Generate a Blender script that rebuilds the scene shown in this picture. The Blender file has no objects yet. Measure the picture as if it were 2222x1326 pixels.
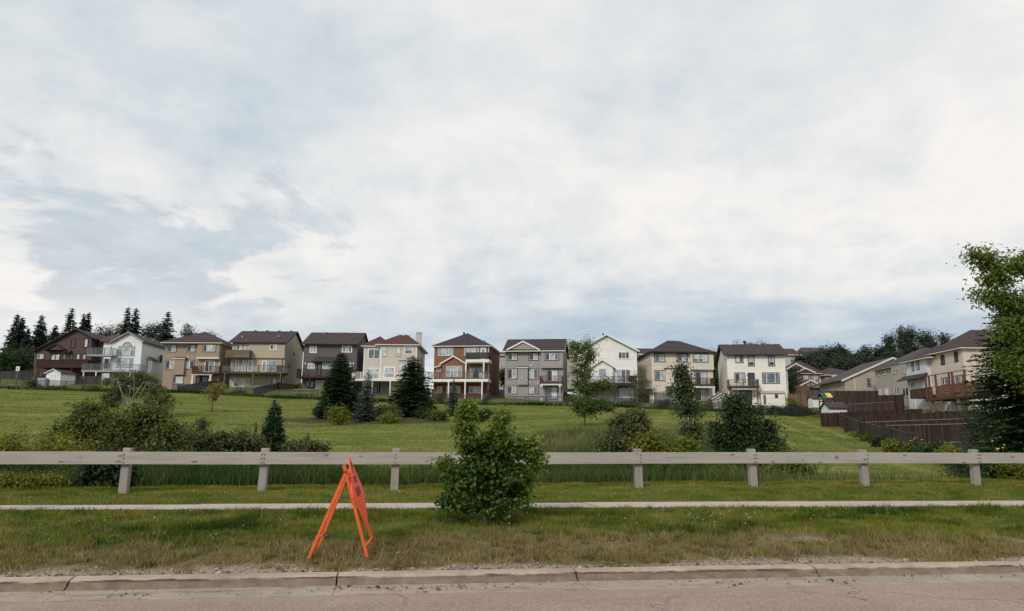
import bpy, math, random
import numpy as np
from mathutils import Vector, Matrix

C = bpy.context.scene.collection
scene = bpy.context.scene
R = math.radians

# ---------------------------------------------------------------- camera
FPX, CX, CY = 1605.0, 1111.0, 663.0          # focal length and centre in photograph pixels (2222 wide)
PITCH, ROLL, CAMH = math.atan(302 / 1605.0), R(0.5), 1.8
_R0, _U0 = Vector((1, 0, 0)), Vector((0, -math.sin(PITCH), math.cos(PITCH)))
FWD = Vector((0, math.cos(PITCH), math.sin(PITCH)))
RIGHT = _R0 * math.cos(ROLL) + _U0 * math.sin(ROLL)
UP = _U0 * math.cos(ROLL) - _R0 * math.sin(ROLL)
CAM = Vector((0, 0, CAMH))
cam_data = bpy.data.cameras.new('camera')
cam_data.sensor_width = 36.0
cam_data.lens = 36.0 * FPX / 2222.0
cam_data.clip_start, cam_data.clip_end = 0.1, 4000
cam = bpy.data.objects.new('camera', cam_data)
C.objects.link(cam)
m = Matrix((RIGHT, UP, -FWD)).transposed().to_4x4()
m.translation = CAM
cam.matrix_world = m
scene.camera = cam

# ---------------------------------------------------------------- sky, sun, exposure
SUN_EL, SUN_AZ = R(31), R(208)                # azimuth measured from +Y clockwise: behind the camera, to the left
world = bpy.data.worlds.new('World')
scene.world = world
world.use_nodes = True


class NT:
    """small helper to write node trees"""
    def __init__(s, tree):
        s.t = tree
        tree.nodes.clear()

    def n(s, kind, **kw):
        nd = s.t.nodes.new(kind)
        for k, v in kw.items():
            if k.startswith('i_'):
                key = k[2:]
                key = int(key) if key.isdigit() else key.replace('_', ' ')
                s.put(nd.inputs[key], v)
            else:
                setattr(nd, k, v)
        return nd

    def put(s, sock, v):
        if isinstance(v, bpy.types.NodeSocket):
            s.t.links.new(v, sock)
        elif isinstance(v, bpy.types.Node):
            s.t.links.new(v.outputs[0], sock)
        else:
            if hasattr(sock, 'default_value'):
                if isinstance(v, (tuple, list)) and len(v) == 3 and sock.type == 'RGBA':
                    v = (*v, 1)
                sock.default_value = v

    def math(s, op, a, b=None, c=None, clamp=False):
        nd = s.t.nodes.new('ShaderNodeMath')
        nd.operation, nd.use_clamp = op, clamp
        for i, v in enumerate((a, b, c)):
            if v is not None:
                s.put(nd.inputs[i], v)
        return nd.outputs[0]

    def mix(s, fac, a, b, blend='MIX'):
        nd = s.t.nodes.new('ShaderNodeMix')
        nd.data_type, nd.blend_type = 'RGBA', blend
        s.put(nd.inputs[0], fac)
        s.put(nd.inputs[6], a)
        s.put(nd.inputs[7], b)
        return nd.outputs[2]

    def ramp(s, fac, stops, interp='LINEAR'):
        nd = s.t.nodes.new('ShaderNodeValToRGB')
        nd.color_ramp.interpolation = interp
        el = nd.color_ramp.elements
        while len(el) < len(stops):
            el.new(0.5)
        for e, (p, c) in zip(el, stops):
            e.position = p
            e.color = (c, c, c, 1) if isinstance(c, (int, float)) else (*c, 1)
        s.put(nd.inputs[0], fac)
        return nd.outputs[0]

    def noise(s, vec, scale, detail=4, rough=0.55, dist=0.0, w=None):
        nd = s.t.nodes.new('ShaderNodeTexNoise')
        if w is not None:
            nd.noise_dimensions = '4D'
            s.put(nd.inputs['W'], w)
        s.put(nd.inputs['Vector'], vec)
        s.put(nd.inputs['Scale'], scale)
        s.put(nd.inputs['Detail'], detail)
        s.put(nd.inputs['Roughness'], rough)
        s.put(nd.inputs['Distortion'], dist)
        return nd.outputs[0]

    def sstep(s, v, a, b):
        nd = s.t.nodes.new('ShaderNodeMapRange')
        nd.interpolation_type = 'SMOOTHSTEP'
        s.put(nd.inputs[0], v)
        s.put(nd.inputs[1], a)
        s.put(nd.inputs[2], b)
        return nd.outputs[0]


def build_world():
    t = NT(world.node_tree)
    d = t.n('ShaderNodeTexCoord').outputs['Generated']
    sep = t.n('ShaderNodeSeparateXYZ', i_0=d)
    x, y, z = sep.outputs
    zc = t.math('ADD', t.math('MAXIMUM', z, 0.0), 0.16)
    u, v = t.math('DIVIDE', x, zc), t.math('DIVIDE', y, zc)
    p = t.n('ShaderNodeCombineXYZ', i_0=u, i_1=v, i_2=0.0)
    big = t.noise(p, 0.85, 5, 0.5, 0.3, w=18.2)
    mid = t.noise(p, 2.0, 8, 0.58, 0.25, w=9.8)
    fine = t.noise(p, 6.5, 7, 0.6, 0.2, w=8.1)
    cover = t.math('ADD', t.math('ADD', t.math('MULTIPLY', big, 0.62), t.math('MULTIPLY', mid, 0.26)),
                   t.math('MULTIPLY', fine, 0.17))
    bil = t.noise(d, 15.0, 5, 0.6, 0.35, w=2.2)
    # thicker, whiter heaps in a belt above the hills; a blue-grey bank lower down towards the right
    el = z
    belt = t.math('MULTIPLY', t.sstep(el, 0.13, 0.24), t.math('SUBTRACT', 1.0, t.sstep(el, 0.28, 0.46)))
    cover = t.math('ADD', cover, t.math('MULTIPLY', belt, t.math('ADD', 0.03, t.math('MULTIPLY', t.math('SUBTRACT', bil, 0.5), 0.24))))
    cover = t.math('ADD', cover, t.math('MULTIPLY', t.math('SUBTRACT', bil, 0.5), 0.05))
    az = t.math('DIVIDE', x, t.math('MAXIMUM', y, 0.05))
    bank = t.math('MULTIPLY', t.sstep(az, -0.35, 0.35), t.math('SUBTRACT', 1.0, t.sstep(t.math('ADD', el, t.math('MULTIPLY', mid, 0.12)), 0.19, 0.31)))
    cover = t.math('SUBTRACT', cover, t.math('MULTIPLY', bank, 0.13))
    left = t.math('MULTIPLY', t.sstep(t.math('MULTIPLY', az, -1.0), 0.35, 0.7), t.math('MULTIPLY', t.sstep(el, 0.16, 0.26), t.math('SUBTRACT', 1.0, t.sstep(el, 0.34, 0.5))))
    cover = t.math('SUBTRACT', cover, t.math('MULTIPLY', left, 0.045))
    col = t.ramp(cover, [(0.34, (0.44, 0.535, 0.65)), (0.41, (0.555, 0.635, 0.71)), (0.475, (0.675, 0.735, 0.775)),
                         (0.535, (0.80, 0.82, 0.83)), (0.63, (0.945, 0.92, 0.895))])
    # torn darker undersides with defined edges drifting below the layer
    tear = t.noise(p, 1.15, 9, 0.62, 0.55, w=5.3)
    hole = t.math('MULTIPLY', t.sstep(tear, 0.51, 0.575), t.math('ADD', 0.12, t.math('MULTIPLY', t.sstep(t.math('MULTIPLY', az, -1.0), -0.1, 0.4), 0.85)))
    hole = t.math('MULTIPLY', hole, t.sstep(el, 0.10, 0.2))
    col = t.mix(t.math('MULTIPLY', hole, 0.85), col, t.ramp(fine, [(0.35, (0.50, 0.585, 0.66)), (0.65, (0.64, 0.705, 0.75))]))
    cloud = t.n('ShaderNodeVectorMath', operation='SCALE', i_0=col)
    t.put(cloud.inputs['Scale'], 7.65)
    sky = t.n('ShaderNodeTexSky', sky_type='NISHITA', sun_disc=False, sun_elevation=SUN_EL, sun_rotation=SUN_AZ,
              altitude=400, air_density=1.0, dust_density=1.5)
    # thin places let a little of the blue through
    thin = t.math('SUBTRACT', 1.0, t.math('MULTIPLY', t.math('SUBTRACT', 1.0, t.sstep(cover, 0.30, 0.47)), 0.08))
    c = t.mix(thin, sky.outputs[0], cloud.outputs[0])
    bg = t.n('ShaderNodeBackground', i_Color=c, i_Strength=0.1)
    out = t.n('ShaderNodeOutputWorld')
    t.t.links.new(bg.outputs[0], out.inputs[0])


build_world()
sun_d = bpy.data.lights.new('sun', 'SUN')
sun_d.energy, sun_d.angle, sun_d.color = 1.5, R(11), (1.0, 0.955, 0.89)
sun = bpy.data.objects.new('sun', sun_d)
C.objects.link(sun)
_sd = Vector((math.sin(SUN_AZ) * math.cos(SUN_EL), math.cos(SUN_AZ) * math.cos(SUN_EL), math.sin(SUN_EL)))
sun.rotation_euler = _sd.to_track_quat('Z', 'Y').to_euler()
sun.location = _sd * 300
vs = scene.view_settings
vs.view_transform, vs.look, vs.exposure, vs.gamma = 'Standard', 'None', 0.35, 1.0
vs.use_curve_mapping = False
scene.cycles.use_denoising = True
scene.cycles.max_bounces = 6
scene.cycles.transparent_max_bounces = 16


# ---------------------------------------------------------------- pixel -> direction -> place
def ray(px, py):
    d = FWD + RIGHT * ((px - CX) / FPX) - UP * ((py - CY) / FPX)
    return d / d.y


def at_y(px, py, Y):
    return CAM + ray(px, py) * Y


def at_z(px, py, z):
    d = ray(px, py)
    return CAM + d * ((z - CAMH) / d.z)


TH = R(8.6)                                   # the road runs this much away from the picture plane
CT, ST = math.cos(TH), math.sin(TH)


def st(x, y):
    return x * CT + y * ST, -x * ST + y * CT


def xy(s, t):
    return s * CT - t * ST, s * ST + t * CT


def at_t(px, py, t):
    d = ray(px, py)
    k = t / (-d.x * ST + d.y * CT)
    return CAM + d * k


def vnoise(x, y, seed=0):
    x, y = np.asarray(x, float), np.asarray(y, float)
    ix, iy = np.floor(x), np.floor(y)
    fx, fy = x - ix, y - iy
    fx, fy = fx * fx * (3 - 2 * fx), fy * fy * (3 - 2 * fy)

    def h(a, b):
        v = np.sin(a * 127.1 + b * 311.7 + seed * 74.7) * 43758.5453
        return v - np.floor(v)
    return (h(ix, iy) * (1 - fx) + h(ix + 1, iy) * fx) * (1 - fy) + (h(ix, iy + 1) * (1 - fx) + h(ix + 1, iy + 1) * fx) * fy


def fbm(x, y, seed=0, oct=4):
    v, a, n = 0, 0.5, 0
    for k in range(oct):
        v = v + a * vnoise(x * 2 ** k, y * 2 ** k, seed + k * 13)
        n += a
        a *= 0.5
    return v / n


def sm(v, a, b):
    u = np.clip((np.asarray(v, float) - a) / (b - a), 0, 1)
    return u * u * (3 - 2 * u)


# cross-section of the roadside, read off the photograph
T_ASPH = st(*at_z(1111, 1284, 0.0)[:2])[1]
T_PAN = st(*at_z(1111, 1264, 0.02)[:2])[1]
T_KTOP = T_PAN + 0.13
Z_KTOP = at_t(1111, 1240, T_KTOP).z
T_KBACK = T_KTOP + 0.20
T_SW0 = T_ASPH + 5.1
T_SW1 = T_SW0 + 1.3
T_RAIL = at_y(1111, 980, 17.6).y * CT
S_L, S_R = st(*at_t(0, 1100, T_SW0)[:2])[0], st(*at_t(2222, 1095, T_SW0)[:2])[0]


def _lin(pl, pyl, pr, pyr, t):
    a, b = at_t(pl, pyl, t), at_t(pr, pyr, t)
    sa, sb = st(a.x, a.y)[0], st(b.x, b.y)[0]
    return sa, a.z, sb, b.z


def line_z(q, s):
    sa, za, sb, zb = q
    s = np.clip(s, sa - 6, sb + 6)
    return za + (zb - za) * (s - sa) / (sb - sa)


Q_SW0 = _lin(0, 1107, 2222, 1098, T_SW0)
Q_SW1 = _lin(0, 1097.5, 2222, 1087, T_SW1)
Q_BASE = _lin(275, 1069, 2113, 1050, T_RAIL)
Q_TOP = _lin(275, 980.5, 2113, 982.5, T_RAIL - 0.1)

# ground height along the back-yard fences and along the house fronts (x in metres)
FX = np.array([-120, -82, -51, -33.6, -0.8, 28, 47, 60, 90, 140.])
FE = np.array([10.6, 9.9, 9.3, 8.5, 7.95, 7.5, 6.6, 6.4, 6.6, 7.])
HX = np.array([-120, -80, -56, -45, -32, -21, -8, 4, 17, 29, 40, 52, 70, 140.])
HE = np.array([12.6, 12.0, 10.3, 10.9, 10.8, 9.9, 9.6, 9.3, 9.0, 9.2, 8.5, 8.6, 9., 10.])


def elev(x, y):
    x, y = np.asarray(x, float), np.asarray(y, float)
    s, t = st(x, y)
    sw0, sw1, base = line_z(Q_SW0, s), line_z(Q_SW1, s), line_z(Q_BASE, s)
    z = np.full(np.broadcast(x, y).shape, -0.06)
    ts = [T_KBACK, T_KBACK + 0.5, T_SW0, T_SW1, T_RAIL, T_RAIL + 1.3]
    zs = [Z_KTOP - 0.015 + 0 * s, Z_KTOP + 0.03 + 0 * s, sw0, sw1, base, base + 0.01]
    for a in range(5):
        w = np.clip((t - ts[a]) / (ts[a + 1] - ts[a]), 0, 1)
        z = np.where(t >= ts[a], zs[a] + (zs[a + 1] - zs[a]) * w, z)
    # swale, deep on the left, fading out to the right
    deep = 1 - sm(s, 6, 17)
    bot = (base - 0.35) * (1 - deep) + -0.35 * deep
    z = np.where(t > T_RAIL + 1.3, base + 0.01 + (bot - base) * sm(t, T_RAIL + 1.3, T_RAIL + 6 + 2 * deep), z)
    # hillside up to the back-yard fences, yards, and the plateau behind
    y0 = 34.0
    ef, eh = np.interp(x, FX, FE), np.interp(x, HX, HE)
    u = np.clip((y - y0) / (117 - y0), 0, 1)
    ex = 1.06 + 0.26 * sm(x, 12, 34)
    hill = bot + (ef - bot) * u ** ex
    hill = np.where(y > 117, ef + (eh - ef) * sm(y, 116, 127), hill)
    hill = hill + 2.2 * sm(y, 130, 143) + np.clip(y - 143, 0, 400) * 0.012
    hill = hill + 2.0 * sm(x, 44, 55) * sm(y, 74, 94) * (1 - sm(y, 118, 135))
    z = np.where((t > T_RAIL + 6) & (y > y0), hill, z)
    rough = sm(t, T_KBACK, T_KBACK + 1) * (1 - sm(t, T_SW0 - .3, T_SW0) * (1 - sm(t, T_SW1, T_SW1 + .3)))
    z = z + rough * ((fbm(s * 1.3, t * 1.3, 5) - 0.5) * 0.07 + (fbm(x * 0.12, y * 0.12, 9) - 0.5) * 0.5 * sm(t, 24, 45))
    return z


def ez(x, y):
    return float(elev(np.array([x]), np.array([y]))[0])


def ground_hit(px, py, ymin=19.5, ymax=135):
    d = ray(px, py)
    ys = np.arange(ymin, ymax, 0.1)
    xs, zs = d.x * ys, CAMH + d.z * ys
    k = np.nonzero(elev(xs, ys) >= zs)[0]
    Y = ys[k[0]] if len(k) else ymax
    return Vector((d.x * Y, Y, ez(d.x * Y, Y)))


def stand(px, Y, py=960):
    x = ray(px, py).x * Y
    return Vector((x, Y, ez(x, Y)))


def project(p):
    v = Vector(p) - CAM
    k = FPX / v.dot(FWD)
    return CX + v.dot(RIGHT) * k, CY - v.dot(UP) * k

# ---------------------------------------------------------------- mesh and object helpers
class MB:
    """collects shapes; build() links them as ONE mesh object"""
    def __init__(s):
        s.v, s.f = [], []

    def quad(s, *pts):
        b = len(s.v)
        s.v += [tuple(p) for p in pts]
        s.f.append(tuple(range(b, b + len(pts))))
        return s

    def box(s, x0, x1, y0, y1, z0, z1):
        b = len(s.v)
        s.v += [(x, y, z) for z in (z0, z1) for y in (y0, y1) for x in (x0, x1)]
        s.f += [tuple(b + i for i in q) for q in ((0, 2, 3, 1), (4, 5, 7, 6), (0, 1, 5, 4), (2, 6, 7, 3), (0, 4, 6, 2), (1, 3, 7, 5))]
        return s

    def bar(s, p, q, w, h, up=(0, 0, 1)):
        p, q = Vector(p), Vector(q)
        d = (q - p).normalized()
        a = d.cross(Vector(up))
        if a.length < 1e-4:
            a = d.cross(Vector((0, 1, 0)))
        a.normalize()
        c = a.cross(d).normalized()
        a, c = a * (w / 2), c * (h / 2)
        b = len(s.v)
        for e in (p, q):
            s.v += [tuple(e - a - c), tuple(e + a - c), tuple(e + a + c), tuple(e - a + c)]
        s.f += [tuple(b + i for i in k) for k in ((3, 2, 1, 0), (4, 5, 6, 7), (0, 1, 5, 4), (1, 2, 6, 5), (2, 3, 7, 6), (3, 0, 4, 7))]
        return s

    def tube(s, pts, rad, n=8, cap=True):
        pts = [Vector(p) for p in pts]
        rad = rad if isinstance(rad, (list, tuple)) else [rad] * len(pts)
        b = len(s.v)
        for i, p in enumerate(pts):
            d = (pts[min(i + 1, len(pts) - 1)] - pts[max(i - 1, 0)]).normalized()
            a = d.cross(Vector((0.3, 0.2, 1)) if abs(d.z) < 0.95 else Vector((1, 0.1, 0))).normalized()
            c = d.cross(a)
            for k in range(n):
                an = 2 * math.pi * k / n
                s.v.append(tuple(p + (a * math.cos(an) + c * math.sin(an)) * rad[i]))
        for i in range(len(pts) - 1):
            for k in range(n):
                k2 = (k + 1) % n
                s.f.append((b + i * n + k, b + i * n + k2, b + (i + 1) * n + k2, b + (i + 1) * n + k))
        if cap:
            s.f.append(tuple(b + k for k in range(n))[::-1])
            s.f.append(tuple(b + (len(pts) - 1) * n + k for k in range(n)))
        return s

    def extrude(s, poly, axis, a0, a1):
        """poly: 2D outline; axis 'y': points are (x,z); axis 'x': (y,z); axis 'z': (x,y)"""
        def P(p, a):
            return {'y': (p[0], a, p[1]), 'x': (a, p[0], p[1]), 'z': (p[0], p[1], a)}[axis]
        b, n = len(s.v), len(poly)
        s.v += [P(p, a0) for p in poly] + [P(p, a1) for p in poly]
        s.f.append(tuple(b + i for i in range(n)))
        s.f.append(tuple(b + n + i for i in range(n))[::-1])
        for i in range(n):
            j = (i + 1) % n
            s.f.append((b + j, b + i, b + n + i, b + n + j))
        return s

    def slab(s, corners, th):
        """sloping plate given by its top corners, thickness downwards"""
        b, n = len(s.v), len(corners)
        s.v += [tuple(c) for c in corners] + [(c[0], c[1], c[2] - th) for c in corners]
        s.f.append(tuple(b + i for i in range(n)))
        s.f.append(tuple(b + n + i for i in range(n))[::-1])
        for i in range(n):
            j = (i + 1) % n
            s.f.append((b + i, b + n + i, b + n + j, b + j))
        return s

    def build(s, name, mat, parent=None, kind=None, smooth=False):
        me = bpy.data.meshes.new(name)
        me.from_pydata(s.v, [], s.f)
        me.validate()
        me.materials.append(mat)
        if smooth:
            me.polygons.foreach_set('use_smooth', [True] * len(me.polygons))
        import bmesh
        bm = bmesh.new()
        bm.from_mesh(me)
        bmesh.ops.recalc_face_normals(bm, faces=bm.faces)
        bm.to_mesh(me)
        bm.free()
        o = bpy.data.objects.new(name, me)
        C.objects.link(o)
        if parent is not None:
            o.parent = parent
        if kind:
            o['kind'] = kind
        return o


def np_mesh(name, V, F, mat, parent=None, attrs=None, smooth=False, kind=None, uvec=None):
    """big mesh straight from arrays; F is (n,3) or (n,4); attrs: name -> per-face or per-vertex floats"""
    V, F = np.ascontiguousarray(V, np.float32), np.ascontiguousarray(F, np.int32)
    me = bpy.data.meshes.new(name)
    k = F.shape[1]
    me.vertices.add(len(V))
    me.vertices.foreach_set('co', V.ravel())
    me.loops.add(F.size)
    me.loops.foreach_set('vertex_index', F.ravel())
    me.polygons.add(len(F))
    me.polygons.foreach_set('loop_start', np.arange(0, F.size, k, dtype=np.int32))
    me.polygons.foreach_set('loop_total', np.full(len(F), k, dtype=np.int32))
    if smooth:
        me.polygons.foreach_set('use_smooth', np.ones(len(F), dtype=bool))
    for an, av in (attrs or {}).items():
        av = np.ascontiguousarray(av, np.float32)
        at = me.attributes.new(an, 'FLOAT', 'FACE' if len(av) == len(F) else 'POINT')
        at.data.foreach_set('value', av)
    me.update()
    me.materials.append(mat)
    o = bpy.data.objects.new(name, me)
    C.objects.link(o)
    if parent is not None:
        o.parent = parent
    if kind:
        o['kind'] = kind
    return o


def tag(o, label, cat, group=None):
    o['label'], o['category'] = label, cat
    if group:
        o['group'] = group
    return o


def thing(name, label, cat, loc=(0, 0, 0), rz=0.0, group=None):
    o = bpy.data.objects.new(name, None)
    o.empty_display_size = 0.3
    C.objects.link(o)
    o.location, o.rotation_euler = loc, (0, 0, rz)
    return tag(o, label, cat, group)


# ---------------------------------------------------------------- materials
MATS = {}


def new_mat(name):
    mt = bpy.data.materials.new(name)
    mt.use_nodes = True
    return mt, NT(mt.node_tree)


def finish(t, col, rough=0.8, bump=None, bstr=0.3, bdist=0.02, metal=0.0, spec=0.3, alpha=None):
    bs = t.n('ShaderNodeBsdfPrincipled')
    t.put(bs.inputs['Base Color'], col)
    t.put(bs.inputs['Roughness'], rough)
    t.put(bs.inputs['Metallic'], metal)
    t.put(bs.inputs['Specular IOR Level'], spec)
    if alpha is not None:
        t.put(bs.inputs['Alpha'], alpha)
    if bump is not None:
        b = t.n('ShaderNodeBump', i_Strength=bstr, i_Distance=bdist)
        t.put(b.inputs['Height'], bump)
        t.t.links.new(b.outputs[0], bs.inputs['Normal'])
    out = t.n('ShaderNodeOutputMaterial')
    t.t.links.new(bs.outputs[0], out.inputs[0])
    return bs


def oc(t):
    return t.n('ShaderNodeTexCoord').outputs['Object']


def paint(name, col, var=0.12, scale=2.0, rough=0.75, bstr=0.15, streak=0.0, metal=0.0, spec=0.3):
    """plain weathered coating"""
    if name in MATS:
        return MATS[name]
    mt, t = new_mat(name)
    v = oc(t)
    n = t.noise(v, scale, 5, 0.6)
    f = t.noise(v, scale * 14, 3, 0.6)
    k = t.math('ADD', t.math('MULTIPLY', n, 0.7), t.math('MULTIPLY', f, 0.3))
    dk = tuple(c * (1 - var * 1.6) for c in col)
    lt = tuple(min(1, c * (1 + var)) for c in col)
    c = t.ramp(k, [(0.3, dk), (0.7, lt)])
    if streak:
        mp = t.n('ShaderNodeMapping', i_Vector=v)
        mp.inputs['Scale'].default_value = (5, 5, 0.35)
        sn = t.noise(mp.outputs[0], 1.5, 4, 0.6)
        c = t.mix(t.math('MULTIPLY', t.sstep(sn, 0.5, 0.72), streak), c, tuple(q * 0.55 for q in col))
    finish(t, c, rough, f, bstr, 0.01, metal, spec)
    MATS[name] = mt
    return mt


def siding(name, col, pitch=0.2, var=0.07, vert=False, gap=0.55):
    """lap siding: narrow shadow lines and slight change from board to board"""
    if name in MATS:
        return MATS[name]
    mt, t = new_mat(name)
    v = oc(t)
    sp = t.n('ShaderNodeSeparateXYZ', i_0=v)
    h = t.math('DIVIDE', t.math('ADD', sp.outputs[0], sp.outputs[1]) if vert else sp.outputs[2], pitch)
    fr = t.math('FRACT', h)
    board = t.n('ShaderNodeTexWhiteNoise', noise_dimensions='1D')
    t.put(board.inputs['W'], t.math('FLOOR', h))
    n = t.noise(v, 0.45, 5, 0.6)
    f = t.noise(v, 7, 4, 0.6)
    k = t.math('ADD', t.math('MULTIPLY', n, 0.6), t.math('ADD', t.math('MULTIPLY', board.outputs[0], 0.25), t.math('MULTIPLY', f, 0.25)))
    c = t.ramp(k, [(0.3, tuple(q * (1 - var * 2) for q in col)), (0.8, tuple(min(1, q * (1 + var)) for q in col))])
    line = t.math('SUBTRACT', 1.0, t.sstep(fr, 0.0, 0.14))
    c = t.mix(t.math('MULTIPLY', line, 0.55 * gap), c, tuple(q * 0.45 for q in col))
    mp = t.n('ShaderNodeMapping', i_Vector=v)
    mp.inputs['Scale'].default_value = (2.2, 2.2, 0.16)
    c = t.mix(t.math('MULTIPLY', t.sstep(t.noise(mp.outputs[0], 1.2, 4), 0.52, 0.75), 0.22), c, tuple(q * 0.62 for q in col))
    finish(t, c, 0.7, fr, 0.35, 0.02)
    MATS[name] = mt
    return mt


def shingle(name, col):
    if name in MATS:
        return MATS[name]
    mt, t = new_mat(name)
    v = oc(t)
    sp = t.n('ShaderNodeSeparateXYZ', i_0=v)
    h = t.math('DIVIDE', sp.outputs[2], 0.10)
    mp = t.n('ShaderNodeMapping', i_Vector=v)
    mp.inputs['Scale'].default_value = (3.2, 3.2, 10)
    tab = t.n('ShaderNodeTexVoronoi', i_Vector=mp.outputs[0], i_Scale=1.0)
    n = t.noise(v, 0.5, 5, 0.6)
    k = t.math('ADD', t.math('MULTIPLY', n, 0.65), t.math('MULTIPLY', t.n('ShaderNodeSeparateColor', i_0=tab.outputs['Color']).outputs[0], 0.35))
    c = t.ramp(k, [(0.2, tuple(q * 0.72 for q in col)), (0.8, tuple(q * 1.22 for q in col))])
    finish(t, c, 0.9, t.math('FRACT', h), 0.4, 0.02, spec=0.2)
    MATS[name] = mt
    return mt


def brickish(name, col, col2):
    if name in MATS:
        return MATS[name]
    mt, t = new_mat(name)
    v = oc(t)
    n = t.noise(v, 0.7, 6, 0.65)
    f = t.noise(v, 16, 3, 0.6)
    sp = t.n('ShaderNodeSeparateXYZ', i_0=v)
    fr = t.math('FRACT', t.math('DIVIDE', sp.outputs[2], 0.2))
    c = t.mix(t.math('ADD', t.math('MULTIPLY', n, 0.7), t.math('MULTIPLY', f, 0.3)), col, col2)
    c = t.mix(t.math('MULTIPLY', t.math('SUBTRACT', 1.0, t.sstep(fr, 0, 0.15)), 0.2), c, tuple(q * 0.5 for q in col))
    finish(t, c, 0.85, f, 0.3, 0.01)
    MATS[name] = mt
    return mt


def wood(name, col, var=0.25, axis=2, scale=1.0, knots=0.0):
    """boards grained along one axis"""
    if name in MATS:
        return MATS[name]
    mt, t = new_mat(name)
    v = oc(t)
    mp = t.n('ShaderNodeMapping', i_Vector=v)
    sc = [9.0, 9.0, 9.0]
    sc[axis] = 0.5
    mp.inputs['Scale'].default_value = [q * scale for q in sc]
    g = t.noise(mp.outputs[0], 2.0, 6, 0.65, 0.4)
    b = t.noise(v, 0.6, 3, 0.5)
    k = t.math('ADD', t.math('MULTIPLY', g, 0.7), t.math('MULTIPLY', b, 0.3))
    c = t.ramp(k, [(0.28, tuple(q * (1 - var * 1.6) for q in col)), (0.5, col), (0.75, tuple(min(1, q * (1 + var)) for q in col))])
    if knots:
        mk = t.n('ShaderNodeMapping', i_Vector=v)
        ks = [6.5, 6.5, 6.5]
        ks[axis] = 2.6
        mk.inputs['Scale'].default_value = ks
        vo = t.n('ShaderNodeTexVoronoi', i_Vector=mk.outputs[0], i_Scale=1.0)
        rn = t.n('ShaderNodeSeparateColor', i_0=vo.outputs['Color'])
        kn = t.math('MULTIPLY', t.math('SUBTRACT', 1.0, t.sstep(t.math('ADD', vo.outputs['Distance'], t.math('MULTIPLY', g, 0.12)), 0.16, 0.30)), t.math('GREATER_THAN', rn.outputs[0], 0.55))
        c = t.mix(t.math('MULTIPLY', kn, knots), c, tuple(q * 0.35 for q in col))
    finish(t, c, 0.85, g, 0.35, 0.01, spec=0.2)
    MATS[name] = mt
    return mt


def glass(name, col, rough=0.08, spec=0.7):
    if name in MATS:
        return MATS[name]
    mt, t = new_mat(name)
    v = oc(t)
    n = t.noise(v, 1.3, 3, 0.5)
    c = t.ramp(n, [(0.35, tuple(q * 0.6 for q in col)), (0.65, tuple(min(1, q * 1.25) for q in col))])
    finish(t, c, rough, n, 0.02, 0.01, spec=spec)
    MATS[name] = mt
    return mt


def clear_glass(name, col, alpha):
    """railing glass: mostly see-through with a sheen"""
    if name in MATS:
        return MATS[name]
    mt, t = new_mat(name)
    v = oc(t)
    n = t.noise(v, 1.1, 3, 0.5)
    c = t.ramp(n, [(0.3, tuple(q * 0.8 for q in col)), (0.7, col)])
    finish(t, c, 0.05, None, spec=0.6, alpha=alpha)
    MATS[name] = mt
    return mt


def leaf_mat(name, stops, trans=0.25, rough=0.55, spec=0.25):
    """foliage: the per-leaf 'tint' picks the colour, part of the light passes through"""
    if name in MATS:
        return MATS[name]
    mt, t = new_mat(name)
    a = t.n('ShaderNodeAttribute', attribute_name='tint')
    n = len(stops)
    c = t.ramp(a.outputs['Fac'], [(i / (n - 1), s) for i, s in enumerate(stops)])
    bs = t.n('ShaderNodeBsdfPrincipled', i_Base_Color=c, i_Roughness=rough)
    bs.inputs['Specular IOR Level'].default_value = spec
    tr = t.n('ShaderNodeBsdfTranslucent', i_Color=c)
    mx = t.n('ShaderNodeMixShader', i_0=trans)
    t.t.links.new(bs.outputs[0], mx.inputs[1])
    t.t.links.new(tr.outputs[0], mx.inputs[2])
    out = t.n('ShaderNodeOutputMaterial')
    t.t.links.new(mx.outputs[0], out.inputs[0])
    MATS[name] = mt
    return mt


def bark(name, col):
    return wood(name, col, 0.4, 2, 0.8)


G_DARK = glass('glass_dark', (0.035, 0.04, 0.05), 0.06)
G_MID = glass('glass_grey', (0.13, 0.15, 0.17), 0.08)
G_LIGHT = glass('glass_curtain', (0.42, 0.45, 0.46), 0.12, 0.5)
G_WHITE = glass('glass_blind', (0.62, 0.62, 0.62), 0.15, 0.5)
G_BLUE = glass('glass_pale', (0.26, 0.32, 0.33), 0.06, 0.7)
WHITE = paint('white_trim', (0.74, 0.73, 0.71), 0.06, 1.5)
CREAM = paint('cream_trim', (0.66, 0.61, 0.51), 0.06, 1.5)
BLACKM = paint('black_trim', (0.03, 0.026, 0.03), 0.2, 2)

# ---------------------------------------------------------------- ground, road, kerb, pavement
rng = np.random.default_rng(11)


def dry_mask(s, t):
    """0 green .. 1 straw: the strip along the kerb is burnt by salt and traffic"""
    edge = T_KBACK + 1.75 + (fbm(s * 0.35, t * 0.1, 21) - 0.5) * 1.5 + 0.25 * np.sin(s * 0.4)
    d = 1 - sm(t, edge - 0.45, edge + 0.5)
    return np.clip(d + (fbm(s * 1.6, t * 2.2, 31) - 0.52) * 1.0 * (t < T_SW0), 0, 1) * (t > T_KBACK - 1)


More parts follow.
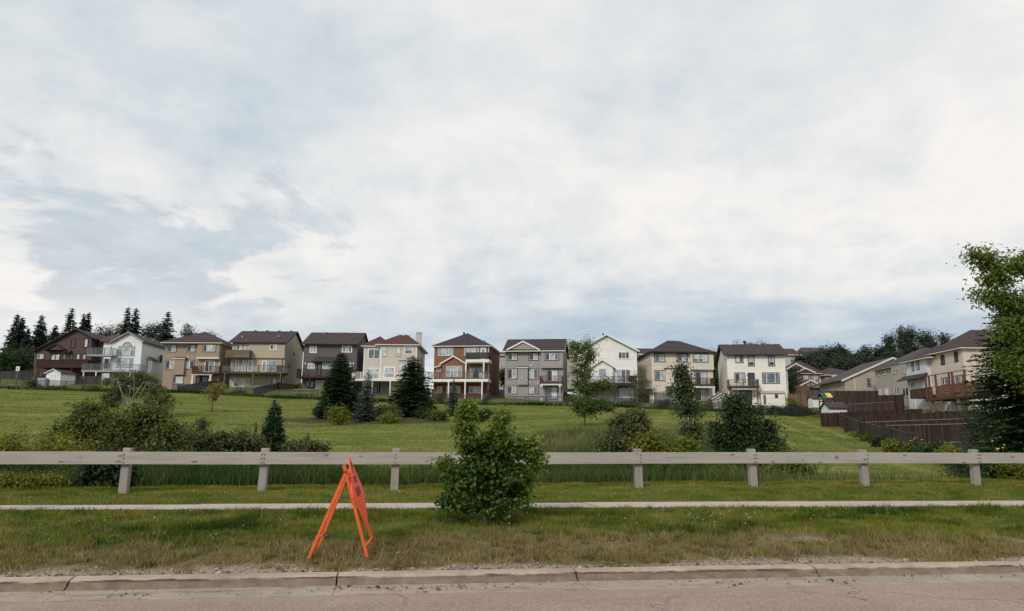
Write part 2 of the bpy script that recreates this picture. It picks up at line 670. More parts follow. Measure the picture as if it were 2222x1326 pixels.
def dirt_mask(s, t):
    near = 1 - sm(t, T_KBACK - 0.02 + (fbm(s * 0.6, t * 0, 41) - 0.42) * 1.3, T_KBACK + 0.34 + (fbm(s * 0.6, t * 0, 41) - 0.42) * 1.6)
    patch = sm(fbm(s * 0.45, t * 0.9, 52), 0.58, 0.72) * (1 - sm(t, T_KBACK + 1.3, T_KBACK + 2.2)) * sm(s, 1, 6)
    bush = 1 - sm(np.hypot((s - BUSH_ST[0] - 0.1) / 1.3, (t - BUSH_ST[1] + 0.5) / 0.55), 0.35, 1.0)
    return np.clip(np.maximum(np.maximum(near, patch * 0.75), bush * 0.3), 0, 1)


BUSH = at_z(1062, 1137, 0.42)
BUSH.z = ez(BUSH.x, BUSH.y)
_bz = BUSH.z
BUSH = at_z(1062, 1137, _bz)
BUSH.z = ez(BUSH.x, BUSH.y)
BUSH_ST = st(BUSH.x, BUSH.y)

# places where grass grows long and is not mown: lower edge of the field
def long_mask(x, y):
    s, t = st(x, y)
    lim = 33 + 17 * (1 - sm(s, 14, 24)) * fbm(x * 0.11, y * 0.0, 61) - 11 * sm(s, 10, 22)
    m_ = (1 - sm(y, lim, lim + 3)) * sm(t, T_RAIL + 1.0, T_RAIL + 1.7)
    mid = (1 - sm(np.hypot((x - 8) / 11, (y - 50) / 22) + (fbm(x * .3, y * .3, 66) - .5) * .5, 0.55, 1.0)) * 0.85
    return np.clip(np.maximum(m_ * (1 - 0.95 * sm(s, 12, 17)), mid), 0, 1)


def ground_material():
    mt, t = new_mat('ground_grass')
    v = oc(t)
    A = lambda n: t.n('ShaderNodeAttribute', attribute_name=n).outputs['Fac']
    dry, dirt, field, lng, mulch = A('dry'), A('dirt'), A('field'), A('long'), A('mulch')
    n1 = t.noise(v, 0.09, 6, 0.6, 0.3)
    n2 = t.noise(v, 0.9, 6, 0.65)
    n3 = t.noise(v, 9, 5, 0.7)
    mpx = t.n('ShaderNodeMapping', i_Vector=v)
    mpx.inputs['Scale'].default_value = (0.10, 1.0, 1.0)
    mpx.inputs['Rotation'].default_value = (0, 0, R(4))
    streak = t.noise(mpx.outputs[0], 0.8, 6, 0.62, 0.8)
    k = t.math('ADD', t.math('ADD', t.math('MULTIPLY', n1, 0.3), t.math('MULTIPLY', n2, 0.25)),
               t.math('ADD', t.math('MULTIPLY', n3, 0.2), t.math('MULTIPLY', streak, 0.25)))
    lawn = t.ramp(k, [(0.36, (0.038, 0.062, 0.012)), (0.50, (0.075, 0.105, 0.022)), (0.64, (0.125, 0.145, 0.038))])
    fieldc = t.ramp(k, [(0.33, (0.062, 0.095, 0.012)), (0.45, (0.11, 0.14, 0.02)), (0.53, (0.16, 0.17, 0.036)), (0.64, (0.24, 0.21, 0.08))])
    # wheel and mower lines: light clippings along bands that follow the slope
    sp = t.n('ShaderNodeSeparateXYZ', i_0=v)
    warp = t.math('MULTIPLY', t.noise(v, 0.05, 3, 0.5), 14.0)
    sel = t.sstep(sp.outputs[0], 18.0, 26.0)
    b1 = t.math('SINE', t.math('ADD', t.math('MULTIPLY', sp.outputs[1], 1.05), warp))
    ga, gb = ground_hit(1690, 915), ground_hit(1850, 975)
    dl = math.hypot(gb.x - ga.x, gb.y - ga.y)
    d0, d1 = (gb.x - ga.x) / dl, (gb.y - ga.y) / dl
    ks, kt = (-CT * d1 + ST * d0) * 2 * math.pi / 3.4, (ST * d1 + CT * d0) * 2 * math.pi / 3.4
    b2 = t.math('SINE', t.math('ADD', t.math('ADD', t.math('MULTIPLY', sp.outputs[0], ks), t.math('MULTIPLY', sp.outputs[1], kt)), t.math('MULTIPLY', warp, 0.12)))
    band = t.math('ADD', t.math('MULTIPLY', t.math('SUBTRACT', 1.0, sel), b1), t.math('MULTIPLY', sel, b2))
    bm_ = t.math('MULTIPLY', t.sstep(t.math('ADD', band, t.math('MULTIPLY', t.math('SUBTRACT', n2, 0.5), 2.4)), 0.3, 1.3), t.math('MULTIPLY', t.sstep(streak, 0.35, 0.65), t.math('ADD', 0.55, t.math('MULTIPLY', sel, 0.4))))
    fieldc = t.mix(bm_, fieldc, (0.30, 0.28, 0.11))
    dk = t.sstep(t.noise(v, 0.11, 4, 0.6, 0.6, w=4.0), 0.52, 0.68)
    fieldc = t.mix(t.math('MULTIPLY', dk, 0.5), fieldc, (0.045, 0.085, 0.012))
    c = t.mix(field, lawn, fieldc)
    c = t.mix(t.math('MULTIPLY', lng, 0.8), c, t.ramp(n2, [(0.35, (0.05, 0.07, 0.018)), (0.65, (0.13, 0.125, 0.045))]))
    straw = t.ramp(n3, [(0.32, (0.085, 0.062, 0.028)), (0.5, (0.17, 0.13, 0.06)), (0.68, (0.26, 0.205, 0.105))])
    c = t.mix(t.math('MULTIPLY', dry, 0.9), c, straw)
    soil = t.ramp(t.math('ADD', t.math('MULTIPLY', n3, 0.6), t.math('MULTIPLY', n2, 0.4)), [(0.3, (0.15, 0.105, 0.075)), (0.5, (0.30, 0.225, 0.165)), (0.7, (0.44, 0.345, 0.26))])
    c = t.mix(dirt, c, soil)
    c = t.mix(mulch, c, t.ramp(n3, [(0.3, (0.03, 0.02, 0.014)), (0.7, (0.10, 0.07, 0.05))]))
    hb = t.math('ADD', n3, t.math('MULTIPLY', n2, 0.6))
    finish(t, c, 0.95, hb, 0.8, 0.06, spec=0.12)
    return mt


def mulch_mask(x, y):
    r = np.hypot((x + 14.5) / 11.5, (y - MULCH_Y) / 4.2)
    a = 1 - sm(r + (fbm(x * .4, y * .4, 71) - .5) * .35, 0.8, 1.0)
    rt = 1 - sm(np.hypot(x - YT.x, (y - YT.y) * 0.8), 0.7, 1.1)
    return np.clip(np.maximum(a * 0.85, rt * 0.6), 0, 1)


MULCH_Y = ground_hit(800, 912).y
YT = ground_hit(459, 893)


def build_ground():
    sv = np.unique(np.round(np.concatenate([np.arange(-420, -70, 14), np.arange(-70, -18, 1.2), np.arange(-18, 26, 0.22), np.arange(26, 80, 1.2), np.arange(80, 421, 14)]), 3))
    tv = np.unique(np.round(np.concatenate([np.arange(-60, T_KBACK - 0.6, 3), np.arange(T_KBACK - 0.5, T_RAIL + 4, 0.16), np.arange(T_RAIL + 4, 60, 0.6), np.arange(60, 150, 1.0), np.arange(150, 620, 12)]), 3))
    S, T = np.meshgrid(sv, tv)
    X, Y = xy(S, T)
    Z = elev(X, Y)
    n = len(sv)
    V = np.stack([S.ravel(), T.ravel(), Z.ravel()], 1)
    i = np.arange(len(tv) - 1)[:, None] * n + np.arange(n - 1)[None, :]
    i = i.ravel()
    F = np.stack([i, i + 1, i + n + 1, i + n], 1)
    s, t_ = S.ravel(), T.ravel()
    x, y = X.ravel(), Y.ravel()
    o = np_mesh('ground', V, F, ground_material(), None,
                {'dry': dry_mask(s, t_) * (t_ < T_SW0), 'dirt': dirt_mask(s, t_) * (t_ < T_SW0), 'field': sm(t_, T_RAIL + 1, T_RAIL + 3),
                 'long': long_mask(x, y), 'mulch': mulch_mask(x, y)}, smooth=True, kind='structure')
    o.rotation_euler = (0, 0, TH)
    return o


ground = build_ground()


def road_material():
    mt, t = new_mat('worn_asphalt')
    v = oc(t)
    n = t.noise(v, 0.5, 5, 0.6)
    f = t.noise(v, 38, 4, 0.75)
    vo = t.n('ShaderNodeTexVoronoi', i_Vector=v, i_Scale=55.0)
    st_ = t.n('ShaderNodeSeparateColor', i_0=vo.outputs['Color']).outputs[0]
    mp = t.n('ShaderNodeMapping', i_Vector=v)
    mp.inputs['Scale'].default_value = (0.06, 1.2, 1)
    tr = t.noise(mp.outputs[0], 1.0, 4, 0.5)
    k = t.math('ADD', t.math('ADD', t.math('MULTIPLY', n, 0.3), t.math('MULTIPLY', f, 0.3)), t.math('ADD', t.math('MULTIPLY', st_, 0.25), t.math('MULTIPLY', tr, 0.15)))
    c = t.ramp(k, [(0.3, (0.20, 0.132, 0.11)), (0.48, (0.34, 0.232, 0.192)), (0.62, (0.44, 0.31, 0.258)), (0.75, (0.62, 0.47, 0.40))])
    ck = t.n('ShaderNodeTexVoronoi', feature='DISTANCE_TO_EDGE', i_Scale=0.55)
    wv = t.n('ShaderNodeVectorMath', operation='ADD', i_0=v)
    nv = t.n('ShaderNodeTexNoise', i_Vector=v, i_Scale=1.4, i_Detail=6.0)
    t.put(wv.inputs[1], nv.outputs['Color'])
    t.put(ck.inputs['Vector'], wv.outputs[0])
    crk = t.math('MULTIPLY', t.math('SUBTRACT', 1.0, t.sstep(ck.outputs['Distance'], 0.004, 0.014)), t.sstep(n, 0.45, 0.6))
    c = t.mix(t.math('MULTIPLY', crk, 0.6), c, (0.09, 0.065, 0.06))
    c = t.mix(t.math('MULTIPLY', t.sstep(tr, 0.5, 0.7), 0.35), c, (0.20, 0.145, 0.125))
    sp = t.n('ShaderNodeSeparateXYZ', i_0=v)
    edge = t.sstep(t.math('ADD', sp.outputs[1], t.math('MULTIPLY', t.noise(v, 1.1, 5, 0.65), 0.8)), T_ASPH - 0.15, T_ASPH + 0.5)
    c = t.mix(t.math('MULTIPLY', edge, 0.6), c, t.ramp(f, [(0.35, (0.27, 0.21, 0.16)), (0.65, (0.43, 0.35, 0.28))]))
    finish(t, c, 0.9, t.math('ADD', f, st_), 0.45, 0.008, spec=0.2)
    return mt


mb = MB()
for a in range(-30, 40):
    mb.quad((a * 6, -40, 0.0), (a * 6 + 6, -40, 0.0), (a * 6 + 6, T_ASPH, 0.0), (a * 6, T_ASPH, 0.0))
road = mb.build('road', road_material(), kind='structure')
road.rotation_euler = (0, 0, TH)


def concrete(name, lo, mid, hi, rust=False, speck=30.0, mud=False):
    mt, t = new_mat(name)
    v = oc(t)
    n = t.noise(v, 0.7, 6, 0.65)
    f = t.noise(v, speck, 4, 0.7)
    g = t.noise(v, 4.5, 5, 0.65)
    k = t.math('ADD', t.math('ADD', t.math('MULTIPLY', n, 0.4), t.math('MULTIPLY', f, 0.25)), t.math('MULTIPLY', g, 0.35))
    c = t.ramp(k, [(0.32, lo), (0.5, mid), (0.68, hi)])
    if mud:
        mq = t.n('ShaderNodeMapping', i_Vector=v)
        mq.inputs['Scale'].default_value = (0.8, 4.0, 1)
        sv_ = t.sstep(t.noise(mq.outputs[0], 1.3, 7, 0.68), 0.5, 0.66)
        c = t.mix(t.math('MULTIPLY', sv_, 0.55), c, (0.14, 0.095, 0.07))
    if rust:
        # the plough has scraped the lip: a reddish dark band with ragged ends
        sp = t.n('ShaderNodeSeparateXYZ', i_0=v)
        mp = t.n('ShaderNodeMapping', i_Vector=v)
        mp.inputs['Scale'].default_value = (0.5, 2, 2)
        r = t.noise(mp.outputs[0], 1.5, 6, 0.65)
        mp2 = t.n('ShaderNodeMapping', i_Vector=v)
        mp2.inputs['Scale'].default_value = (3, 20, 30)
        r2 = t.noise(mp2.outputs[0], 1.0, 5, 0.6)
        h = t.math('ADD', sp.outputs[2], t.math('MULTIPLY', t.math('SUBTRACT', r2, 0.5), 0.05))
        bnd = t.math('MULTIPLY', t.sstep(h, Z_KTOP - 0.052, Z_KTOP - 0.042), t.math('SUBTRACT', 1.0, t.sstep(h, Z_KTOP - 0.024, Z_KTOP - 0.014)))
        bnd = t.math('MULTIPLY', bnd, t.sstep(t.math('ADD', t.math('MULTIPLY', r, 0.6), t.math('MULTIPLY', r2, 0.4)), 0.42, 0.52))
        c = t.mix(t.math('MULTIPLY', bnd, 0.9), c, (0.085, 0.022, 0.02))
        low = t.math('MULTIPLY', t.math('SUBTRACT', 1.0, t.sstep(h, Z_KTOP - 0.045, Z_KTOP - 0.03)), t.sstep(t.noise(mp.outputs[0], 3.0, 5, 0.6), 0.1, 0.42))  # face below the lip: its shade is painted into the colour
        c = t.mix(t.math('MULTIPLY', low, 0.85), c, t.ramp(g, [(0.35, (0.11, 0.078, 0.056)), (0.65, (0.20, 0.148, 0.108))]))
    finish(t, c, 0.9, t.math('ADD', f, g), 0.4, 0.008, spec=0.2)
    return mt


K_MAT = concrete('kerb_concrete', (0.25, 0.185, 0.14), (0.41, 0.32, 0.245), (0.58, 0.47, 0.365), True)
P_MAT = concrete('gutter_concrete', (0.26, 0.20, 0.155), (0.37, 0.295, 0.235), (0.48, 0.39, 0.32), mud=True)
S_MAT = concrete('pavement_concrete', (0.36, 0.285, 0.24), (0.50, 0.40, 0.34), (0.60, 0.49, 0.42))


def kerb_s(px, py):
    p = at_t(px, py, T_PAN)
    return st(p.x, p.y)[0]


joints = [kerb_s(137, 1290), kerb_s(729, 1272), kerb_s(1255, 1258), kerb_s(1781, 1248)]
step = (joints[3] - joints[0]) / 3
js = [joints[0] - step * k for k in range(6, 0, -1)] + joints + [joints[3] + step * k for k in range(1, 6)]
kerb = bpy.data.objects.new('kerb', None)
C.objects.link(kerb)
kerb['kind'] = 'structure'
kerb.rotation_euler = (0, 0, TH)
gutter = MB()
NS = 14
rk = random.Random(4)
for a, b in zip(js[:-1], js[1:]):
    prof = [(T_PAN - 0.02, -0.08), (T_PAN, 0.022), (T_PAN + 0.06, Z_KTOP - 0.065), (T_PAN + 0.075, Z_KTOP - 0.035), (T_PAN + 0.095, Z_KTOP - 0.012),
            (T_KTOP, Z_KTOP), (T_KBACK - 0.02, Z_KTOP + 0.004), (T_KBACK, Z_KTOP - 0.012), (T_KBACK, -0.08)]
    mb = MB()
    n = len(prof)
    for i in range(NS + 1):
        s_ = a + 0.012 + (b - a - 0.024) * i / NS
        for j, (pt, pz) in enumerate(prof):
            chip = 0
            if 2 <= j <= 5:
                chip = rk.random() * 0.012 + (0.02 if i in (0, NS) else 0)
            mb.v.append((s_, pt + chip, pz - chip * 0.6))
    for i in range(NS):
        for j in range(n):
            k2 = (j + 1) % n
            mb.f.append((i * n + j, i * n + k2, (i + 1) * n + k2, (i + 1) * n + j))
    mb.f.append(tuple(range(n)))
    mb.f.append(tuple(NS * n + j for j in range(n)))
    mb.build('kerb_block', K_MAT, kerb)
for i, (a, b) in enumerate(zip(js[:-1], js[1:])):
    gutter.extrude([(T_ASPH - 0.03, 0.006), (T_ASPH + 0.02, 0.009), (T_PAN - 0.1, 0.012), (T_PAN + 0.012, 0.021), (T_PAN + 0.012, -0.05), (T_ASPH - 0.03, -0.05)], 'x', a + 0.004, b - 0.004)
go = gutter.build('gutter', P_MAT, kind='structure')
go.rotation_euler = (0, 0, TH)

pave = bpy.data.objects.new('pavement', None)
C.objects.link(pave)
pave['kind'] = 'structure'
pave.rotation_euler = (0, 0, TH)
sa = -22.0
while sa < 32:
    L_ = 2.6
    sb = sa + L_ - 0.03
    z = [float(line_z(Q_SW0, sa)) + 0.012, float(line_z(Q_SW0, sb)) + 0.012, float(line_z(Q_SW1, sb)) + 0.012, float(line_z(Q_SW1, sa)) + 0.012]
    dz = rk.uniform(-0.006, 0.008)
    MB().slab([(sa, T_SW0, z[0] + dz), (sb, T_SW0, z[1] + dz), (sb, T_SW1, z[2] + dz), (sa, T_SW1, z[3] + dz)], 0.12).build('slab', S_MAT, pave)
    sa += L_


# ---------------------------------------------------------------- grass, gravel, clover
def blades(P, H, W, lean, rng, seg=1):
    """narrow bent blades rooted at P; returns vertices and triangles"""
    n = len(P)
    az = rng.uniform(0, 2 * np.pi, n)
    side = np.stack([np.cos(az), np.sin(az), np.zeros(n)], 1) * (W / 2)[:, None]
    la = rng.uniform(0, 2 * np.pi, n)
    ld = np.stack([np.cos(la), np.sin(la), np.zeros(n)], 1) * (lean * H)[:, None]
    up = np.zeros((n, 3))
    up[:, 2] = H
    if seg == 1:
        V = np.stack([P - side, P + side, P + up + ld], 1).reshape(-1, 3)
        b = np.arange(n)[:, None] * 3
        return V, b + np.array([[0, 1, 2]]), 1
    m1 = P + up * 0.55 + ld * 0.3
    tip = P + up * (1 - 0.25 * lean[:, None]) + ld
    V = np.stack([P - side, P + side, m1 + side * 0.8, m1 - side * 0.8, tip], 1).reshape(-1, 3)
    b = np.arange(n)[:, None] * 5
    F = np.concatenate([b + np.array([[0, 1, 2]]), b + np.array([[0, 2, 3]]), b + np.array([[3, 2, 4]])], 1).reshape(-1, 3)
    return V, F, 3


def scatter(n, s0, s1, t0, t1, rng, margin=4.5):
    s = rng.uniform(s0, s1, n)
    t = rng.uniform(t0, t1, n)
    x, y = xy(s, t)
    k = np.abs(x) < y * 0.70 + margin
    return s[k], t[k], x[k], y[k]


M_LAWN = leaf_mat('lawn_blades', [(0.032, 0.058, 0.005), (0.074, 0.108, 0.009), (0.13, 0.158, 0.016), (0.195, 0.205, 0.028), (0.26, 0.232, 0.055)], 0.2, 0.7, 0.1)
M_DRY = leaf_mat('dry_blades', [(0.075, 0.066, 0.018), (0.15, 0.116, 0.04), (0.225, 0.166, 0.07), (0.30, 0.228, 0.108), (0.40, 0.31, 0.165)], 0.15, 0.8, 0.1)


def lawn():
    s, t, x, y = scatter(640000, -19, 26, T_KBACK + 0.02, T_RAIL + 2.2, rng)
    k = ~((t > T_SW0 - 0.02) & (t < T_SW1 + 0.02))
    dirt, dry = dirt_mask(s, t), dry_mask(s, t)
    k &= rng.random(len(s)) > dirt * 1.15
    k &= (rng.random(len(s)) > dry * 0.35)
    s, t, x, y, dry, dirt = (a[k] for a in (s, t, x, y, dry, dirt))
    z = elev(x, y)
    P = np.stack([x, y, z - 0.004], 1)
    isdry = rng.random(len(s)) < dry * 0.92
    tuft = fbm(s * 3.2, t * 3.2, 77)
    lush = sm(fbm(s * 0.5, t * 0.8, 88), 0.40, 0.62) * (t < T_SW0) * (1 - dry)
    H = (0.035 + 0.045 * rng.random(len(s))) * (0.7 + 0.9 * tuft)
    H = np.where(t > T_SW1, H * 0.7, H * (1 + 0.25 * lush)) * np.where((t < T_SW0) & (t > T_SW0 - 0.35), 0.65, 1.0)
    H = H * (0.55 + 0.9 * sm(fbm(s * 2.0, t * 4.2, 104, 4), 0.3, 0.7))
    H = np.where(isdry, H * rng.uniform(0.6, 1.3, len(s)) * (0.45 + 1.5 * sm(fbm(s * 4.5, t * 4.5, 78), 0.35, 0.7)), H)
    edge = (np.abs(t - T_SW0) < 0.1) | (np.abs(t - T_SW1) < 0.08)
    H = np.where(edge, H * 1.25, H)
    W = 0.007 + 0.007 * rng.random(len(s))
    lean = rng.uniform(0.1, 0.9, len(s))
    back = t > T_SW1
    clump = fbm(s * 2.4, t * 5.0, 103, 5)
    tint = 0.60 + 1.0 * (fbm(s * 0.7, t * 1.4, 99) - 0.5) + 1.5 * (clump - 0.5) - 0.36 * lush + 0.22 * back + rng.normal(0, 0.12, len(s)) + 0.25 * dry
    tint = np.clip(tint, 0, 1)
    for nm, kk, mt in (('grass', ~isdry, M_LAWN), ('dry_grass', isdry, M_DRY)):
        V, F, q = blades(P[kk], H[kk], W[kk], lean[kk], rng)
        tt = tint[kk] if nm == 'grass' else np.clip(0.3 + 0.9 * (fbm(s[kk] * 1.2, t[kk] * 2.0, 101) - 0.25) + rng.normal(0, 0.16, kk.sum()), 0, 1)
        o = np_mesh(nm, V, F, mt, None, {'tint': np.repeat(tt, q)}, kind='stuff')
        tag(o, 'short green roadside lawn between the kerb and timber rail' if nm == 'grass' else 'straw coloured dry grass along the kerb', 'grass')


def tussocks():
    """coarse dry tussocks and green weed clumps standing out of the verge"""
    n = 2300
    s, t, x, y = scatter(n, -14, 20, T_KBACK + 0.12, T_SW0 - 0.15, rng, 2.5)
    dry = dry_mask(s, t)
    k = rng.random(len(s)) > dirt_mask(s, t) * 0.7
    k &= rng.random(len(s)) < 0.25 + 0.75 * dry
    s, t, dry = s[k], t[k], dry[k]
    per = 34
    ss = np.repeat(s, per) + rng.normal(0, 0.045, len(s) * per)
    tt = np.repeat(t, per) + rng.normal(0, 0.045, len(s) * per)
    x, y = xy(ss, tt)
    P = np.stack([x, y, elev(x, y) - 0.004], 1)
    hh_ = np.repeat(rng.uniform(0.05, 0.125, len(s)), per) * rng.uniform(0.5, 1.1, len(ss))
    V, F, q = blades(P, hh_, rng.uniform(0.006, 0.013, len(ss)), rng.uniform(0.2, 1.1, len(ss)), rng)
    tone_ = np.repeat(np.where(rng.random(len(s)) < 0.55 * dry + 0.1, rng.uniform(0.35, 0.85, len(s)), rng.uniform(0.0, 0.25, len(s))), per)
    tag(np_mesh('grass_tussocks', V, F, M_DRY, None, {'tint': np.clip(tone_ + rng.normal(0, .1, len(ss)), 0, 1)}, kind='stuff'), 'coarse dry tussocks scattered over the verge', 'grass')


lawn()
tussocks()


def clover():
    pts = []
    for (cs, ct, rs, rt, n) in ((6.2, T_SW0 - 1.0, 1.8, 0.45, 60), (-3.4, T_SW0 - 1.3, 1.5, 0.6, 20), (3.0, T_RAIL - .5, 3, 0.4, 16), (-5.2, T_RAIL - 0.7, 3.0, 0.3, 18), (2, T_SW0 - 1.5, 8, 1.0, 14)):
        s = rng.normal(cs, rs, n)
        t = rng.normal(ct, rt, n)
        k = ~((t > T_SW0 - 0.1) & (t < T_SW1 + 0.1)) & (t < T_RAIL + 1)
        x, y = xy(s[k], t[k])
        pts.append(np.stack([x, y, elev(x, y) + rng.uniform(0.05, 0.085, len(x))], 1))
    P = np.concatenate(pts)
    r = rng.uniform(0.008, 0.013, len(P))
    off = np.array([[1, 0, 0], [0, 1, 0], [-1, 0, 0], [0, -1, 0], [0, 0, 1], [0, 0, -1.0]])
    V = (P[:, None, :] + off[None] * r[:, None, None]).reshape(-1, 3)
    f = np.array([[0, 1, 4], [1, 2, 4], [2, 3, 4], [3, 0, 4], [1, 0, 5], [2, 1, 5], [3, 2, 5], [0, 3, 5]])
    F = (np.arange(len(P))[:, None, None] * 6 + f[None]).reshape(-1, 3)
    tag(np_mesh('clover_flowers', V, F, paint('clover_white', (0.62, 0.60, 0.55), 0.1), kind='stuff'), 'tiny white clover heads dotted through the lawn', 'clover')


clover()


def gravel():
    s = np.concatenate([rng.uniform(-12, 18, 7000), rng.uniform(-12, 18, 900)])
    t = np.concatenate([T_KBACK + np.abs(rng.normal(0.1, 0.28, 7000)), T_PAN - np.abs(rng.normal(0, 0.18, 900))])
    x, y = xy(s, t)
    on = t > T_KBACK
    k = (np.abs(x) < y * 0.7 + 3) & (~on | (rng.random(len(s)) < dirt_mask(s, t) * 0.9 + 0.04))
    s, t, x, y, on = s[k], t[k], x[k], y[k], on[k]
    z = np.where(on, elev(x, y), 0.018)
    r = np.where(on, rng.gamma(2.0, 0.0055, len(s)) + 0.004, rng.gamma(1.6, 0.004, len(s)) + 0.003)
    off = np.array([[1, 0, 0], [0, 1, 0], [-1, 0, 0], [0, -1, 0], [0, 0, .7], [0, 0, -.7]])
    jit = rng.uniform(0.6, 1.3, (len(s), 6, 1))
    V = (np.stack([x, y, z], 1)[:, None, :] + off[None] * r[:, None, None] * jit).reshape(-1, 3)
    f = np.array([[0, 1, 4], [1, 2, 4], [2, 3, 4], [3, 0, 4], [1, 0, 5], [2, 1, 5], [3, 2, 5], [0, 3, 5]])
    F = (np.arange(len(s))[:, None, None] * 6 + f[None]).reshape(-1, 3)
    mt = leaf_mat('gravel_stone', [(0.09, 0.06, 0.05), (0.2, 0.15, 0.115), (0.33, 0.26, 0.2), (0.48, 0.40, 0.33)], 0.0, 0.9)
    tag(np_mesh('gravel', V, F, mt, None, {'tint': np.repeat(rng.random(len(s)), 8)}, kind='stuff'), 'loose grit and small stones along the kerb', 'gravel')


gravel()


def gutter_debris():
    """clods of mud and dead leaves lying in the gutter"""
    n = 120
    c = rng.choice(np.array([kerb_s(p, 1275) for p in (560, 610, 690, 780, 820, 870, 930, 1010, 300, 1100, 1560, 1640, 1800, 1990)]), n)
    s = c + rng.normal(0, 0.22, n)
    t = T_PAN - 0.14 - np.abs(rng.normal(0.10, 0.12, n)) - 0.12 * np.sin(c * 3.3)
    x, y = xy(s, t)
    P = np.stack([x, y, np.full(n, 0.02) + rng.random(n) * 0.008], 1)
    V, F, q = leaves(P, rng.gamma(2.0, 0.016, n) + 0.008, rng, flat=1.6)
    mt = leaf_mat('leaf_litter', [(0.05, 0.03, 0.022), (0.11, 0.07, 0.05), (0.17, 0.12, 0.085)], 0.05, 0.9)
    tag(np_mesh('leaf_litter', V, F, mt, None, {'tint': np.repeat(rng.random(n), q)}, kind='stuff'), 'dark leaf and mud litter lying in the gutter', 'litter')


def leaves(P, size, rng, flat=0.3, aspect=0.62, out=None):
    """one folded leaf (4 verts, 1 quad) at each point"""
    n = len(P)
    nr = rng.normal(size=(n, 3))
    nr[:, 2] = np.abs(nr[:, 2]) + flat * 2.2
    if out is not None:
        nr += out * 0.8
    nr /= np.linalg.norm(nr, axis=1, keepdims=True)
    a = rng.normal(size=(n, 3))
    a[:, 2] -= 0.5
    a -= nr * np.sum(a * nr, 1, keepdims=True)
    a /= np.linalg.norm(a, axis=1, keepdims=True)
    b = np.cross(nr, a)
    L = size[:, None]
    V = np.stack([P - a * L * 0.5, P + b * L * aspect * 0.5 + nr * L * 0.12, P + a * L * 0.5 - nr * L * 0.10, P - b * L * aspect * 0.5 + nr * L * 0.12], 1).reshape(-1, 3)
    i = np.arange(n)[:, None] * 4
    return V, i + np.array([[0, 1, 2, 3]]), 1


gutter_debris()
M_REED = leaf_mat('reed_blades', [(0.016, 0.036, 0.010), (0.030, 0.060, 0.014), (0.054, 0.088, 0.020), (0.095, 0.122, 0.030), (0.17, 0.165, 0.06)], 0.2, 0.7, 0.08)
M_LONG = leaf_mat('long_grass_blades', [(0.045, 0.062, 0.016), (0.07, 0.095, 0.024), (0.11, 0.13, 0.04), (0.16, 0.155, 0.062), (0.24, 0.21, 0.11)], 0.2, 0.7)


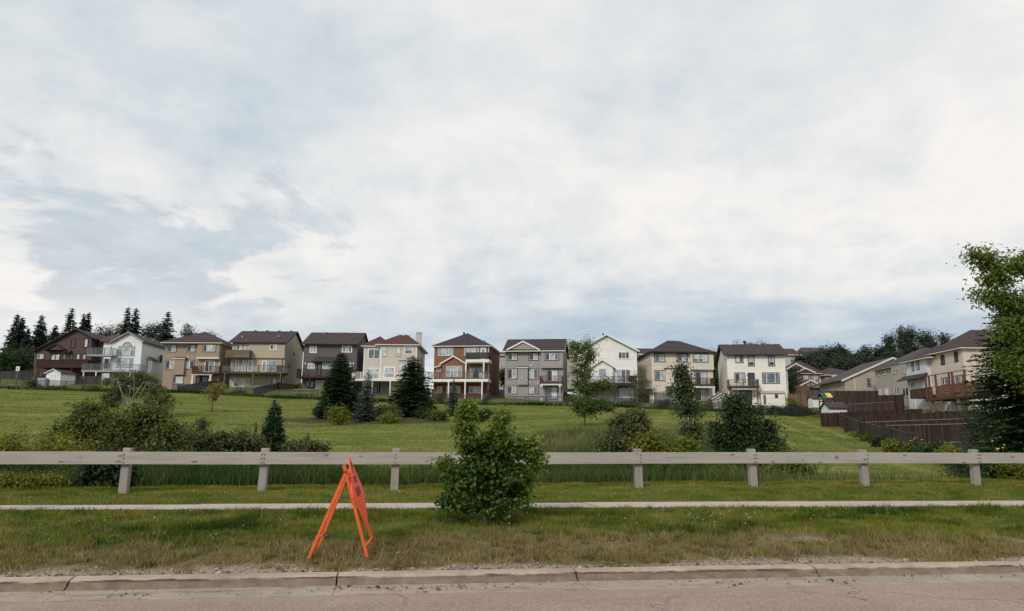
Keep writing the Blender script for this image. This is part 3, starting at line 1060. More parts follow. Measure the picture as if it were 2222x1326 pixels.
def tall_growth():
    # reed bed in the wet bottom of the swale, left half
    n = 120000
    s = rng.uniform(-22, 14, n)
    t = rng.uniform(T_RAIL + 1.7, T_RAIL + 12, n)
    x, y = xy(s, t)
    dens = sm(fbm(s * 0.35, t * 0.5, 121), 0.25, 0.55)
    k = (np.abs(x) < y * 0.7 + 4) & (rng.random(n) < dens * (1 - sm(s, 7.5, 12))) & (t < T_RAIL + 12)
    s, t, x, y = s[k], t[k], x[k], y[k]
    P = np.stack([x, y, elev(x, y) - 0.02], 1)
    u = (t - T_RAIL - 2.4) / 9.6
    H = (0.55 + 1.05 * sm(u, 0.0, 0.40)) * rng.uniform(0.45, 1.15, len(s)) * (0.55 + 0.9 * fbm(s * 0.9, t * 0.9, 131))
    W = rng.uniform(0.012, 0.026, len(s))
    V, F, q = blades(P, H, W, rng.uniform(0.05, 0.75, len(s)), rng, seg=2)
    tint = np.clip(0.32 + 1.5 * (fbm(s * 0.4, t * 0.7, 141) - 0.5) + rng.normal(0, 0.14, len(s)) + 0.34 * (1 - sm(u, 0, 0.22)), 0, 1)
    tag(np_mesh('reed_bed', V, F, M_REED, None, {'tint': np.repeat(tint, q)}, kind='stuff'), 'dark green reeds in the wet swale behind the timber rail', 'reeds')
    # long rough grass up the lower field edge
    n = 300000
    x = rng.uniform(-36, 34, n)
    y = rng.uniform(19, 66, n)
    k = (np.abs(x) < y * 0.7 + 4) & (rng.random(n) < long_mask(x, y))
    x, y = x[k], y[k]
    P = np.stack([x, y, elev(x, y) - 0.02], 1)
    H = rng.uniform(0.16, 0.5, len(x)) * (0.5 + fbm(x * 0.5, y * 0.5, 151))
    V, F, q = blades(P, H, rng.uniform(0.012, 0.03, len(x)), rng.uniform(0.1, 0.7, len(x)), rng)
    tint = np.clip(0.42 + 1.2 * (fbm(x * 0.25, y * 0.25, 161) - 0.5) + rng.normal(0, 0.15, len(x)), 0, 1)
    tag(np_mesh('long_grass', V, F, M_LONG, None, {'tint': np.repeat(tint, q)}, kind='stuff'), 'rough unmown grass on the lower edge of the field', 'long grass')
    # weedy clumps on the unmown patch in the middle of the slope
    n = 26000
    x = rng.normal(9, 5.5, n)
    y = rng.normal(48, 9, n)
    k = (rng.random(n) < long_mask(x, y) * sm(fbm(x * 0.5, y * 0.5, 155), .42, .6)) & (y > 24)
    x, y = x[k], y[k]
    P = np.stack([x, y, elev(x, y) - 0.02], 1)
    V, F, q = blades(P, rng.uniform(0.35, 0.85, len(x)), rng.uniform(0.02, 0.05, len(x)), rng.uniform(0.1, 0.6, len(x)), rng, seg=2)
    tint = np.clip(0.5 + 1.6 * (fbm(x * 0.3, y * 0.3, 156) - 0.5) + rng.normal(0, 0.15, len(x)), 0, 1)
    tag(np_mesh('tall_weeds', V, F, M_LONG, None, {'tint': np.repeat(tint, q)}, kind='stuff'), 'tall tan and green weeds on the unmown slope', 'weeds')
    # strip the mower cannot reach, along the chain link fences
    n = 15000
    px_ = rng.uniform(-20, 1790, n)
    yy = 116.3 + rng.normal(0, 0.35, n) - 1.6 * sm(px_, 1500, 1772)
    x = (px_ - CX) / FPX * yy * 1.015
    k = rng.random(n) < 0.25 + 0.75 * sm(fbm(x * 0.25, yy * 0, 191), .4, .65)
    x, yy = x[k], yy[k]
    P = np.stack([x, yy, elev(x, yy) - 0.02], 1)
    V, F, q = blades(P, rng.uniform(0.25, 0.75, len(x)), rng.uniform(0.05, 0.13, len(x)), rng.uniform(0.1, 0.7, len(x)), rng, seg=2)
    tint = np.clip(0.25 + 1.3 * (fbm(x * 0.2, yy, 192) - 0.5) + rng.normal(0, 0.12, len(x)), 0, 1)
    tag(np_mesh('fence_weeds', V, F, M_REED, None, {'tint': np.repeat(tint, q)}, kind='stuff'), 'unmown dark grass along the foot of the yard fences', 'weeds')
    # short tufts across the mown hillside
    n = 280000
    y = 26 + 104 * rng.random(n) ** 0.8
    x = rng.uniform(-1, 1, n) * (y * 0.72 + 4)
    k = rng.random(n) > long_mask(x, y)
    x, y = x[k], y[k]
    s, t = st(x, y)
    k = t > T_RAIL + 2
    x, y, s, t = x[k], y[k], s[k], t[k]
    P = np.stack([x, y, elev(x, y) - 0.02], 1)
    V, F, q = blades(P, rng.uniform(0.04, 0.11, len(x)), rng.uniform(0.03, 0.085, len(x)), rng.uniform(0.2, 0.9, len(x)), rng)
    tint = np.clip(0.46 + 2.5 * (fbm(s * 0.035, t * 0.18, 171, 5) - 0.5) + 0.6 * (fbm(s * 0.3, t * 1.6, 172) - 0.5) + rng.normal(0, 0.10, len(x)), 0, 1)
    ga, gb = ground_hit(1690, 915), ground_hit(1850, 975)
    dv = np.array([gb.x - ga.x, gb.y - ga.y]) / math.hypot(gb.x - ga.x, gb.y - ga.y)
    qd = -x * dv[1] + y * dv[0]
    trk = sm(x / y, 0.30, 0.36) * (1 - sm(x, 46, 50))
    wob = fbm(x * 0.05, y * 0.05, 173) * 6
    r1 = np.sin(qd * 2 * np.pi / 3.4 + 0.8 * fbm(x * 0.1, y * 0.1, 174))
    r2 = np.sin(t * 0.75 + wob * 1.5 + s * 0.10 * np.sign(-s))
    tint = tint - 0.30 * sm(y, 117, 119)
    tint = tint + 0.6 * trk * sm(r1, 0.25, 0.95) * sm(fbm(x * .12, y * .12, 175), .25, .5) + 0.30 * (1 - trk) * sm(r2, -0.2, 0.95) - 0.12
    tint = np.clip(tint, 0, 1)
    M = leaf_mat('field_blades', [(0.058, 0.092, 0.010), (0.102, 0.132, 0.016), (0.155, 0.17, 0.028), (0.215, 0.202, 0.048), (0.30, 0.24, 0.092)], 0.15, 0.8, 0.08)
    tag(np_mesh('field_grass', V, F, M, None, {'tint': np.repeat(tint, q)}, kind='stuff'), 'mown grass covering the hillside below the houses', 'grass')


tall_growth()

# ---------------------------------------------------------------- timber guard rail
W_RAIL = wood('weathered_rail', (0.36, 0.325, 0.285), 0.2, 0, 1.0, knots=0.8)
W_POST = wood('weathered_post', (0.30, 0.265, 0.24), 0.22, 2, 1.0, knots=0.35)
M_BOLT = paint('rusty_bolt', (0.06, 0.045, 0.04), 0.3, 20, metal=0.3)


def guard_rail():
    pxs = [275, 573, 858, 1124, 1385, 1632, 1873, 2113]
    ss = []
    for p in pxs:
        q = at_t(p, 1000, T_RAIL)
        ss.append(st(q.x, q.y)[0])
    d = (ss[-1] - ss[0]) / 7
    ss = [ss[0] - 2 * d, ss[0] - d] + ss + [ss[-1] + d, ss[-1] + 2 * d, ss[-1] + 3 * d]
    root = thing('timber_guard_rail', 'weathered grey timber guard rail of single beams on square posts', 'guard rail', (0, 0, 0), TH)
    rr = random.Random(9)
    ztop = lambda s: float(line_z(Q_TOP, s))
    for i, s in enumerate(ss):
        x, y = xy(s, T_RAIL)
        zb = ez(x, y)
        tp = ztop(s) + 0.085 + rr.uniform(-0.012, 0.015)
        lean = rr.uniform(-0.028, 0.028)
        w = 0.088
        # chamfered square post, slightly out of plumb
        mbp = MB()
        b = len(mbp.v)
        ch = 0.015
        ring = [(-w, -w + ch), (-w + ch, -w), (w - ch, -w), (w, -w + ch), (w, w - ch), (w - ch, w), (-w + ch, w), (-w, w - ch)]
        lev = [(zb - 0.35, 1.0), (tp - 0.02, 1.0), (tp, 0.88)]
        for z, k in lev:
            for (rx, ry) in ring:
                mbp.v.append((s + rx * k + lean * (z - zb), T_RAIL + ry * k, z))
        for a in range(2):
            for k in range(8):
                k2 = (k + 1) % 8
                mbp.f.append((a * 8 + k, a * 8 + k2, a * 8 + 8 + k2, a * 8 + 8 + k))
        mbp.f.append(tuple(16 + k for k in range(8)))
        po = mbp.build('post', W_POST, root)
        joint = i % 2 == 1                     # beams are butted on every second post
        for k in range(3):
            for off in ((-0.03, 0.035) if joint else (0.0,)):
                z = ztop(s) - 0.055 - k * 0.085
                bx = s + off + rr.uniform(-0.006, 0.006)
                MB().tube([(bx, T_RAIL - 0.192, z), (bx, T_RAIL - 0.203, z)], 0.013, 8).build('bolt', M_BOLT, po)
    for i in range(1, len(ss) - 2, 2):
        a, b = ss[i] + 0.003, ss[i + 2] - 0.003
        mbr = MB()
        za, zb_ = ztop(a), ztop(b)
        N = 8
        ring = [(-0.19, -0.262), (-0.096, -0.262), (-0.096, -0.008), (-0.104, 0.0), (-0.182, 0.0), (-0.19, -0.008)]
        for k in range(N + 1):
            u = k / N
            sx = a + (b - a) * u
            wob = 0.006 * math.sin(u * 3.1 + i)
            for (ry, rz) in ring:
                mbr.v.append((sx, T_RAIL + ry + wob * 0.5 * math.sin(u * 3.14), ztop(sx) + rz + wob))
        n = len(ring)
        for k in range(N):
            for j in range(n):
                j2 = (j + 1) % n
                mbr.f.append((k * n + j, k * n + j2, (k + 1) * n + j2, (k + 1) * n + j))
        mbr.f += [tuple(range(n)), tuple(N * n + j for j in range(n))]
        mbr.build('rail', W_RAIL, root)


guard_rail()

# ---------------------------------------------------------------- folding A-frame road sign
M_ORANGE = paint('orange_frame', (0.66, 0.115, 0.022), 0.15, 6, 0.55)
M_ORED = paint('orange_inner', (0.66, 0.115, 0.022), 0.15, 6, 0.55)


def fluo():
    mt, t = new_mat('fluorescent_panel')
    v = oc(t)
    n = t.noise(v, 3, 4, 0.6)
    c = t.ramp(n, [(0.3, (1.0, 0.085, 0.03)), (0.7, (1.0, 0.13, 0.055))])
    finish(t, c, 0.45, n, 0.05, 0.01, spec=0.4)
    return mt


def road_sign():
    nearR = at_z(797, 1209, 0.0)
    # feet on the dry verge: march to the ground
    def foot(px, py):
        p = at_z(px, py, 0.25)
        for _ in range(6):
            p = at_z(px, py, ez(p.x, p.y))
        return p
    fr, fl = foot(797, 1209), foot(670, 1211)
    far_r, far_l = foot(813, 1187), foot(689, 1193)
    root = thing('road_work_sign', 'orange folding A-frame road sign with diamond panel on the verge', 'road sign', tuple((fr + fl) / 2))
    o = root.location.copy()
    L = lambda p: Vector(p) - o
    # hinge line above the middle, running away from the camera
    yh = (fr.y + fl.y) / 2 + 0.02
    yh2 = (far_r.y + far_l.y) / 2
    topn = at_y(750.0, 1024, yh)
    topf = at_y(757.5, 1030, yh2)
    topf.z = topn.z
    ext = 1.085
    rn = L(fr) + (L(topn) - L(fr)) * ext
    rf = L(far_r) + (L(topf) - L(far_r)) * 1.02
    for nm, a, b in (('leg', L(fr), rn), ('leg', L(far_r), rf), ('leg', L(fl), L(topn) + Vector((0.0, 0.04, 0.0))), ('leg', L(far_l), L(topf) - Vector((0.0, 0.04, 0)))):
        m_ = MB().bar(a, b, 0.042, 0.036, (0, 1, 0))
        m_.build(nm, M_ORANGE, root)
    # cross bars low on each frame
    def cross(a, at, b, bt, k, mat):
        p, q = a + (at - a) * k, b + (bt - b) * k
        MB().bar(p, q, 0.035, 0.02, (0, 0, 1)).build('cross_bar', mat, root)
    cross(L(fr), L(topn), L(far_r), L(topf), 0.115, M_ORANGE)
    cross(L(fl), L(topn), L(far_l), L(topf), 0.20, M_ORANGE)
    cross(L(fr), L(topn), L(far_r), L(topf), 0.93, M_ORANGE)
    for p in (L(topn), L(topf)):
        MB().tube([p - Vector((0, 0.035, 0)), p + Vector((0, 0.035, 0))], 0.014, 8).build('hinge_bolt', M_BOLT, root)
    # diamond panel lying against the outer face of the right-hand frame
    mid_y = (fr.y + far_r.y) / 2
    up_d = ((L(topn) + L(topf)) - (L(fr) + L(far_r))).normalized()
    acr = (L(far_r) - L(fr))
    acr = (acr - up_d * acr.dot(up_d)).normalized()
    # swing the panel a little so that its face shows
    nrm = up_d.cross(acr).normalized()
    if nrm.x < 0:
        nrm = -nrm
    acr = (acr + nrm * 0.07).normalized()
    nrm = up_d.cross(acr).normalized()
    if nrm.x < 0:
        nrm = -nrm
    top = L(at_y(750.3, 989, mid_y))
    bot = L(at_y(794.5, 1160, mid_y))
    up_d = (top - bot).normalized()
    h0 = (top - bot).length / 2
    acr = L(at_y(785, 1066, mid_y + h0 * 0.98)) - L(at_y(760.5, 1080, mid_y - h0 * 0.98))
    acr = (acr - up_d * acr.dot(up_d)).normalized()
    nrm = up_d.cross(acr).normalized()
    if nrm.x < 0:
        nrm = -nrm
    c = (top + bot) / 2 + nrm * 0.035
    h = (top - bot).length / 2
    r = 0.035
    P = lambda a, b, k=0.0: c + acr * (a * h) + up_d * (b * h) + nrm * k
    out = []
    for (a, b) in ((0, 1), (1, 0), (0, -1), (-1, 0)):
        tx, ty = -b * r, a * r
        out += [(a * (1 - r) + tx * 0 - (b * r), b * (1 - r) + (a * r)), (a * (1 - r) + (b * r), b * (1 - r) - (a * r))]
    mbp = MB()
    n = len(out)
    for k in (0.0, 0.012):
        mbp.v += [tuple(P(a, b, k)) for a, b in out]
    mbp.f += [tuple(range(n)), tuple(n + i for i in range(n))[::-1]]
    for i in range(n):
        j = (i + 1) % n
        mbp.f.append((i, j, n + j, n + i))
    po = mbp.build('panel', fluo(), root)
    DK = paint('faded_print', (0.36, 0.05, 0.03), 0.25, 25)
    DB = paint('dark_print', (0.16, 0.035, 0.028), 0.25, 25)

    def patch(nm, pts, mt, k=0.0165):
        m_ = MB()
        m_.v += [tuple(P(a, b, 0.0135)) for a, b in pts] + [tuple(P(a, b, k)) for a, b in pts]
        q = len(pts)
        m_.f += [tuple(range(q)), tuple(q + i for i in range(q))[::-1]] + [(i, (i + 1) % q, q + (i + 1) % q, q + i) for i in range(q)]
        m_.build(nm, mt, po)
    patch('printed_patch', [(-0.36, -0.06), (0.30, -0.02), (0.30, 0.20), (-0.36, 0.16)], DK)
    patch('printed_patch', [(-0.20, 0.28), (0.22, 0.30), (0.22, 0.47), (-0.20, 0.45)], DK)
    patch('printed_mark', [(-0.10, 0.66), (0.12, 0.66), (0.10, 0.79), (0.0, 0.83)], DB)
    patch('printed_mark', [(-0.02, 0.53), (0.05, 0.53), (0.05, 0.66), (-0.02, 0.66)], DB)


road_sign()

# ---------------------------------------------------------------- trees and shrubs
def foliage(name, stops, trans=0.25, rough=0.55, spec=0.2):
    return leaf_mat(name, [tuple(c * 1.25 for c in q) for q in stops], min(0.5, trans * 1.6), rough, spec)


LM = {
    'bush': foliage('bush_leaf', [(0.016, 0.038, 0.007), (0.036, 0.075, 0.012), (0.075, 0.128, 0.019), (0.155, 0.205, 0.032), (0.33, 0.34, 0.05)], 0.3, 0.45, 0.35),
    'maple': foliage('maple_leaf', [(0.04, 0.072, 0.013), (0.07, 0.112, 0.020), (0.115, 0.165, 0.032), (0.18, 0.22, 0.055), (0.26, 0.26, 0.075)], 0.3, 0.5),
    'willow': foliage('willow_leaf', [(0.03, 0.042, 0.008), (0.06, 0.076, 0.015), (0.095, 0.112, 0.024), (0.14, 0.148, 0.038), (0.20, 0.185, 0.055)], 0.2, 0.6),
    'grey': foliage('grey_leaf', [(0.045, 0.052, 0.018), (0.08, 0.088, 0.032), (0.118, 0.12, 0.047), (0.165, 0.158, 0.07)], 0.2, 0.6),
    'weed': foliage('weed_leaf', [(0.05, 0.078, 0.010), (0.095, 0.125, 0.015), (0.15, 0.168, 0.022), (0.215, 0.205, 0.03), (0.32, 0.25, 0.035)], 0.25, 0.6),
    'dark': foliage('dark_leaf', [(0.012, 0.026, 0.010), (0.022, 0.042, 0.015), (0.038, 0.064, 0.022), (0.06, 0.088, 0.03)], 0.2, 0.55),
    'pine': foliage('pine_needle', [(0.013, 0.029, 0.014), (0.024, 0.048, 0.021), (0.040, 0.070, 0.028), (0.064, 0.096, 0.038)], 0.12, 0.6),
    'spruce': foliage('spruce_needle', [(0.017, 0.030, 0.023), (0.028, 0.046, 0.034), (0.044, 0.066, 0.047), (0.064, 0.088, 0.06)], 0.1, 0.6),
    'blue': foliage('blue_needle', [(0.022, 0.034, 0.032), (0.042, 0.058, 0.055), (0.07, 0.088, 0.082), (0.11, 0.13, 0.118)], 0.1, 0.6),
    'poplar': foliage('poplar_leaf', [(0.026, 0.052, 0.013), (0.048, 0.085, 0.020), (0.085, 0.128, 0.032), (0.16, 0.19, 0.055), (0.27, 0.26, 0.075)], 0.3, 0.5),
    'far': foliage('far_leaf', [(0.022, 0.034, 0.022), (0.036, 0.050, 0.030), (0.052, 0.068, 0.040), (0.075, 0.09, 0.052)], 0.15, 0.6),
    'birchy': foliage('sparse_leaf', [(0.05, 0.062, 0.032), (0.085, 0.098, 0.05), (0.125, 0.135, 0.07), (0.18, 0.18, 0.09)], 0.25, 0.6),
    'dusky': foliage('dusky_leaf', [(0.026, 0.042, 0.016), (0.042, 0.062, 0.024), (0.064, 0.088, 0.036), (0.10, 0.122, 0.055)], 0.3, 0.6),
    'yellow': foliage('yellow_leaf', [(0.12, 0.11, 0.03), (0.18, 0.155, 0.04), (0.24, 0.195, 0.05), (0.16, 0.15, 0.045)], 0.25, 0.6),
}
B_GREY = bark('grey_bark', (0.11, 0.085, 0.065))
B_PALE = bark('pale_bark', (0.34, 0.31, 0.27))
B_DARK = bark('dark_bark', (0.05, 0.038, 0.03))


def broad(name, label, cat, base, blobs, n_leaf, leaf, mat, seed, n_cl=60, cl_r=0.16, trunk=(0.06, 0.02), bk=B_GREY, stems=1,
          tipgrow=0.0, group=None, limb_r=0.35, shell=0.55, aspect=0.62, spread=0.05, flat=0.3, fork=0.25, tint0=0.0, stem_blobs=None):
    """blobs: (x, y, z, rx, ry, rz) ellipsoids in metres above the base; leaf clusters hang on limbs from the stems"""
    r = np.random.default_rng(seed)
    root = thing(name, label, cat, tuple(base), 0, group)
    vol = np.array([b[3] * b[4] * b[5] for b in blobs]) ** 0.6
    pick = np.concatenate([np.repeat(np.arange(len(blobs)), 4), r.choice(len(blobs), max(1, n_cl - 4 * len(blobs)), p=vol / vol.sum())])
    n_cl = len(pick)
    d = r.normal(size=(n_cl, 3))
    d /= np.linalg.norm(d, axis=1, keepdims=True)
    rad = (shell + (1 - shell) * r.random(n_cl)) ** 0.8 * r.uniform(0.72, 1.08, n_cl)
    rad *= np.where(r.random(n_cl) < 0.28, r.random(n_cl), 1)
    B = np.array(blobs)
    cc = B[pick, :3] + d * rad[:, None] * B[pick, 3:]
    cc[:, 2] = np.maximum(cc[:, 2], 0.08)
    H = max(b[2] + b[5] for b in blobs)
    # stems and limbs
    mb = MB()
    tops = []
    for k in range(stems):
        an = 2 * math.pi * (k + r.random() * 0.6) / stems
        sp = 0 if stems == 1 else spread * H * r.uniform(0.6, 1.3)
        ex, ey = math.cos(an) * sp, math.sin(an) * sp
        bl = blobs[k % (stem_blobs or len(blobs))] if stems > 1 else blobs[0]
        tx, ty, tz = bl[0] * 0.8 + ex * 1.8, bl[1] * 0.8 + ey * 1.8, bl[2] + bl[5] * (0.35 if stems == 1 else 0.2)
        pts = []
        for j in range(6):
            u = j / 5
            pts.append((ex * 0.3 + (tx - ex * 0.3) * u ** 1.3 + r.normal() * 0.012 * H * u, ey * 0.3 + (ty - ey * 0.3) * u ** 1.3 + r.normal() * 0.012 * H * u, -0.15 + (tz + 0.15) * u))
        mb.tube(pts, [trunk[0] + (trunk[1] - trunk[0]) * j / 5 for j in range(6)], 7)
        tops.append([Vector(p) for p in pts])
    for c in cc[::max(1, int(n_cl / 60))]:
        c = Vector(c)
        st_ = min(tops, key=lambda q: min((p - c).length for p in q))
        k = min(range(1, 6), key=lambda i: abs(st_[i].z - c.z * (1 - fork)) + 0.2 * (st_[i] - c).length)
        p = st_[k]
        md = (p + c) / 2 + Vector((0, 0, -0.06 * (c - p).length))
        rr = (trunk[1] + (trunk[0] - trunk[1]) * (1 - k / 5)) * limb_r
        mb.tube([p, md, c], [rr, rr * 0.65, rr * 0.25], 5, cap=False)
    mb.build('trunk', bk, root, smooth=True)
    # leaves
    per = r.multinomial(n_leaf, np.full(n_cl, 1 / n_cl))
    ids = np.repeat(np.arange(n_cl), per)
    crad = cl_r * r.uniform(0.6, 1.35, n_cl)
    off = r.normal(size=(n_leaf, 3)) * np.array([1, 1, 0.75]) * crad[ids][:, None]
    P = cc[ids] + off
    P[:, 2] = np.maximum(P[:, 2], 0.03 + 0.05 * r.random(n_leaf))
    ctr = B[pick][:, :3][ids]
    out = (P - ctr) / (np.linalg.norm(P - ctr, axis=1, keepdims=True) + 1e-6)
    sz = leaf * r.uniform(0.6, 1.3, n_leaf)
    V, F, q = leaves(P, sz, r, flat, aspect, out)
    ct = r.random(n_cl)
    tint = 0.18 + tint0 + 0.36 * ct[ids] + 0.26 * r.random(n_leaf)
    if tipgrow:
        # fresh, lighter growth sits at the ends of the longest shoots
        e = np.linalg.norm((P - B[0, :3]) / B[0, 3:], axis=1)
        tint += tipgrow * np.clip(e - 0.85, 0, 0.8) * np.clip((P[:, 2] - B[0, 2]) / B[0, 5] + 0.5, 0.1, 1)
    np_mesh('crown', V, F, mat, root, {'tint': np.clip(tint, 0, 1)})
    return root


def conifer(name, label, base, h, rad, mat, seed, cat='tree', droop=0.25, levels=26, z0=0.05, per=6, power=0.85, spray=0.3, group=None, ragged=0.2, density=1.0, lean=0.0, bk=B_DARK, fill=1800, fsize=None):
    r = np.random.default_rng(seed)
    root = thing(name, label, cat, tuple(base), 0, group)
    top = Vector((lean * h, 0, h))
    MB().tube([(0, 0, -0.2), tuple(top * 0.5), tuple(top)], [0.022 * h, 0.013 * h, 0.003 * h], 7).build('trunk', bk, root, smooth=True)
    Ps, As, Ns, Ls, Ts = [], [], [], [], []
    for k in range(levels):
        u = (k + r.random() * 0.6) / levels
        z = h * (z0 + (1 - z0) * u)
        L0 = rad * (1 - u) ** power + 0.02 * h
        nb = max(3, int(per * (1 - 0.4 * u)))
        a0 = r.random() * 6.28
        for b in range(nb):
            an = a0 + 6.2832 * b / nb + r.normal() * 0.25
            L = L0 * r.uniform(1 - 2 * ragged, 1 + ragged)
            if L < 0.03 * h:
                L = 0.03 * h
            d = np.array([math.cos(an), math.sin(an), 0])
            sd = np.array([-d[1], d[0], 0])
            bt = r.random()
            n = max(3, int(7 * density * (0.5 + L / rad)))
            for j in range(n):
                w = (j + 0.5 + r.normal() * 0.2) / n
                p = np.array([lean * z, 0, z]) + d * L * w + np.array([0, 0, 1]) * L * (-droop * w + droop * 0.75 * w * w + 0.05 * (1 - w))
                sl = L * spray * (1.15 - 0.65 * w) * r.uniform(0.7, 1.25) + 0.012 * h
                for sg in (-1, 1):
                    ax = d * r.uniform(0.45, 0.85) + sd * sg * r.uniform(0.5, 0.9) + np.array([0, 0, -droop * 0.5 + r.normal() * 0.12])
                    ax /= np.linalg.norm(ax)
                    Ps.append(p + ax * sl * 0.45)
                    As.append(ax)
                    Ns.append(np.array([r.normal() * 0.35, r.normal() * 0.35, 1.0]))
                    Ls.append(sl)
                    Ts.append(0.15 + 0.35 * bt + 0.3 * r.random() + 0.2 * w)
    P, A, N, L, T = (np.array(q) for q in (Ps, As, Ns, Ls, Ts))
    N -= A * np.sum(A * N, 1, keepdims=True)
    N /= np.linalg.norm(N, axis=1, keepdims=True)
    Bv = np.cross(N, A)
    Lc = L[:, None]
    V = np.stack([P - A * Lc * .5, P + Bv * Lc * .2 - A * Lc * .05, P + A * Lc * .5 - N * Lc * 0.05, P - Bv * Lc * .2 - A * Lc * .05], 1).reshape(-1, 3)
    F = np.arange(len(P))[:, None] * 4 + np.array([[0, 1, 2, 3]])
    # short shoots filling the inside and the rim of each whorl
    u = 1 - np.sqrt(r.random(fill))
    an = r.uniform(0, 6.2832, fill)
    lobes = 1 + ragged * 0.9 * np.sin(an * 5 + u * levels * 1.7 + seed) + ragged * r.normal(size=fill) * 0.5
    rr = rad * (1 - u) ** power * np.sqrt(r.uniform(0.08, 1.0, fill)) * lobes * 0.98
    Pf = np.stack([rr * np.cos(an) + lean * h * u, rr * np.sin(an), h * (z0 + (1 - z0) * u) - droop * 0.35 * rr], 1)
    fs = (fsize or 0.035 * h) * r.uniform(0.6, 1.4, fill)
    outv = np.stack([np.cos(an), np.sin(an), np.full(fill, -0.2)], 1)
    nr = np.cross(outv, r.normal(size=(fill, 3)))
    nr /= np.linalg.norm(nr, axis=1, keepdims=True)
    ax = outv + r.normal(size=(fill, 3)) * 0.45
    ax -= nr * np.sum(ax * nr, 1, keepdims=True)
    ax /= np.linalg.norm(ax, axis=1, keepdims=True)
    bv = np.cross(nr, ax)
    f1 = fs[:, None]
    Vf = np.stack([Pf - ax * f1 * .5, Pf + bv * f1 * .2, Pf + ax * f1 * .6, Pf - bv * f1 * .2], 1).reshape(-1, 3)
    Ff = np.arange(fill)[:, None] * 4 + np.array([[0, 1, 2, 3]]) + len(V)
    V, F, T = np.concatenate([V, Vf]), np.concatenate([F, Ff]), np.concatenate([T, 0.1 + 0.6 * r.random(fill)])
    np_mesh('crown', V, F, mat, root, {'tint': np.clip(T, 0, 1)})
    return root


def tall(px, py, base):
    """height of a thing standing at base whose top shows at px, py"""
    return at_y(px, py, base.y).z - base.z


def wid(dpx, base):
    return dpx / FPX * base.y * 1.02


# -- the leafy bush on the verge
hb = tall(1000, 868, BUSH)
kx = BUSH.y / FPX
bl = [(0.0, 0, 1.00, 0.60, 0.55, 0.52), (-0.40, -0.05, 0.85, 0.42, 0.45, 0.40), (0.42, 0.0, 0.85, 0.42, 0.45, 0.38), (-0.22, 0.05, 1.35, 0.42, 0.4, 0.28), (0.30, 0.05, 1.38, 0.36, 0.36, 0.26),
      (-0.47, 0.0, 1.62, 0.17, 0.2, 0.26), (-0.50, 0, 1.95, 0.10, 0.12, 0.24), (-0.46, 0, 2.16, 0.06, 0.07, 0.11), (0.17, 0, 1.70, 0.17, 0.2, 0.24), (0.22, 0, 1.96, 0.08, 0.1, 0.16), (0.05, 0.1, 1.6, 0.2, 0.2, 0.16),
      (0.72, 0.05, 1.40, 0.17, 0.2, 0.26), (0.86, 0.0, 1.15, 0.14, 0.15, 0.14), (0.0, 0, 0.48, 0.48, 0.42, 0.24), (0.12, -0.1, 0.28, 0.22, 0.25, 0.12), (-0.80, 0.0, 1.06, 0.20, 0.2, 0.13), (-0.66, 0, 0.72, 0.3, 0.3, 0.16), (-0.74, -0.05, 0.42, 0.26, 0.25, 0.09), (0.45, 0, 0.5, 0.32, 0.3, 0.14), (-0.35, 0, 0.38, 0.3, 0.3, 0.1), (-0.5, 0, 1.8, 0.13, 0.15, 0.2)]
k = hb / 2.27
bl = [tuple(v * k for v in b) for b in bl]
broad('leafy_bush', 'dense green leafy bush standing on the roadside verge', 'bush', BUSH, bl, 14000, 0.078, LM['bush'], 5, n_cl=330, cl_r=0.088, trunk=(0.026, 0.009),
      stems=9, tipgrow=0.42, spread=0.06, shell=0.25, aspect=0.7, bk=B_GREY, limb_r=0.5, tint0=-0.11, stem_blobs=5)

# -- trees by the right end of the rail
b = stand(2222, 23.5)
h = tall(2222, 660, b)
conifer('spruce_tree', 'dark dense spruce behind the timber rail under the tall maple', b, h, wid(122, b), LM['pine'], 12, levels=44, per=9, droop=0.12, spray=0.15, density=3.6, power=0.5, ragged=0.22, z0=0.03, fill=26000, fsize=.085)
b = stand(2306, 21.6)
zc = lambda py: tall(2240, py, b)
bl = [(-0.1, 0, zc(660), 1.05, 1.1, 0.95), (-0.6, 0, zc(775), 1.0, 1.0, 0.65), (-1.35, 0, zc(600), 0.45, 0.4, 0.34), (-1.15, 0.1, zc(650), 0.5, 0.5, 0.38), (-1.85, 0, zc(556), 0.22, 0.2, 0.16), (-1.5, 0, zc(572), 0.3, 0.25, 0.2),
      (-0.75, 0, zc(580), 0.42, 0.4, 0.32), (0.7, 0, zc(640), 1.0, 1.0, 0.9), (0.8, 0.2, zc(800), 1.1, 1.0, 0.8), (-1.1, 0.0, zc(715), 0.65, 0.6, 0.42), (-0.25, 0, zc(565), 0.45, 0.4, 0.4), (-1.75, 0, zc(640), 0.2, 0.2, 0.12), (-0.9, 0, zc(690), 0.7, 0.6, 0.5), (-1.0, -0.2, zc(800), 0.6, 0.5, 0.4), (-0.5, -0.2, zc(850), 0.6, 0.5, 0.4)]
broad('maple_tree', 'tall light green maple with spiky leaf sprays at the right end of the rail', 'tree', b, bl, 23000, 0.125, LM['maple'], 8, n_cl=260, cl_r=0.19, trunk=(0.09, 0.02), aspect=0.5, limb_r=0.25, shell=0.35, tipgrow=0.15)
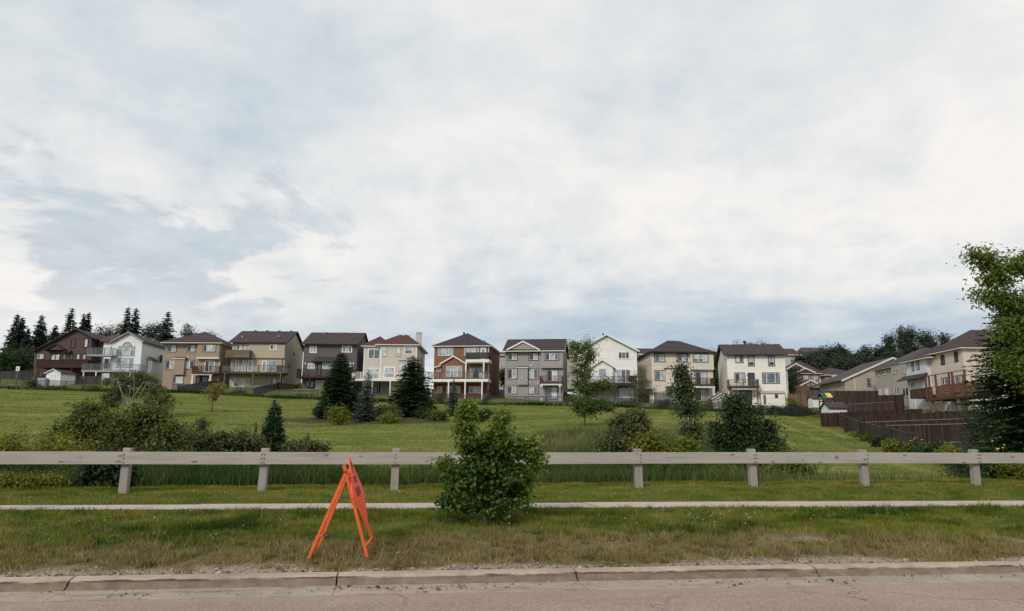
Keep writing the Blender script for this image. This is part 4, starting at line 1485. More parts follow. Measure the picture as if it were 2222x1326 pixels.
for (px, Y, w, tp, n, m_, lb, sd) in ((2150, 21.8, 58, 985, 2600, 'dark', 'low dark shrub under the spruce beside the last rail post', 31),
                                      (2200, 21.0, 46, 995, 2200, 'weed', 'yellow green weedy shrub under the spruce', 32),
                                      (2075, 30.0, 42, 985, 1800, 'dark', 'small dark shrub between the mown field and the brown fences', 33)):
    b = stand(px, Y)
    h = max(0.5, tall(px, tp, b))
    w_ = wid(w, b)
    broad('shrub', lb, 'shrub', b, [(0, 0, h * .5, w_, w_ * .8, h * .5), (w_ * .4, 0, h * .35, w_ * .7, w_ * .6, h * .36)], n, 0.075, LM[m_], sd, n_cl=45, cl_r=0.17, trunk=(0.03, 0.01), stems=4, shell=0.3)

# -- shrubs in and above the swale, left
def y_on(px, t):
    """depth at which the sight line through column px crosses the line t behind the road"""
    d = ray(px, 1030)
    return t / (CT - d.x * ST)


def shrub(px, py, w, top, n, leaf, mat, seed, label, name='shrub', cat='shrub', stems=5, Y=None, cl=None, lobes=None, bk=B_GREY, tr=0.035, **kw):
    b = stand(px, Y) if Y else ground_hit(px, py)
    h = tall(px, top, b)
    w_ = wid(w, b)
    r = random.Random(seed)
    if lobes:
        bls = [(wid(dx, b), r.uniform(-.2, .2) * w_, tall(px + dx, cy, b), wid(rw, b), wid(rw, b) * .85, wid(rh, b)) for dx, cy, rw, rh in lobes]
    else:
        bls = [(0, 0, h * .52, w_ * .8, w_ * .7, h * .48)]
        for k in range(4):
            bls.append((r.uniform(-.55, .55) * w_, r.uniform(-.3, .3) * w_, h * r.uniform(.25, .7), w_ * r.uniform(.35, .5), w_ * .4, h * r.uniform(.22, .34)))
    return broad(name, label, cat, b, bls, n, leaf, LM[mat], seed, n_cl=cl or 80, cl_r=kw.pop('cl_r', 0.09 * (h + w_)), trunk=(tr, tr * .35), stems=stems, bk=bk, **kw)


shrub(190, 1000, 78, 868, 10000, 0.14, 'willow', 41, 'round olive brown willow bush in the swale below the white shed', Y=31, cl=150, shell=.3, cl_r=.2,
      lobes=[(-15, 925, 55, 46), (-45, 950, 36, 38), (25, 905, 42, 34), (50, 950, 50, 45), (0, 985, 70, 40), (-10, 890, 30, 20)])
shrub(300, 1000, 95, 880, 11000, 0.14, 'willow', 42, 'large spreading willow thicket right of the round willow bush', Y=30, cl=170, shell=.3, cl_r=.2,
      lobes=[(0, 920, 50, 45), (30, 900, 40, 30), (-25, 950, 48, 42), (60, 945, 45, 35), (20, 985, 80, 45), (-50, 1000, 40, 35)])
shrub(420, 990, 70, 905, 5200, 0.13, 'grey', 43, 'low straggling olive shrub tapering away from the willow thicket', Y=33, cl=110, shell=.3, cl_r=.2,
      lobes=[(-25, 945, 38, 28), (20, 950, 40, 20), (60, 955, 34, 18), (-5, 965, 60, 18), (10, 920, 12, 16), (100, 950, 30, 17)])
shrub(520, 985, 50, 945, 2800, 0.13, 'grey', 45, 'low olive brown shrub left of the small dark evergreen', Y=34, cl=90, shell=.3, cl_r=.2,
      lobes=[(-30, 960, 34, 16), (10, 965, 36, 14), (40, 960, 20, 16), (-60, 965, 26, 14)])
shrub(650, 985, 40, 955, 3000, 0.13, 'grey', 46, 'low grey green scrub right of the small dark evergreen', Y=35, cl=70, shell=.3, cl_r=.18,
      lobes=[(-15, 970, 26, 10), (20, 972, 28, 9), (45, 975, 18, 8)])
shrub(240, 1060, 52, 985, 4600, 0.11, 'dark', 44, 'dark shrub filling the swale just behind the rail post', Y=y_on(255, T_RAIL + 2.0), cl=80, cl_r=.16)
for (px, py, w, tp, sd, lb) in ((30, 985, 60, 930, 51, 'yellow green weed clump behind the rail below the mown slope'), (110, 975, 60, 915, 52, 'bright green weed clump against the round willow bush'),
                                (175, 985, 36, 950, 53, 'small bright weed clump in front of the round willow bush')):
    shrub(px, py, w * 1.15, tp, 5200, 0.12, 'weed', sd, lb, 'weed_clump', 'weeds', Y=26.5 if py < 980 else 25, cl=90, cl_r=.2, tint0=.1)
for (px, w, tp, sd, lb) in ((18, 34, 1032, 54, 'low yellowish weed clump where the rail runs off'), (62, 30, 1038, 55, 'low olive weed clump at the lawn edge'),
                            (110, 34, 1034, 56, 'low yellow green weed clump on the lawn edge beside the dark shrub')):
    shrub(px, 0, w, tp, 2600, 0.075, 'weed', sd, lb, 'weed_clump', 'weeds', Y=y_on(px, T_RAIL + 1.45), cl=50, cl_r=.10)
# leaning pale-stemmed tree above the thicket
b = ground_hit(285, 905)
hh = lambda py: tall(290, py, b)
W_ = lambda d: wid(d, b)
bl = [(W_(-30), 0, hh(845), W_(42), W_(34), W_(42)), (W_(42), 0, hh(850), W_(40), W_(34), W_(46)), (W_(5), 0, hh(825), W_(50), W_(40), W_(24)), (W_(60), .3, hh(880), W_(24), W_(22), W_(28)), (W_(-45), 0, hh(868), W_(20), W_(20), W_(18))]
pale = broad('willow_tree', 'sparse olive tree with bare pale forked stems in front of white house', 'tree', b, bl, 9000, 0.2, LM['grey'], 61, n_cl=120, cl_r=.3, trunk=(0.09, 0.035), bk=B_PALE, shell=.35, limb_r=.3)
mbx = MB()
for (pa, pb, ra) in (((272, 884), (253, 820), .05), ((272, 884), (283, 842), .045), ((272, 884), (312, 828), .05), ((300, 862), (318, 832), .04), ((271, 930), (272, 884), .07), ((289, 865), (290, 802), .035)):
    p, q = at_y(*pa, b.y - 1.2) - b, at_y(*pb, b.y - 1.5) - b
    md = (p + q) / 2 + Vector((0.08, 0, 0.03))
    mbx.tube([p, md, q], [ra, ra * .8, ra * .4], 6)
mbx.build('bare_stem', B_PALE, pale, smooth=True)

# -- young trees on the slope
YTb = YT
hh = lambda py: tall(462, py, YTb)
broad('young_tree', 'small sparse yellowing tree on a thin trunk alone on the mown slope', 'tree', YTb, [(0.2, 0, hh(850), wid(22, YTb), wid(20, YTb), wid(17, YTb)), (wid(-4, YTb), 0, hh(862), wid(14, YTb), wid(12, YTb), wid(12, YTb)), (wid(14, YTb), 0, hh(838), wid(14, YTb), wid(12, YTb), wid(11, YTb))],
      520, 0.3, LM['yellow'], 62, n_cl=34, cl_r=.32, trunk=(0.09, 0.03), limb_r=.5, bk=B_GREY)
b = stand(592, 40)
conifer('pine_tree', 'small dark cone shaped evergreen alone above the reeds', b, tall(592, 866, b), wid(34, b), LM['pine'], 63, levels=30, per=8, droop=.05, spray=.32, density=1.5, power=.6, ragged=.25, fill=4500, fsize=.17)
for (px, tp, w, sd, lb) in ((553, 915, 12, 64, 'thin seedling spruce left of the small dark evergreen'), (668, 935, 14, 65, 'tiny seedling spruce above the rail by the orange sign'), (690, 952, 12, 66, 'smallest seedling spruce right of the tiny one')):
    b = stand(px, 38)
    conifer('seedling_spruce', lb, b, tall(px, tp, b), wid(w, b), LM['grey'], sd, levels=16, per=5, droop=.05, spray=.4, density=.9)

# -- planted group in the mulch bed
b = ground_hit(735, 908)
conifer('pine_tree', 'tall dark green pine at the left end of the mulch bed', b, tall(735, 764, b), wid(45, b), LM['pine'], 71, levels=46, per=9, droop=-.1, spray=.36, density=1.6, power=.55, ragged=.22, z0=.02, fill=7000, fsize=.26)
b = ground_hit(795, 913)
conifer('blue_spruce', 'blue grey spruce with layered drooping boughs in the mulch bed middle', b, tall(797, 800, b), wid(30, b), LM['blue'], 72, levels=26, per=7, droop=.35, spray=.3, density=1.4, power=.75, ragged=.2, z0=.02, fill=1500, fsize=.2)
b = ground_hit(893, 905)
conifer('pine_tree', 'broad dark green pine in front of the white railed deck', b, tall(889, 773, b), wid(44, b), LM['pine'], 73, levels=46, per=9, droop=-.1, spray=.36, density=1.6, power=.5, ragged=.28, z0=.02, fill=7000, fsize=.26)
b = ground_hit(983, 905)
conifer('blue_spruce', 'narrow blue grey spruce in front of the brick house', b, tall(988, 822, b), wid(20, b), LM['blue'], 74, levels=24, per=6, droop=.35, spray=.34, density=1.2, power=.8, ragged=.25, z0=.02)
for (px, py, w, tp, mt_, sd, lb) in ((735, 922, 27, 880, 'weed', 81, 'olive green shrub at the foot of the tall left pine'), (845, 912, 26, 875, 'grey', 82, 'brownish shrub between blue spruce and broad pine'),
                                     (845, 918, 22, 903, 'weed', 83, 'low yellow green plants on the mulch bed edge'), (945, 912, 28, 893, 'willow', 84, 'low dark shrub right of the broad pine'),
                                     (920, 908, 20, 880, 'dark', 85, 'dark rounded shrub at the foot of the broad pine'), (1040, 915, 40, 885, 'dark', 86, 'dark shrub mass behind the leafy roadside bush'),
                                     (700, 908, 20, 880, 'pine', 87, 'dark low juniper at the left edge of the mulch bed'), (1092, 912, 22, 898, 'dark', 88, 'dark rounded shrub on the open slope below the grey house')):
    shrub(px, py, w, tp, 2800, 0.2, mt_, sd, lb, stems=4, cl=40, cl_r=.28)

# -- trees in front of the right-hand houses
def thin_tree(px, py, top, lobes, n, leaf, mat, seed, label, bk=B_GREY, tr=.09, Y=None, name='young_tree', cl=80, cl_r=.35, **kw):
    b = stand(px, Y) if Y else ground_hit(px, py)
    bls = [(wid(dx, b), 0.1 * dx / 20, tall(px + dx, cy, b), wid(rw, b), wid(rw, b) * .9, wid(rh, b)) for dx, cy, rw, rh in lobes]
    return broad(name, label, 'tree', b, bls, n, leaf, LM[mat], seed, n_cl=cl, cl_r=cl_r, trunk=(tr, tr * .3), bk=bk, shell=.3, **kw)


thin_tree(1269, 925, 735, [(0, 850, 38, 50), (-2, 800, 30, 40), (-15, 765, 16, 22), (12, 775, 14, 24), (-22, 752, 6, 13), (6, 748, 5, 12), (38, 835, 26, 20), (-8, 885, 40, 22), (20, 880, 26, 16), (48, 885, 14, 8)],
          9500, 0.21, 'poplar', 91, 'tall young poplar with loose pointed crown before the white gabled house', cl=150, cl_r=.3, tipgrow=.2)
thin_tree(1392, 898, 795, [(0, 850, 22, 26), (-12, 820, 10, 16), (10, 830, 14, 14), (-18, 868, 22, 14), (22, 850, 12, 16)], 1900, 0.2, 'birchy', 92, 'thin pale see-through sapling between white and beige houses', cl=60, cl_r=.3, tr=.06)
thin_tree(1490, 985, 795, [(0, 850, 30, 34), (-2, 815, 16, 18), (5, 890, 36, 24), (-8, 800, 7, 9), (10, 935, 26, 22)], 6000, 0.17, 'dusky', 93, 'slender dark poplar in front of the beige house', Y=46, cl=140, cl_r=.24, tint0=.25, bk=B_PALE, tr=.07)
thin_tree(1604, 1040, 862, [(0, 930, 38, 40), (-4, 895, 24, 26), (0, 868, 9, 14), (-12, 880, 8, 14), (28, 955, 34, 26), (-34, 955, 28, 30), (0, 985, 52, 30), (66, 925, 10, 22), (62, 955, 18, 14), (-52, 935, 10, 16), (24, 905, 12, 18), (80, 965, 12, 12)], 10500, 0.14, 'dusky', 94,
          'broad dark bushy tree rising behind the rail post', Y=29, cl=170, cl_r=.22, tr=.1, name='bushy_tree')
for (px, w, tp, n, mt_, Y, sd, lb) in ((1365, 62, 885, 5200, 'grey', 44, 101, 'wide dusty olive shrub on the slope below the pale sapling'), (1420, 44, 930, 3200, 'weed', 34, 102, 'bright green weed bank behind the rail'),
                                       (1480, 40, 935, 2600, 'weed', 33, 103, 'olive weed bank below the slender poplar'), (1560, 30, 1000, 1900, 'weed', 24.5, 104, 'low yellow green shrub just behind the rail'),
                                       (1715, 38, 1006, 2600, 'willow', 23.5, 105, 'rounded dark olive shrub behind the rail on the mown field edge'), (1330, 36, 935, 2400, 'grey', 36, 106, 'pale olive shrub left of the dusty shrub'),
                                       (1450, 46, 1003, 2600, 'willow', 24.5, 107, 'low mixed shrub beneath the rail beam'), (1625, 40, 1005, 2200, 'dark', 25.5, 108, 'dark low shrub at the foot of the bushy tree'),
                                       (1510, 36, 990, 2200, 'grey', 26.5, 109, 'greyish shrub between weed bank and rail post'), (1690, 14, 960, 700, 'willow', 28, 110, 'small upright weed right of the bushy tree')):
    shrub(px, 0, w, tp, int(n * 1.7), 0.13 if Y < 30 else .17, mt_, sd, lb, stems=5, Y=Y, cl=70, cl_r=.16 if Y < 30 else .24)

for i, (px, Y, w, tp) in enumerate(((1868, 70, 16, 945), (1890, 62, 20, 948), (1915, 56, 22, 950), (1945, 50, 26, 955), (1985, 45, 28, 962), (2025, 42, 28, 968), (2065, 40, 26, 970))):
    nt = ('where it bends at the mown strip', 'below the red fence', 'at the end of the near dark fence', 'under the sagging rail', 'with yellow flowers behind', 'before the short lowest fence', 'next to the spruce')[i]
    shrub(px, 0, w, tp, 1900, 0.17, ('weed', 'willow', 'dark')[i % 3], 180 + i, 'weedy bush along the descending chain link fence ' + nt, 'weedy_bush', 'bush', stems=4, Y=Y, cl=50, cl_r=.24)

# -- hedge plants and back-yard shrubs along the fences
k = 0
for (px, py, w, tp, mt_, lb) in ((1545, 893, 20, 865, 'weed', 'yellow green garden bush beside the small beige shed'), (1440, 886, 22, 866, 'pine', 'dark clipped bush under the trampoline'),
                                 (1365, 884, 26, 868, 'willow', 'low bush inside the fence of the white gabled house'), (1320, 884, 18, 866, 'dark', 'small dark bush by the blue slide'),
                                 (955, 875, 14, 855, 'dark', 'dark bush below the brick house deck'), (712, 862, 10, 850, 'dark', 'small bush beside the grey house fence'),
                                 (1720, 888, 16, 855, 'weed', 'leafy bush beside the lean-to shed'), (1740, 882, 16, 868, 'weed', 'bright bush in the corner by the brown fences'),
                                 (515, 862, 22, 850, 'dark', 'low green garden plants below the glass railed deck'), (120, 852, 26, 840, 'willow', 'dry garden plants in front of the white shed'), (190, 850, 30, 836, 'willow', 'brownish garden bush right of the white shed'),
                                 (55, 842, 20, 822, 'dark', 'dark garden bush left of the white shed'), (1725, 838, 11, 818, 'dark', 'round bush in front of the craftsman house')):
    k += 1
    shrub(px, py, w, tp, 700, 0.24, mt_, 200 + k, lb, 'garden_bush', 'bush', stems=3, cl=26, cl_r=.3, Y=118 if px < 1700 else (117 if py > 850 else 130))
for k in range(9):
    px = 1640 + k * 15
    b = stand(px, 115.5 + 0.2 * (k % 3))
    broad('hedge_plant', 'dark green hedge plant growing along the chain link fence', 'hedge', b, [(0, 0, .8, .75, .5, .75)], 520, .22, LM['dark'], 230 + k, n_cl=22, cl_r=.22, trunk=(.03, .01), stems=3, group='hedge plants along the fence', tint0=.1)

# -- far trees, left: spruces and a dark mixed wood edge
k = 0
for (px, tp, Y, w, lb) in ((2, 680, 190, 24, 'tall far spruce where the wood edge leaves the picture'), (14, 688, 185, 22, 'far spruce with a broken top at the wood edge'), (56, 682, 188, 26, 'far spruce with a broad crown standing clear of the wood'),
                           (122, 668, 195, 26, 'tallest open branched far spruce left of the brown house roof'), (150, 680, 190, 17, 'far spruce of the close pair, shorter stem'), (161, 677, 191, 18, 'far spruce of the close pair above the brown roof'),
                           (248, 665, 190, 18, 'slender far spruce of the two behind the white house'), (266, 667, 186, 22, 'fuller far spruce of the two behind the white house'), (339, 675, 184, 30, 'far spruce right of the white house roof'),
                           (30, 712, 178, 16, 'short far spruce in the wood edge'), (90, 705, 182, 18, 'short dark far spruce in front of the broad wood')):
    k += 1
    b = stand(px, Y)
    conifer('spruce_tree', lb, b, tall(px, tp, b), wid(w * 1.1, b), LM['spruce'], 300 + k, levels=34, per=7, droop=.3, spray=.5, density=1.3, power=.75, ragged=.3, z0=.1, fill=2600, fsize=.7)
for (px, tp, Y, w, mt_, lb) in ((95, 712, 200, 40, 'far', 'dark leafy tree in the far wood between spruces'), (45, 730, 200, 45, 'far', 'dark leafy tree in the far wood left of the brown house'), (135, 715, 205, 36, 'far', 'leafy tree in the far wood behind the tallest spruce'),
                                (195, 700, 205, 30, 'far', 'leafy far tree above the brown roof ridge'), (222, 695, 210, 26, 'birchy', 'thin greyish far tree between the roofs'), (305, 694, 190, 34, 'far', 'rounded far tree behind the white house'),
                                (395, 702, 200, 24, 'far', 'leafy far tree above the tan house'), (425, 705, 200, 22, 'far', 'smaller far tree right above the tan house roof'), (15, 758, 150, 40, 'dark', 'green leafy tree beside the brown house'),
                                (50, 765, 152, 26, 'maple', 'lighter green tree beside the brown house wall'), (0, 770, 140, 30, 'dark', 'dark garden tree left of the brown house')):
    k += 1
    b = stand(px, Y)
    h = tall(px, tp, b)
    w_ = wid(w, b)
    r = random.Random(k)
    bls = [(0, 0, h * .55, w_ * .75, w_ * .7, h * .4)] + [(r.uniform(-.6, .6) * w_, r.uniform(-.4, .4) * w_, h * r.uniform(.4, .88), w_ * r.uniform(.25, .42), w_ * .35, h * r.uniform(.1, .16)) for _ in range(7)]
    broad('leafy_tree', lb, 'tree', b, bls, 5200, .46, LM[mt_], 330 + k, n_cl=110, cl_r=.95, trunk=(.2, .06), shell=.3)

# -- far trees, right: wood on the crest behind the houses
spots = [(1755, 770, 150, 20), (1780, 752, 160, 24), (1808, 742, 165, 22), (1838, 735, 168, 24), (1868, 738, 166, 22), (1893, 745, 165, 20), (1912, 728, 170, 24), (1945, 724, 172, 24), (1982, 705, 178, 30), (2012, 700, 176, 28), (2045, 695, 180, 34), (2078, 718, 178, 22),
         (1760, 790, 148, 22), (1800, 775, 150, 26), (1850, 768, 152, 30), (1900, 768, 152, 28), (1950, 752, 160, 30), (2100, 730, 176, 30)]
notes = ['at the left end of the crest wood', 'with a ragged top beside the white roof', 'rising over the low hip roofs', 'with a twin top in the crest wood', 'with a flat top in the crest wood', 'in the dip of the crest wood', 'left of the tall crowns', 'dark and narrow on the crest',
         'tall and full on the crest', 'tall with a pale top on the crest', 'tallest of the crest wood', 'falling away at the right end of the crest', 'low behind the craftsman house', 'low and dark behind the hip roofs', 'broad and low behind the grey garage roof', 'low behind the beige gable wall', 'behind the grey hip roof', 'half hidden behind the light green maple']
for i, ((px, tp, Y, w), nt) in enumerate(zip(spots, notes)):
    b = stand(px, Y)
    h = tall(px, tp, b)
    w_ = wid(w, b) * .95
    r = random.Random(i + 50)
    bls = [(0, 0, h * .5, w_ * .8, w_ * .7, h * .42)] + [(r.uniform(-.6, .6) * w_, r.uniform(-.4, .4) * w_, h * r.uniform(.45, .9), w_ * r.uniform(.16, .34), w_ * .3, h * r.uniform(.08, .17)) for _ in range(10)]
    broad('leafy_tree', 'dark leafy tree ' + nt, 'tree', b, bls, 6500, .40, LM['far'], 400 + i, n_cl=150, cl_r=.65, trunk=(.2, .06), shell=.3, tint0=(-.1, .05, .12)[i % 3])
for i, (px, tp, Y, w, lb, mt_) in enumerate(((1560, 770, 150, 14, 'leafy tree in the gap left of the white side wall', 'far'), (1553, 752, 165, 8, 'thin treetop in the gap between beige and white houses', 'birchy'), (1635, 735, 175, 12, 'pale treetop peeping over the dark ridge', 'birchy'), (1662, 733, 175, 9, 'dark treetop peeping over the ridge by the vent', 'far'), (1605, 737, 175, 8, 'small treetop left of the roof vent', 'birchy'),
                                             (1725, 800, 138, 14, 'dark tree between white house and craftsman house', 'far'), (1555, 815, 140, 12, 'dark bush filling the gap beside the white house', 'dark'), (1095, 800, 145, 8, 'dark foliage in the gap between brick and grey houses', 'dark'))):
    b = stand(px, Y)
    h = tall(px, tp, b)
    w_ = wid(w, b)
    broad('leafy_tree', lb, 'tree', b, [(0, 0, h * .55, w_, w_ * .8, h * .4), (w_ * .2, 0, h * .85, w_ * .5, w_ * .4, h * .14), (-w_ * .5, 0, h * .75, w_ * .4, w_ * .4, h * .14)], 1800, .4, LM[mt_], 440 + i, n_cl=50, cl_r=.6, trunk=(.15, .05), shell=.3)

# ---------------------------------------------------------------- houses
ZOOM = {1: (0, 640, 5.526), 2: (330, 690, 6.3486), 3: (620, 690, 6.3147), 4: (910, 700, 6.535), 5: (1220, 710, 6.172), 6: (1530, 720, 6.3486), 7: (1680, 680, 4.0996)}
LAMP = paint('wall_lamp_white', (0.7, 0.68, 0.63), 0.05)
VENT = paint('roof_vent_grey', (0.33, 0.31, 0.31), 0.1)
DOWN = 1.6                                    # walls go this far below the yard so that no gap shows


class House:
    """parts live in the frame of the front wall: x to the right, y into the house, z up"""
    def __init__(s, name, label, zoom, bx, by, Y, yaw=0.0, cat='house', group=None):
        s.z0 = ZOOM[zoom]
        p = at_y(*s.px(bx, by), Y)
        s.root = thing(name, label, cat, tuple(p), R(yaw), group)
        s.inv = (Matrix.Translation(p) @ Matrix.Rotation(R(yaw), 4, 'Z')).inverted()
        s.o = s.inv @ CAM

    def px(s, zx, zy):
        return s.z0[0] + zx / s.z0[2], s.z0[1] + zy / s.z0[2]

    def L(s, zx, zy, off=0.0):
        """where the sight line through this point meets the plane `off` metres in front of the wall"""
        d = s.inv.to_3x3() @ ray(*s.px(zx, zy))
        k = (-off - s.o.y) / d.y
        return s.o.x + d.x * k, s.o.z + d.z * k

    def X(s, zx, zy, off=0.0):
        return s.L(zx, zy, off)[0]

    def Z(s, zx, zy, off=0.0):
        return s.L(zx, zy, off)[1]

    def rect(s, x0, y0, x1, y1, off=0.0):
        ym, xm = (y0 + y1) / 2, (x0 + x1) / 2
        return s.X(x0, ym, off), s.X(x1, ym, off), s.Z(xm, y1, off), s.Z(xm, y0, off)

    def part(s, name, mb, mat, parent=None, kind=None, smooth=False):
        return mb.build(name, mat, parent or s.root, kind, smooth)

    # -- openings
    def win(s, x0, y0, x1, y1, cols=(1,), panes=None, trim=WHITE, sash=WHITE, tw=0.10, off=0.0, name='window', rows=None, arch=False):
        a, b, c, d = s.rect(x0, y0, x1, y1, off)
        return s.win_l(a, b, c, d, cols, panes, trim, sash, tw, off, name, rows)

    def win_l(s, a, b, c, d, cols=(1,), panes=None, trim=WHITE, sash=WHITE, tw=0.10, off=0.0, name='window', rows=None, parent=None):
        y = -off
        sill = 0.0 if name == 'door' else 0.03
        fr = MB()
        fr.box(a, b, y - 0.06, y + 0.02, d - tw, d).box(a - sill, b + sill, y - 0.075, y + 0.02, c, c + tw * 0.9)
        fr.box(a, a + tw, y - 0.06, y + 0.02, c + tw * 0.9, d - tw).box(b - tw, b, y - 0.06, y + 0.02, c + tw * 0.9, d - tw)
        w = fr.build(name, trim, parent or s.root)
        a, b, c, d = a + tw, b - tw, c + tw * 0.9, d - tw
        if panes is None:
            panes = [G_MID] * len(cols)
        sw = min(0.05, (b - a) * 0.08)
        tot = float(sum(cols))
        x = a
        sm_ = MB()
        sm_.box(a, b, y - 0.05, y + 0.01, d - sw, d).box(a, b, y - 0.05, y + 0.01, c, c + sw)
        for i, k in enumerate(cols):
            xe = x + (b - a) * k / tot
            sm_.box(x, x + sw, y - 0.05, y + 0.01, c + sw, d - sw)
            sm_.box(xe - sw, xe, y - 0.05, y + 0.01, c + sw, d - sw)
            zz = [c + sw, d - sw]
            if rows:
                zm = c + (d - c) * rows
                sm_.box(x + sw, xe - sw, y - 0.05, y + 0.01, zm - sw / 2, zm + sw / 2)
                zz = [c + sw, zm - sw / 2, d - sw]
            for j in range(len(zz) - 1):
                g = panes[i]
                if isinstance(g, (tuple, list)):
                    g = g[j]
                MB().box(x + sw, xe - sw, y - 0.018, y + 0.01, zz[j], zz[j + 1]).build('pane', g, w)
            x = xe
        sm_.build('sash', sash, w)
        return w

    # -- bodies
    def block(s, a, b, z0, z1, y0, y1, mat, name='wall'):
        return s.part(name, MB().box(a, b, y0, y1, z0, z1), mat)

    def hip(s, a, b, y0, y1, z, rise, mat, fascia, th=0.2, name='roof', ridge=None):
        """hip roof over the eave rectangle a..b, y0..y1"""
        w, d = b - a, y1 - y0
        if ridge is None:
            ridge = 0.5 * (w - d) if w > d else 0.0
        e = z + th
        if w >= d or ridge > 0:
            hy = (y0 + y1) / 2
            r1, r2 = ((a + b) / 2 - max(ridge, 0.02), hy, e + rise), ((a + b) / 2 + max(ridge, 0.02), hy, e + rise)
        else:
            hx, q = (a + b) / 2, w / 2
            r1, r2 = (hx, y0 + q, e + rise), (hx, y1 - q, e + rise)
        P = [(a, y0, e), (b, y0, e), (b, y1, e), (a, y1, e)]
        m_ = MB()
        if w >= d or ridge > 0:
            m_.quad(P[0], P[1], r2, r1).quad(P[1], P[2], r2).quad(P[2], P[3], r1, r2).quad(P[3], P[0], r1)
        else:
            m_.quad(P[0], P[1], r1).quad(P[1], P[2], r2, r1).quad(P[2], P[3], r2).quad(P[3], P[0], r1, r2)
        m_.quad(*[(p[0], p[1], e - 0.06) for p in P])
        for i in range(4):
            p, q = P[i], P[(i + 1) % 4]
            m_.quad(p, q, (q[0], q[1], e - 0.06), (p[0], p[1], e - 0.06))
        ro = s.part(name, m_, mat)
        f = MB()
        i_ = 0.03
        f.box(a + i_, b - i_, y0 + i_, y0 + i_ + 0.04, z, e - 0.06).box(a + i_, b - i_, y1 - i_ - 0.04, y1 - i_, z, e - 0.06)
        f.box(a + i_, a + i_ + 0.04, y0 + i_ + 0.04, y1 - i_ - 0.04, z, e - 0.06).box(b - i_ - 0.04, b - i_, y0 + i_ + 0.04, y1 - i_ - 0.04, z, e - 0.06)
        f.box(a + 0.08, b - 0.08, y0 + 0.08, y1 - 0.08, z + 0.02, z + 0.05)
        f.build('fascia', fascia, ro)
        return ro

    def gable_x(s, a, b, y0, y1, z, rise, mat, fascia, th=0.16, name='roof'):
        """ridge parallel to the front; a..b and y0..y1 include the overhang; z = eave underside"""
        ym = (y0 + y1) / 2
        m_ = MB()
        e = z + th
        m_.slab([(a, y0, e), (b, y0, e), (b, ym, e + rise), (a, ym, e + rise)], th)
        m_.slab([(a, ym, e + rise), (b, ym, e + rise), (b, y1, e), (a, y1, e)], th)
        ro = s.part(name, m_, mat)
        f = MB().box(a + 0.02, b - 0.02, y0 - 0.05, y0 - 0.003, e - 0.17, e - 0.02)
        for x in (a - 0.03, b + 0.003):
            f.extrude([(y0, e - th - 0.03), (y0, e - 0.02), (ym, e + rise - 0.02), (y1, e - 0.02), (y1, e - th - 0.03), (ym, e + rise - th - 0.03)], 'x', x, x + 0.027)
        f.build('fascia', fascia, ro)
        return ro

    def rake(s, pts, y0, y1, mat, fascia, th=0.18, name='roof', fw=0.2):
        """roof over a front gable: pts = outline (x, z) of the top edge from the left eave over the ridge to the right eave"""
        m_ = MB()
        for p, q in zip(pts[:-1], pts[1:]):
            m_.slab([(p[0], y0, p[1]), (q[0], y0, q[1]), (q[0], y1, q[1]), (p[0], y1, p[1])], th)
        ro = s.part(name, m_, mat)
        f = MB()
        for p, q in zip(pts[:-1], pts[1:]):
            f.extrude([(p[0], p[1] + 0.01), (q[0], q[1] + 0.01), (q[0], q[1] - fw), (p[0], p[1] - fw)], 'y', y0 - 0.05, y0 - 0.004)
        f.build('fascia', fascia, ro)
        return ro

    def vents(s, ro, pts, tall_=0.22, mat=VENT):
        for (x, y, z) in pts:
            MB().box(x - 0.16, x + 0.16, y - 0.16, y + 0.16, z - 0.12, z + tall_ * 0.55).box(x - 0.2, x + 0.2, y - 0.2, y + 0.2, z + tall_ * 0.55, z + tall_ * 0.75).build('roof_vent', mat, ro)

    def pipe(s, ro, x, y, z, r=0.06, h=0.5, mat=BLACKM):
        MB().tube([(x, y, z - 0.3), (x, y, z + h)], r, 8).build('vent_pipe', mat, ro)

    def lamp(s, zx, zy, off=0.0):
        x, z = s.L(zx, zy, off)
        MB().box(x - 0.09, x + 0.09, -off - 0.16, -off, z - 0.14, z + 0.14).box(x - 0.05, x + 0.05, -off - 0.1, -off, z - 0.2, z - 0.14).build('wall_lamp', LAMP, s.root)

    def pipe_down(s, zx, y0, y1, mat, off=0.0):
        x, za = s.L(zx, y0, off)
        zb = s.Z(zx, y1, off)
        MB().box(x - 0.05, x + 0.05, -off - 0.1, -off - 0.003, zb, za).build('downspout', mat, s.root)

    def bump(s, x0, y0, x1, y1, off, mat, roof, ry=None, trim=None, d=0.55):
        """box bay with a small pent roof"""
        a, b, c, e = s.rect(x0, y0, x1, y1, d)
        w = s.part('bay', MB().box(a, b, -d, -0.0, c, e), mat)
        h = 0.34 if ry is None else ry
        r_ = MB().extrude([(-d - 0.15, e), (-d - 0.15, e + 0.07), (-0.004, e + 0.07 + h), (-0.004, e)], 'x', a - 0.15, b + 0.15)
        r_.build('bay_roof', roof, w)
        if trim:
            MB().box(a - 0.16, b + 0.16, -d - 0.18, -d - 0.153, e - 0.08, e + 0.09).build('fascia', trim, w)
        return w

    def deck(s, x0, x1, yf, yt, off, mat, posts=(), style='wood', rail_h=None, yr=None, fascia=None, post_mat=None, rail_mat=None, gl=None, pw=0.16, nposts=5, name='deck', base=None, skirt=0.0):
        """deck floor with its front edge at zoom rows yt..yf, railing up to row yr"""
        a, b = s.X(x0, yt, off), s.X(x1, yt, off)
        zt, zb = s.Z((x0 + x1) / 2, yt, off), s.Z((x0 + x1) / 2, yf, off)
        zr = s.Z((x0 + x1) / 2, yr, off) if yr is not None else zt + 1.0
        fl = s.part(name, MB().box(a, b, -off + 0.03, -0.0, zb + 0.02, zt), mat)
        fm = fascia or mat
        rm = rail_mat or mat
